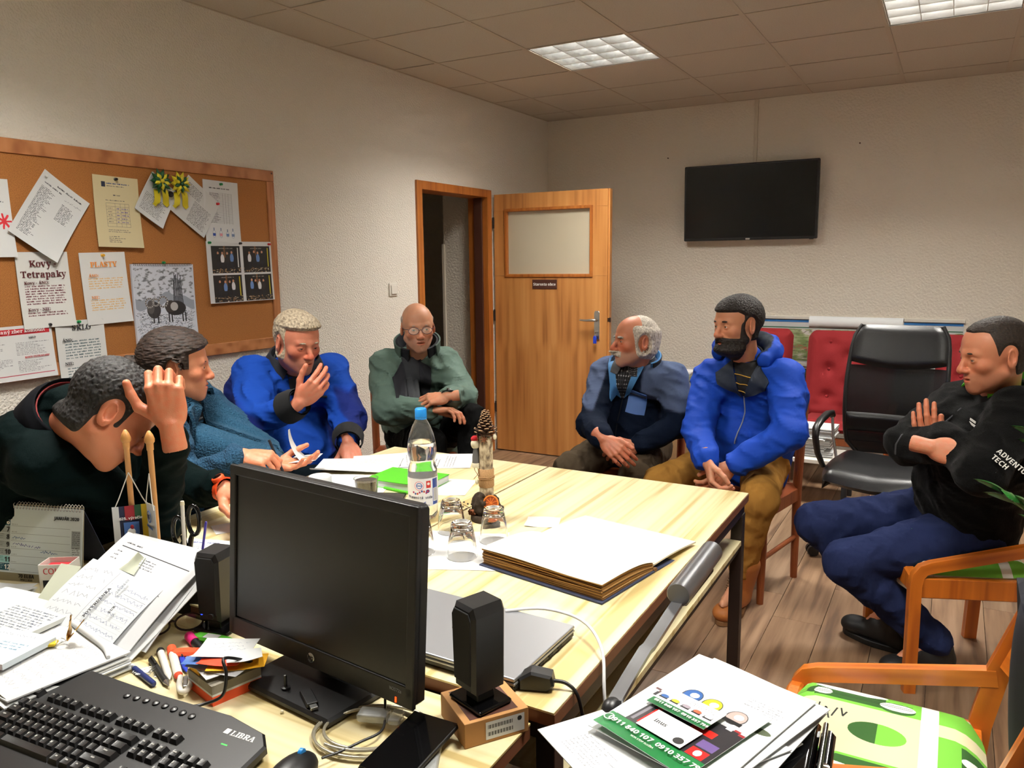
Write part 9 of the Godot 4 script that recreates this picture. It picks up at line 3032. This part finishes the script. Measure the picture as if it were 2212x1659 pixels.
func flags() -> void:
	mk("pennant_navy", rgb(30, 36, 66), 0.6)
	mk("pennant_red", rgb(150, 30, 40), 0.6)
	mk("pennant_green", rgb(34, 84, 50), 0.6)
	mk("pennant_yellow", rgb(222, 190, 40), 0.6)
	mk("pole_wood", rgb(206, 148, 84), 0.45)
	for k in 2:
		var p: Vector3 = [V(1.492, TABLE, 5.115), V(1.552, TABLE, 5.098)][k]
		var o := thing("table_flag", ["wooden table flagpole with a navy, red, green and yellow pennant", "wooden table flagpole with a white anniversary pennant"][k], "flag", T(p, [50, -22][k]), "small table flags behind the mail")
		obj(MB.new().lathe([Vector2(0, 0), Vector2(0.032, 0), Vector2(0.033, 0.008), Vector2(0.026, 0.013), Vector2(0.008, 0.016), Vector2(0, 0.016)], 22), "foot", "pole_wood", o)
		obj(MB.new().lathe([Vector2(0.0062, 0.014), Vector2(0.0062, 0.318), Vector2(0.0075, 0.319), Vector2(0.0078, 0.334), Vector2(0.0078, 0.334), Vector2(0.0105, 0.337), Vector2(0.0112, 0.344), Vector2(0.008, 0.354), Vector2(0.003, 0.363), Vector2(0, 0.364)], 18), "pole", "pole_wood", o)
		var z := 0.011
		for s: float in [-1.0, 1.0]:
			obj(MB.new().tube([V(0, 0.265, 0.007), V(s * 0.024, 0.206, z), V(s * 0.033, 0.187, z)], 0.0012, 6), "cord", "white_plastic", o)
		if k == 0:
			var cl := ["pennant_white", "pennant_navy", "pennant_red", "pennant_green", "pennant_yellow"]
			obj(MB.new().sheet(func(a: float, c: float): return V((a - 0.5) * 0.08, 0.188 - 0.115 * c, z + 0.002 * sin(a * 6)), 10, 4, 0.0008), "pennant", "pennant_navy", o)
			for j in 4:
				var x0: float = [-0.040, -0.014, 0.006, 0.020][j]
				var x1: float = [-0.026, 0.006, 0.020, 0.040][j]
				var hh: float = [0.116, 0.034, 0.034, 0.116][j]
				obj(MB.new().sheet(func(a: float, c: float): return V(lerpf(x0, x1, a), 0.1885 - hh * c, z + 0.0014 + 0.002 * sin((lerpf(x0, x1, a) / 0.08 + 0.5) * 6)), 3, 2, 0.0006), "stripe", ["paper", "pennant_red", "pennant_green", "pennant_yellow"][j], o)
			letters(o, "625. výročie", 0.0085, T(V(-0.002, 0.160, z + 0.005)), "white_ink", "bold")
			var sh := obj(MB.new().prism([Vector2(-0.018, 0.150), Vector2(0.014, 0.150), Vector2(0.014, 0.122), Vector2(-0.002, 0.106), Vector2(-0.018, 0.122)], z + 0.003, z + 0.0046), "shield", "pocket_blue", o)
			obj(MB.new().ball(V(-0.003, 0.126, z + 0.0046), V(0.009, 0.010, 0.0015), 12, 8), "horse_emblem", "white_ink", sh)
			obj(MB.new().ball(V(-0.001, 0.138, z + 0.0046), V(0.004, 0.006, 0.0015), 10, 6), "rider_emblem", "pennant_red", sh)
		else:
			obj(MB.new().sheet(func(a: float, c: float): return V((a - 0.5) * 0.062, 0.196 - 0.15 * c, z + 0.003 * sin(a * 5)), 10, 4, 0.0008), "pennant", "paper", o)
			obj(MB.new().at(Transform3D(Basis(Vector3.RIGHT, PI / 2), V(0, 0.165, z + 0.0025))).lathe([Vector2(0.012, 0.001), Vector2(0.014, 0.0014), Vector2(0.014, 0)], 24), "ring_mark", "pocket_blue", o)
			letters(o, "85", 0.015, T(V(0, 0.165, z + 0.0045)), "ink_navy", "bold")
			words_on(o, z)

func words_on(o: Node3D, z: float) -> void:
	obj(MB.new().box(V(-0.022, 0.138, z + 0.003), V(0.022, 0.143, z + 0.0036)), "name_line", "pocket_blue", o)
	obj(MB.new().prism([Vector2(-0.02, 0.085), Vector2(-0.004, 0.085), Vector2(-0.004, 0.068), Vector2(-0.012, 0.058), Vector2(-0.02, 0.068)], z + 0.003, z + 0.0042), "crest", "ledger_cover", o)
	obj(MB.new().prism([Vector2(0.004, 0.085), Vector2(0.02, 0.085), Vector2(0.02, 0.068), Vector2(0.012, 0.058), Vector2(0.004, 0.068)], z + 0.003, z + 0.0042), "crest", "pennant_red", o)

func piles() -> void:
	var r := RandomNumberGenerator.new()
	r.seed = 77
	var gr := rgb(110, 112, 118)
	var im := page(300, 220, rgb(206, 206, 204))
	for k in 9:
		scribble(im, 14, 20 + 22 * k, 270, 16 + 22 * k, 10, rgb(150, 154, 166), 500 + k)
	ink("pile_top", im)
	im = page(260, 200, rgb(204, 206, 200))
	words(im, 120, 60, 250, 190, 9, 5, rgb(90, 96, 110), 520, 0.1)
	im.fill_rect(Rect2i(20, 20, 80, 40), rgb(214, 220, 214))
	ink("pile_news", im)
	im = page(260, 160, rgb(206, 216, 222))
	words(im, 150, 60, 240, 100, 13, 6, rgb(110, 140, 160), 530, 0.2)
	scribble(im, 20, 30, 220, 24, 10, gr, 531)
	ink("pile_pad", im)
	var grp := "papers piled beside the keyboard"
	# big folded stack: many leaves
	var o := thing("paper_pile", "thick pile of folded white papers left of the keyboard", "paper pile", T(V(1.63, DESK, 5.435), -8), grp)
	for k in 9:
		var dx := r.randf_range(-0.008, 0.01)
		var dz := r.randf_range(-0.006, 0.006)
		var yy := 0.0032 * k
		obj(MB.new().sheet(func(a: float, c: float): return V((a - 0.5) * 0.32 + dx, yy + 0.003 + 0.0015 * sin(a * 6 + k) + 0.004 * sm(0.9, 1.0, a) * (k % 3 - 1), (c - 0.5) * 0.21 + dz), 12, 4, 0.0026), "leaf_bundle", "paper" if k % 4 else "paper_grey", o)
	obj(MB.new().sheet(func(a: float, c: float): return V((a - 0.5) * 0.31, 0.0345 + 0.002 * sin(a * 5), (c - 0.5) * 0.20), 10, 4, 0.001), "top_leaf", "pile_top", o)
	obj(MB.new().tube(arc([V(-0.12, 0.037, -0.098), V(0.0, 0.041, -0.09), V(0.10, 0.037, -0.085), V(0.15, 0.036, -0.07)]), [0.006, 0.0064, 0.0066, 0.0068, 0.007, 0.0072, 0.0074, 0.0074, 0.0074, 0.0074, 0.0072, 0.007, 0.0066, 0.006, 0.0055, 0.005, 0.0045, 0.004, 0.0035], 8), "rolled_edge", "paper", o)
	obj(MB.new().box(V(0.02, 0.0362, 0.085), V(0.075, 0.0368, 0.100)), "red_tab", "ink_red", o)
	letters(o, "bola", 0.014, Transform3D(Basis(Vector3.RIGHT, -PI / 2), V(0.047, 0.0372, 0.0925)), "white_ink", "bold")
	var p2 := thing("newspaper", "grey newspaper folded on the pile at the picture's edge", "newspaper", T(V(1.455, DESK + 0.041, 5.395), 6), grp)
	obj(MB.new().sheet(func(a: float, c: float): return V((a - 0.5) * 0.26, 0.010 + 0.002 * sin(a * 4), (c - 0.5) * 0.19), 8, 6, 0.009), "fold", "pile_news", p2)
	var p3 := thing("notepad", "pale blue printed notepad on the pile below the newspaper", "notepad", T(V(1.565, DESK + 0.0395, 5.475), 10), grp)
	obj(MB.new().sheet(func(a: float, c: float): return V((a - 0.5) * 0.20, 0.012, (c - 0.5) * 0.11), 4, 4, 0.011), "pad", "pile_pad", p3)
	var p4 := thing("paper_pile", "loose white slips lying beside the desk calendar", "paper pile", T(V(1.215, DESK, 5.30), 20), grp)
	for k in 5:
		obj(MB.new().at(T(V(0, 0.002 + 0.0025 * k, 0), r.randf_range(-18, 18))).sheet(func(a: float, c: float): return V((a - 0.5) * 0.16, 0.002 * sin(a * 5 + k), (c - 0.5) * 0.10), 6, 4, 0.001), "slip", "paper", p4)
	# keys with a yellow tag
	var ky := thing("key_ring", "two brass keys on a ring with a yellow tag", "keys", T(V(1.66, DESK + 0.0385, 5.405), 40), "")
	mk("tag_yellow", rgb(206, 178, 24), 0.5)
	obj(MB.new().box(V(-0.062, 0, -0.011), V(0.0, 0.007, 0.011), 0.003), "tag", "tag_yellow", ky)
	obj(MB.new().box(V(-0.052, 0.007, -0.006), V(-0.012, 0.0076, 0.006)), "tag_window", "paper", ky)
	var rg: Array = []
	for k in 17:
		rg.append(V(0.008 + cos(TAU * k / 16) * 0.010, 0.006 + 0.003 * sin(TAU * k / 8), sin(TAU * k / 16) * 0.010))
	obj(MB.new().tube(rg, 0.0009, 6, false), "ring", "steel", ky)
	for k in 2:
		var kk := MB.new()
		kk.at(T(V(0.018, 0.003 + 0.003 * k, 0.002), [-50, -80][k]))
		kk.prism([Vector2(0, 0.003), Vector2(0.004, 0.011), Vector2(0.014, 0.013), Vector2(0.022, 0.008), Vector2(0.025, 0.0035), Vector2(0.048, 0.003), Vector2(0.05, 0.0), Vector2(0.046, -0.003), Vector2(0.042, -0.001), Vector2(0.038, -0.0035), Vector2(0.025, -0.0035), Vector2(0.022, -0.008), Vector2(0.014, -0.013), Vector2(0.004, -0.011)], -0.001, 0.001)
		var ko := obj(kk, "key", "brass", ky)
		ko.transform = Transform3D(Basis(Vector3.RIGHT, -PI / 2), V(0, 0.004, 0))

func build_near_things() -> void:
	# ---- stand, printer and the papers on it
	var st := thing("printer_stand", "dark low cabinet under the printer beside the desk", "cabinet", T(V(2.80, 0, 5.20)))
	obj(MB.new().box(V(-0.19, 0.0, -0.22), V(0.20, 0.585, 0.24), 0.003), "body", "table_steel", st)
	obj(MB.new().box(V(-0.195, 0.585, -0.225), V(0.205, 0.602, 0.245), 0.002), "top", "table_edge", st)
	var o := thing("printer", "glossy black flatbed printer buried under loose papers", "printer", T(V(2.86, 0.603, 5.19), 3))
	obj(MB.new().box(V(-0.13, 0.0, -0.20), V(0.13, 0.135, 0.22), 0.02), "body", "black_plastic", o)
	obj(MB.new().box(V(-0.135, 0.137, -0.205), V(0.128, 0.165, 0.22), 0.012), "scanner_lid", "black_gloss", o)
	obj(MB.new().box(V(0.128, 0.118, -0.20), V(0.150, 0.150, 0.22), 0.008), "control_edge", "black_gloss", o)
	obj(MB.new().at(T(V(0.14, 0.10, -0.02), 0, 0, 8)).box(V(0.0, 0.0, -0.09), V(0.085, 0.006, 0.12), 0.003), "output_tray", "black_plastic", o)
	obj(MB.new().at(T(V(0.139, 0.150, -0.09))).lathe([Vector2(0.010, 0), Vector2(0.009, 0.004), Vector2(0, 0.005)], 16), "button", "chrome", o)
	obj(MB.new().at(T(V(0.139, 0.150, 0.02))).lathe([Vector2(0.013, 0), Vector2(0.012, 0.005), Vector2(0, 0.006)], 16), "button", "black_gloss", o)
	obj(MB.new().tube([V(0.135, 0.160, -0.19), V(0.137, 0.162, 0.20)], 0.004, 8), "hinge_rail", "chrome", o)
	var top := 0.603 + 0.166
	var im := page(300, 420, rgb(220, 222, 222))
	for k in 6:
		scribble(im, 20, 60 + 24 * k, 240, 70 + 24 * k, 9, rgb(150, 156, 160), 600 + k)
	words(im, 190, 90, 280, 130, 9, 4, rgb(130, 132, 136), 610, 0.2)
	disc(im, 262, 190, 30, 12, rgb(70, 80, 56))
	disc(im, 240, 180, 14, 10, rgb(110, 116, 84))
	words(im, 60, 330, 200, 400, 9, 4, rgb(150, 152, 156), 611, 0.4)
	ink("hand_notes", im)
	var grp := "loose papers on the printer"
	var spots := [[2.84, 5.12, -10.0, "paper", "bottom blank sheet of the printer papers"], [2.805, 5.17, -26.0, "hand_notes", "handwritten page sticking out beneath the printer papers"], [2.85, 5.11, -13.0, "paper_grey", "greyish middle sheet of the printer papers"], [2.785, 5.185, -34.0, "hand_notes", "pencilled page sticking out towards the desk"], [2.84, 5.10, -20.0, "paper", "white middle sheet of the printer papers"], [2.826, 5.105, -16.5, "hand_notes", "uppermost page with pencilled notes under the flyer"]]
	for k in spots.size():
		var q: Array = spots[k]
		leaf_on("loose_sheet", q[4], "paper", V(q[0], top + 0.005 * k, q[1]), q[2], 0.21, 0.297, q[3], 0.0014, 0.0012, grp)
	# flyer with phone numbers
	im = page(420, 330, rgb(206, 208, 210))
	im.fill_rect(Rect2i(0, 262, 420, 68), rgb(22, 108, 52))
	im.fill_rect(Rect2i(20, 110, 400, 152), rgb(40, 38, 42))
	for k in 20:
		im.fill_rect(Rect2i((k * 53) % 400, 96 + (k * 31) % 30, 26, 8), [rgb(90, 60, 60), rgb(60, 60, 66), rgb(180, 180, 184), rgb(140, 40, 44)][k % 4])
	im.fill_rect(Rect2i(0, 130, 60, 130), rgb(190, 192, 194))
	im.fill_rect(Rect2i(70, 140, 14, 110), rgb(120, 116, 124))
	im.fill_rect(Rect2i(100, 150, 20, 100), rgb(196, 30, 26))
	im.fill_rect(Rect2i(250, 150, 100, 26), rgb(206, 36, 28))
	im.fill_rect(Rect2i(330, 190, 70, 30), rgb(96, 76, 130))
	im.fill_rect(Rect2i(250, 216, 60, 36), rgb(196, 30, 30))
	disc(im, 280, 232, 14, 12, rgb(238, 238, 238))
	im.fill_rect(Rect2i(330, 226, 70, 34), rgb(196, 30, 30))
	disc(im, 366, 242, 14, 12, rgb(238, 238, 238))
	im.fill_rect(Rect2i(200, 220, 30, 12), rgb(80, 170, 60))
	for q in [[130, rgb(50, 90, 150)], [220, rgb(196, 200, 50)], [330, rgb(176, 156, 150)]]:
		disc(im, q[0], 62, 40, 32, rgb(50, 50, 52))
		disc(im, q[0], 60, 36, 28, q[1])
		disc(im, q[0] + 6, 56, 18, 12, rgb(230, 230, 228))
		im.fill_rect(Rect2i(q[0] - 42, 76, 84, 14), rgb(24, 24, 26))
	ink("flyer_print", im, 0.3)
	var fy := thing("flyer", "glossy service flyer with a green band and white phone numbers", "flyer", T(V(2.806, top + 0.0335, 5.152), -21))
	var fw := 0.168
	var fh := 0.205
	obj(MB.new().sheet(func(a: float, c: float): return V((a - 0.5) * fw, 0.002 + 0.003 * sm(0.7, 1.0, c) * (1 - a), (c - 0.5) * fh), 8, 8, 0.0008), "sheet", "flyer_print", fy)
	var flat := Basis(Vector3.RIGHT, -PI / 2)
	letters(fy, "0911 840 107  0910 357 799", 0.0135, Transform3D(flat, V(0.012, 0.0068, 0.0795)), "white_ink", "bold")
	letters(fy, "NON STOP SLUŽBA", 0.0048, Transform3D(flat, V(0.0, 0.0072, 0.0915)), "white_ink", "sans")
	obj(MB.new().at(T(V(-0.073, 0.0072, 0.080))).lathe([Vector2(0.0066, 0.0002), Vector2(0.0082, 0.0002)], 22), "phone_ring", "white_ink", fy)
	var vc := thing("business_card", "small printed card with a green band lying on the flyer", "card", T(V(2.803, top + 0.040, 5.128), -21))
	im = page(220, 120, rgb(222, 223, 223))
	im.fill_rect(Rect2i(0, 82, 220, 38), rgb(26, 96, 50))
	for q in [[24, rgb(50, 90, 150)], [66, rgb(196, 200, 50)], [108, rgb(150, 140, 150)], [150, rgb(200, 90, 60)], [192, rgb(220, 220, 220)]]:
		disc(im, q[0], 56, 15, 12, rgb(60, 60, 60))
		disc(im, q[0], 54, 13, 10, q[1])
		im.fill_rect(Rect2i(q[0] - 16, 62, 32, 7), rgb(24, 24, 26))
	words(im, 100, 12, 210, 34, 9, 4, rgb(130, 132, 134), 620, 0.1)
	ink("card_print", im, 0.4)
	obj(MB.new().sheet(func(a: float, c: float): return V((a - 0.5) * 0.106, 0.001 + 0.003 * a, (c - 0.5) * 0.056), 6, 4, 0.0005), "card", "card_print", vc)
	letters(vc, "0911 840 107  0910 357 799", 0.0078, Transform3D(flat, V(0.006, 0.0052, 0.0205)), "white_ink", "bold")
	var bc := thing("business_card", "white business card with a black emblem on the flyer's red area", "card", T(V(2.792, top + 0.0385, 5.185), -21))
	obj(MB.new().box(V(-0.036, 0, -0.026), V(0.044, 0.0006, 0.026)), "card", "paper", bc)
	obj(MB.new().at(T(V(0.032, 0.0007, 0.014))).lathe([Vector2(0, 0.0002), Vector2(0.008, 0.0002)], 20), "emblem", "black_ink", bc)
	letters(bc, "inus", 0.011, Transform3D(flat, V(-0.012, 0.0008, -0.002)), "black_ink", "serif")
	# ---- folding desk lamp with a silver cylinder head
	var lp := thing("desk_lamp", "folded desk lamp with a brushed silver cylinder head", "lamp")
	mk("brushed", rgb(150, 152, 156), 0.34, {"metallic": 0.9})
	obj(MB.new().at(T(V(2.655, 0.603, 5.19))).lathe([Vector2(0, 0), Vector2(0.042, 0), Vector2(0.043, 0.006), Vector2(0.038, 0.012), Vector2(0.008, 0.016), Vector2(0, 0.016)], 26), "foot", "black_plastic", lp)
	obj(MB.new().tube([V(2.655, 0.615, 5.19), V(2.672, 0.70, 5.17), V(2.688, 0.775, 5.145)], 0.008, 10), "upright", "black_plastic", lp)
	obj(MB.new().ball(V(2.689, 0.782, 5.14), V(0.016, 0.018, 0.020), 14, 10), "joint", "black_plastic", lp)
	var am := MB.new()
	bent(am, [V(2.690, 0.790, 5.13), V(2.688, 0.800, 5.05), V(2.686, 0.806, 4.98), V(2.684, 0.800, 4.955), V(2.678, 0.798, 4.86), V(2.675, 0.802, 4.765)], 0.022, 0.008, Vector3(1, 0, 0))
	obj(am, "arm", "brushed", lp)
	var hd := MB.new()
	hd.tube([V(2.678, 0.822, 4.768), V(2.678, 0.822, 4.765), V(2.6725, 0.822, 4.505), V(2.6725, 0.822, 4.502)], [0.0225, 0.0245, 0.0245, 0.022], 28)
	obj(hd, "head", "brushed", lp)
	obj(MB.new().box(V(2.664, 0.788, 4.54), V(2.688, 0.800, 4.74), 0.003), "light_strip", "black_plastic", lp)
	# ---- dark jacket hung over the empty armchair's back
	var jk := thing("hung_jacket", "dark navy jacket hung over the back of the empty armchair", "jacket", T(V(3.255, 0, 4.56)))
	obj(MB.new().sheet(func(a: float, c: float): return V(0.055 - 0.05 * cos(c * 2.2) + 0.028 * sin(a * 9.0) * sin(c * 3.0) + 0.06 * sm(0.2, 0.0, c) * 0.0, 0.84 - 0.56 * sm(0.0, 1.0, c) + 0.03 * sin(c * PI) * 0.0, (a - 0.5) * 0.30 + 0.014 * sin(c * 8.0)), 16, 18, 0.018), "cloth", "dark_navy", jk)
	obj(MB.new().sheet(func(a: float, c: float): return V(0.055 + 0.075 * sm(0.0, 0.25, c) + 0.014 * sin(a * 8.0), 0.845 - 0.5 * c * c, (a - 0.5) * 0.30), 12, 14, 0.018), "cloth_back", "dark_navy", jk)
	# ---- potted plant whose sprays reach into the picture
	var pl := thing("potted_plant", "glossy dark green potted plant reaching in from the side", "plant", T(V(3.66, 0, 4.10)))
	mk("leaf", rgb(26, 84, 30), 0.22, {"backlight_enabled": true, "backlight": Color(0.05, 0.12, 0.02)})
	mk("stem_green", rgb(52, 92, 40), 0.5)
	mk("pot", rgb(150, 82, 56), 0.8)
	mk("soil", rgb(40, 30, 24), 0.95)
	obj(MB.new().box(V(-0.18, 0, -0.18), V(0.18, 0.42, 0.18), 0.004), "stand", "beech_dark", pl)
	obj(MB.new().lathe([Vector2(0, 0.42), Vector2(0.09, 0.42), Vector2(0.12, 0.62), Vector2(0.128, 0.62), Vector2(0.128, 0.645), Vector2(0.115, 0.645), Vector2(0.112, 0.62), Vector2(0, 0.62)], 28), "pot", "pot", pl)
	obj(MB.new().lathe([Vector2(0.112, 0.618), Vector2(0.06, 0.626), Vector2(0, 0.628)], 20), "soil", "soil", pl)
	var sprays := [[V(-0.05, 0.62, 0.02), V(-0.22, 0.80, 0.12), V(-0.42, 0.99, 0.24)], [V(-0.04, 0.62, 0.0), V(-0.20, 0.90, 0.10), V(-0.36, 1.10, 0.20)], [V(-0.02, 0.62, -0.03), V(-0.10, 0.95, -0.08), V(-0.14, 1.22, -0.12)], [V(0.03, 0.62, 0.03), V(0.10, 0.92, 0.10), V(0.18, 1.14, 0.14)], [V(0.0, 0.62, 0.05), V(-0.06, 0.9, 0.20), V(-0.10, 1.08, 0.32)]]
	for q in sprays:
		var c := arc(q)
		obj(MB.new().tube(c, 0.006, 8), "stem", "stem_green", pl)
		for k in range(3, c.size()):
			for s: float in [-1.0, 1.0]:
				var tg: Vector3 = (Vector3(c[k]) - Vector3(c[k - 1])).normalized()
				var sd := tg.cross(Vector3.UP).normalized() * s
				var dr := (tg * 0.55 + sd * 0.8 + V(0, 0.18 * sin(k * 2.0 + s), 0)).normalized()
				var nn := sd.cross(tg) * s
				var lf := MB.new()
				lf.at(frame(c[k], dr, nn if nn.y > 0 else -nn))
				lf.sheet(func(a: float, v: float): return V((a - 0.5) * 0.042 * sin(PI * pow(1 - v, 0.8)) + 0.0001, (1 - v) * 0.075, 0.006 * (1.0 - pow(a * 2 - 1, 2.0)) * sin(v * PI) - 0.010 * (1 - v) * (1 - v)), 5, 7, 0.0008)
				obj(lf, "leaf", "leaf", pl)
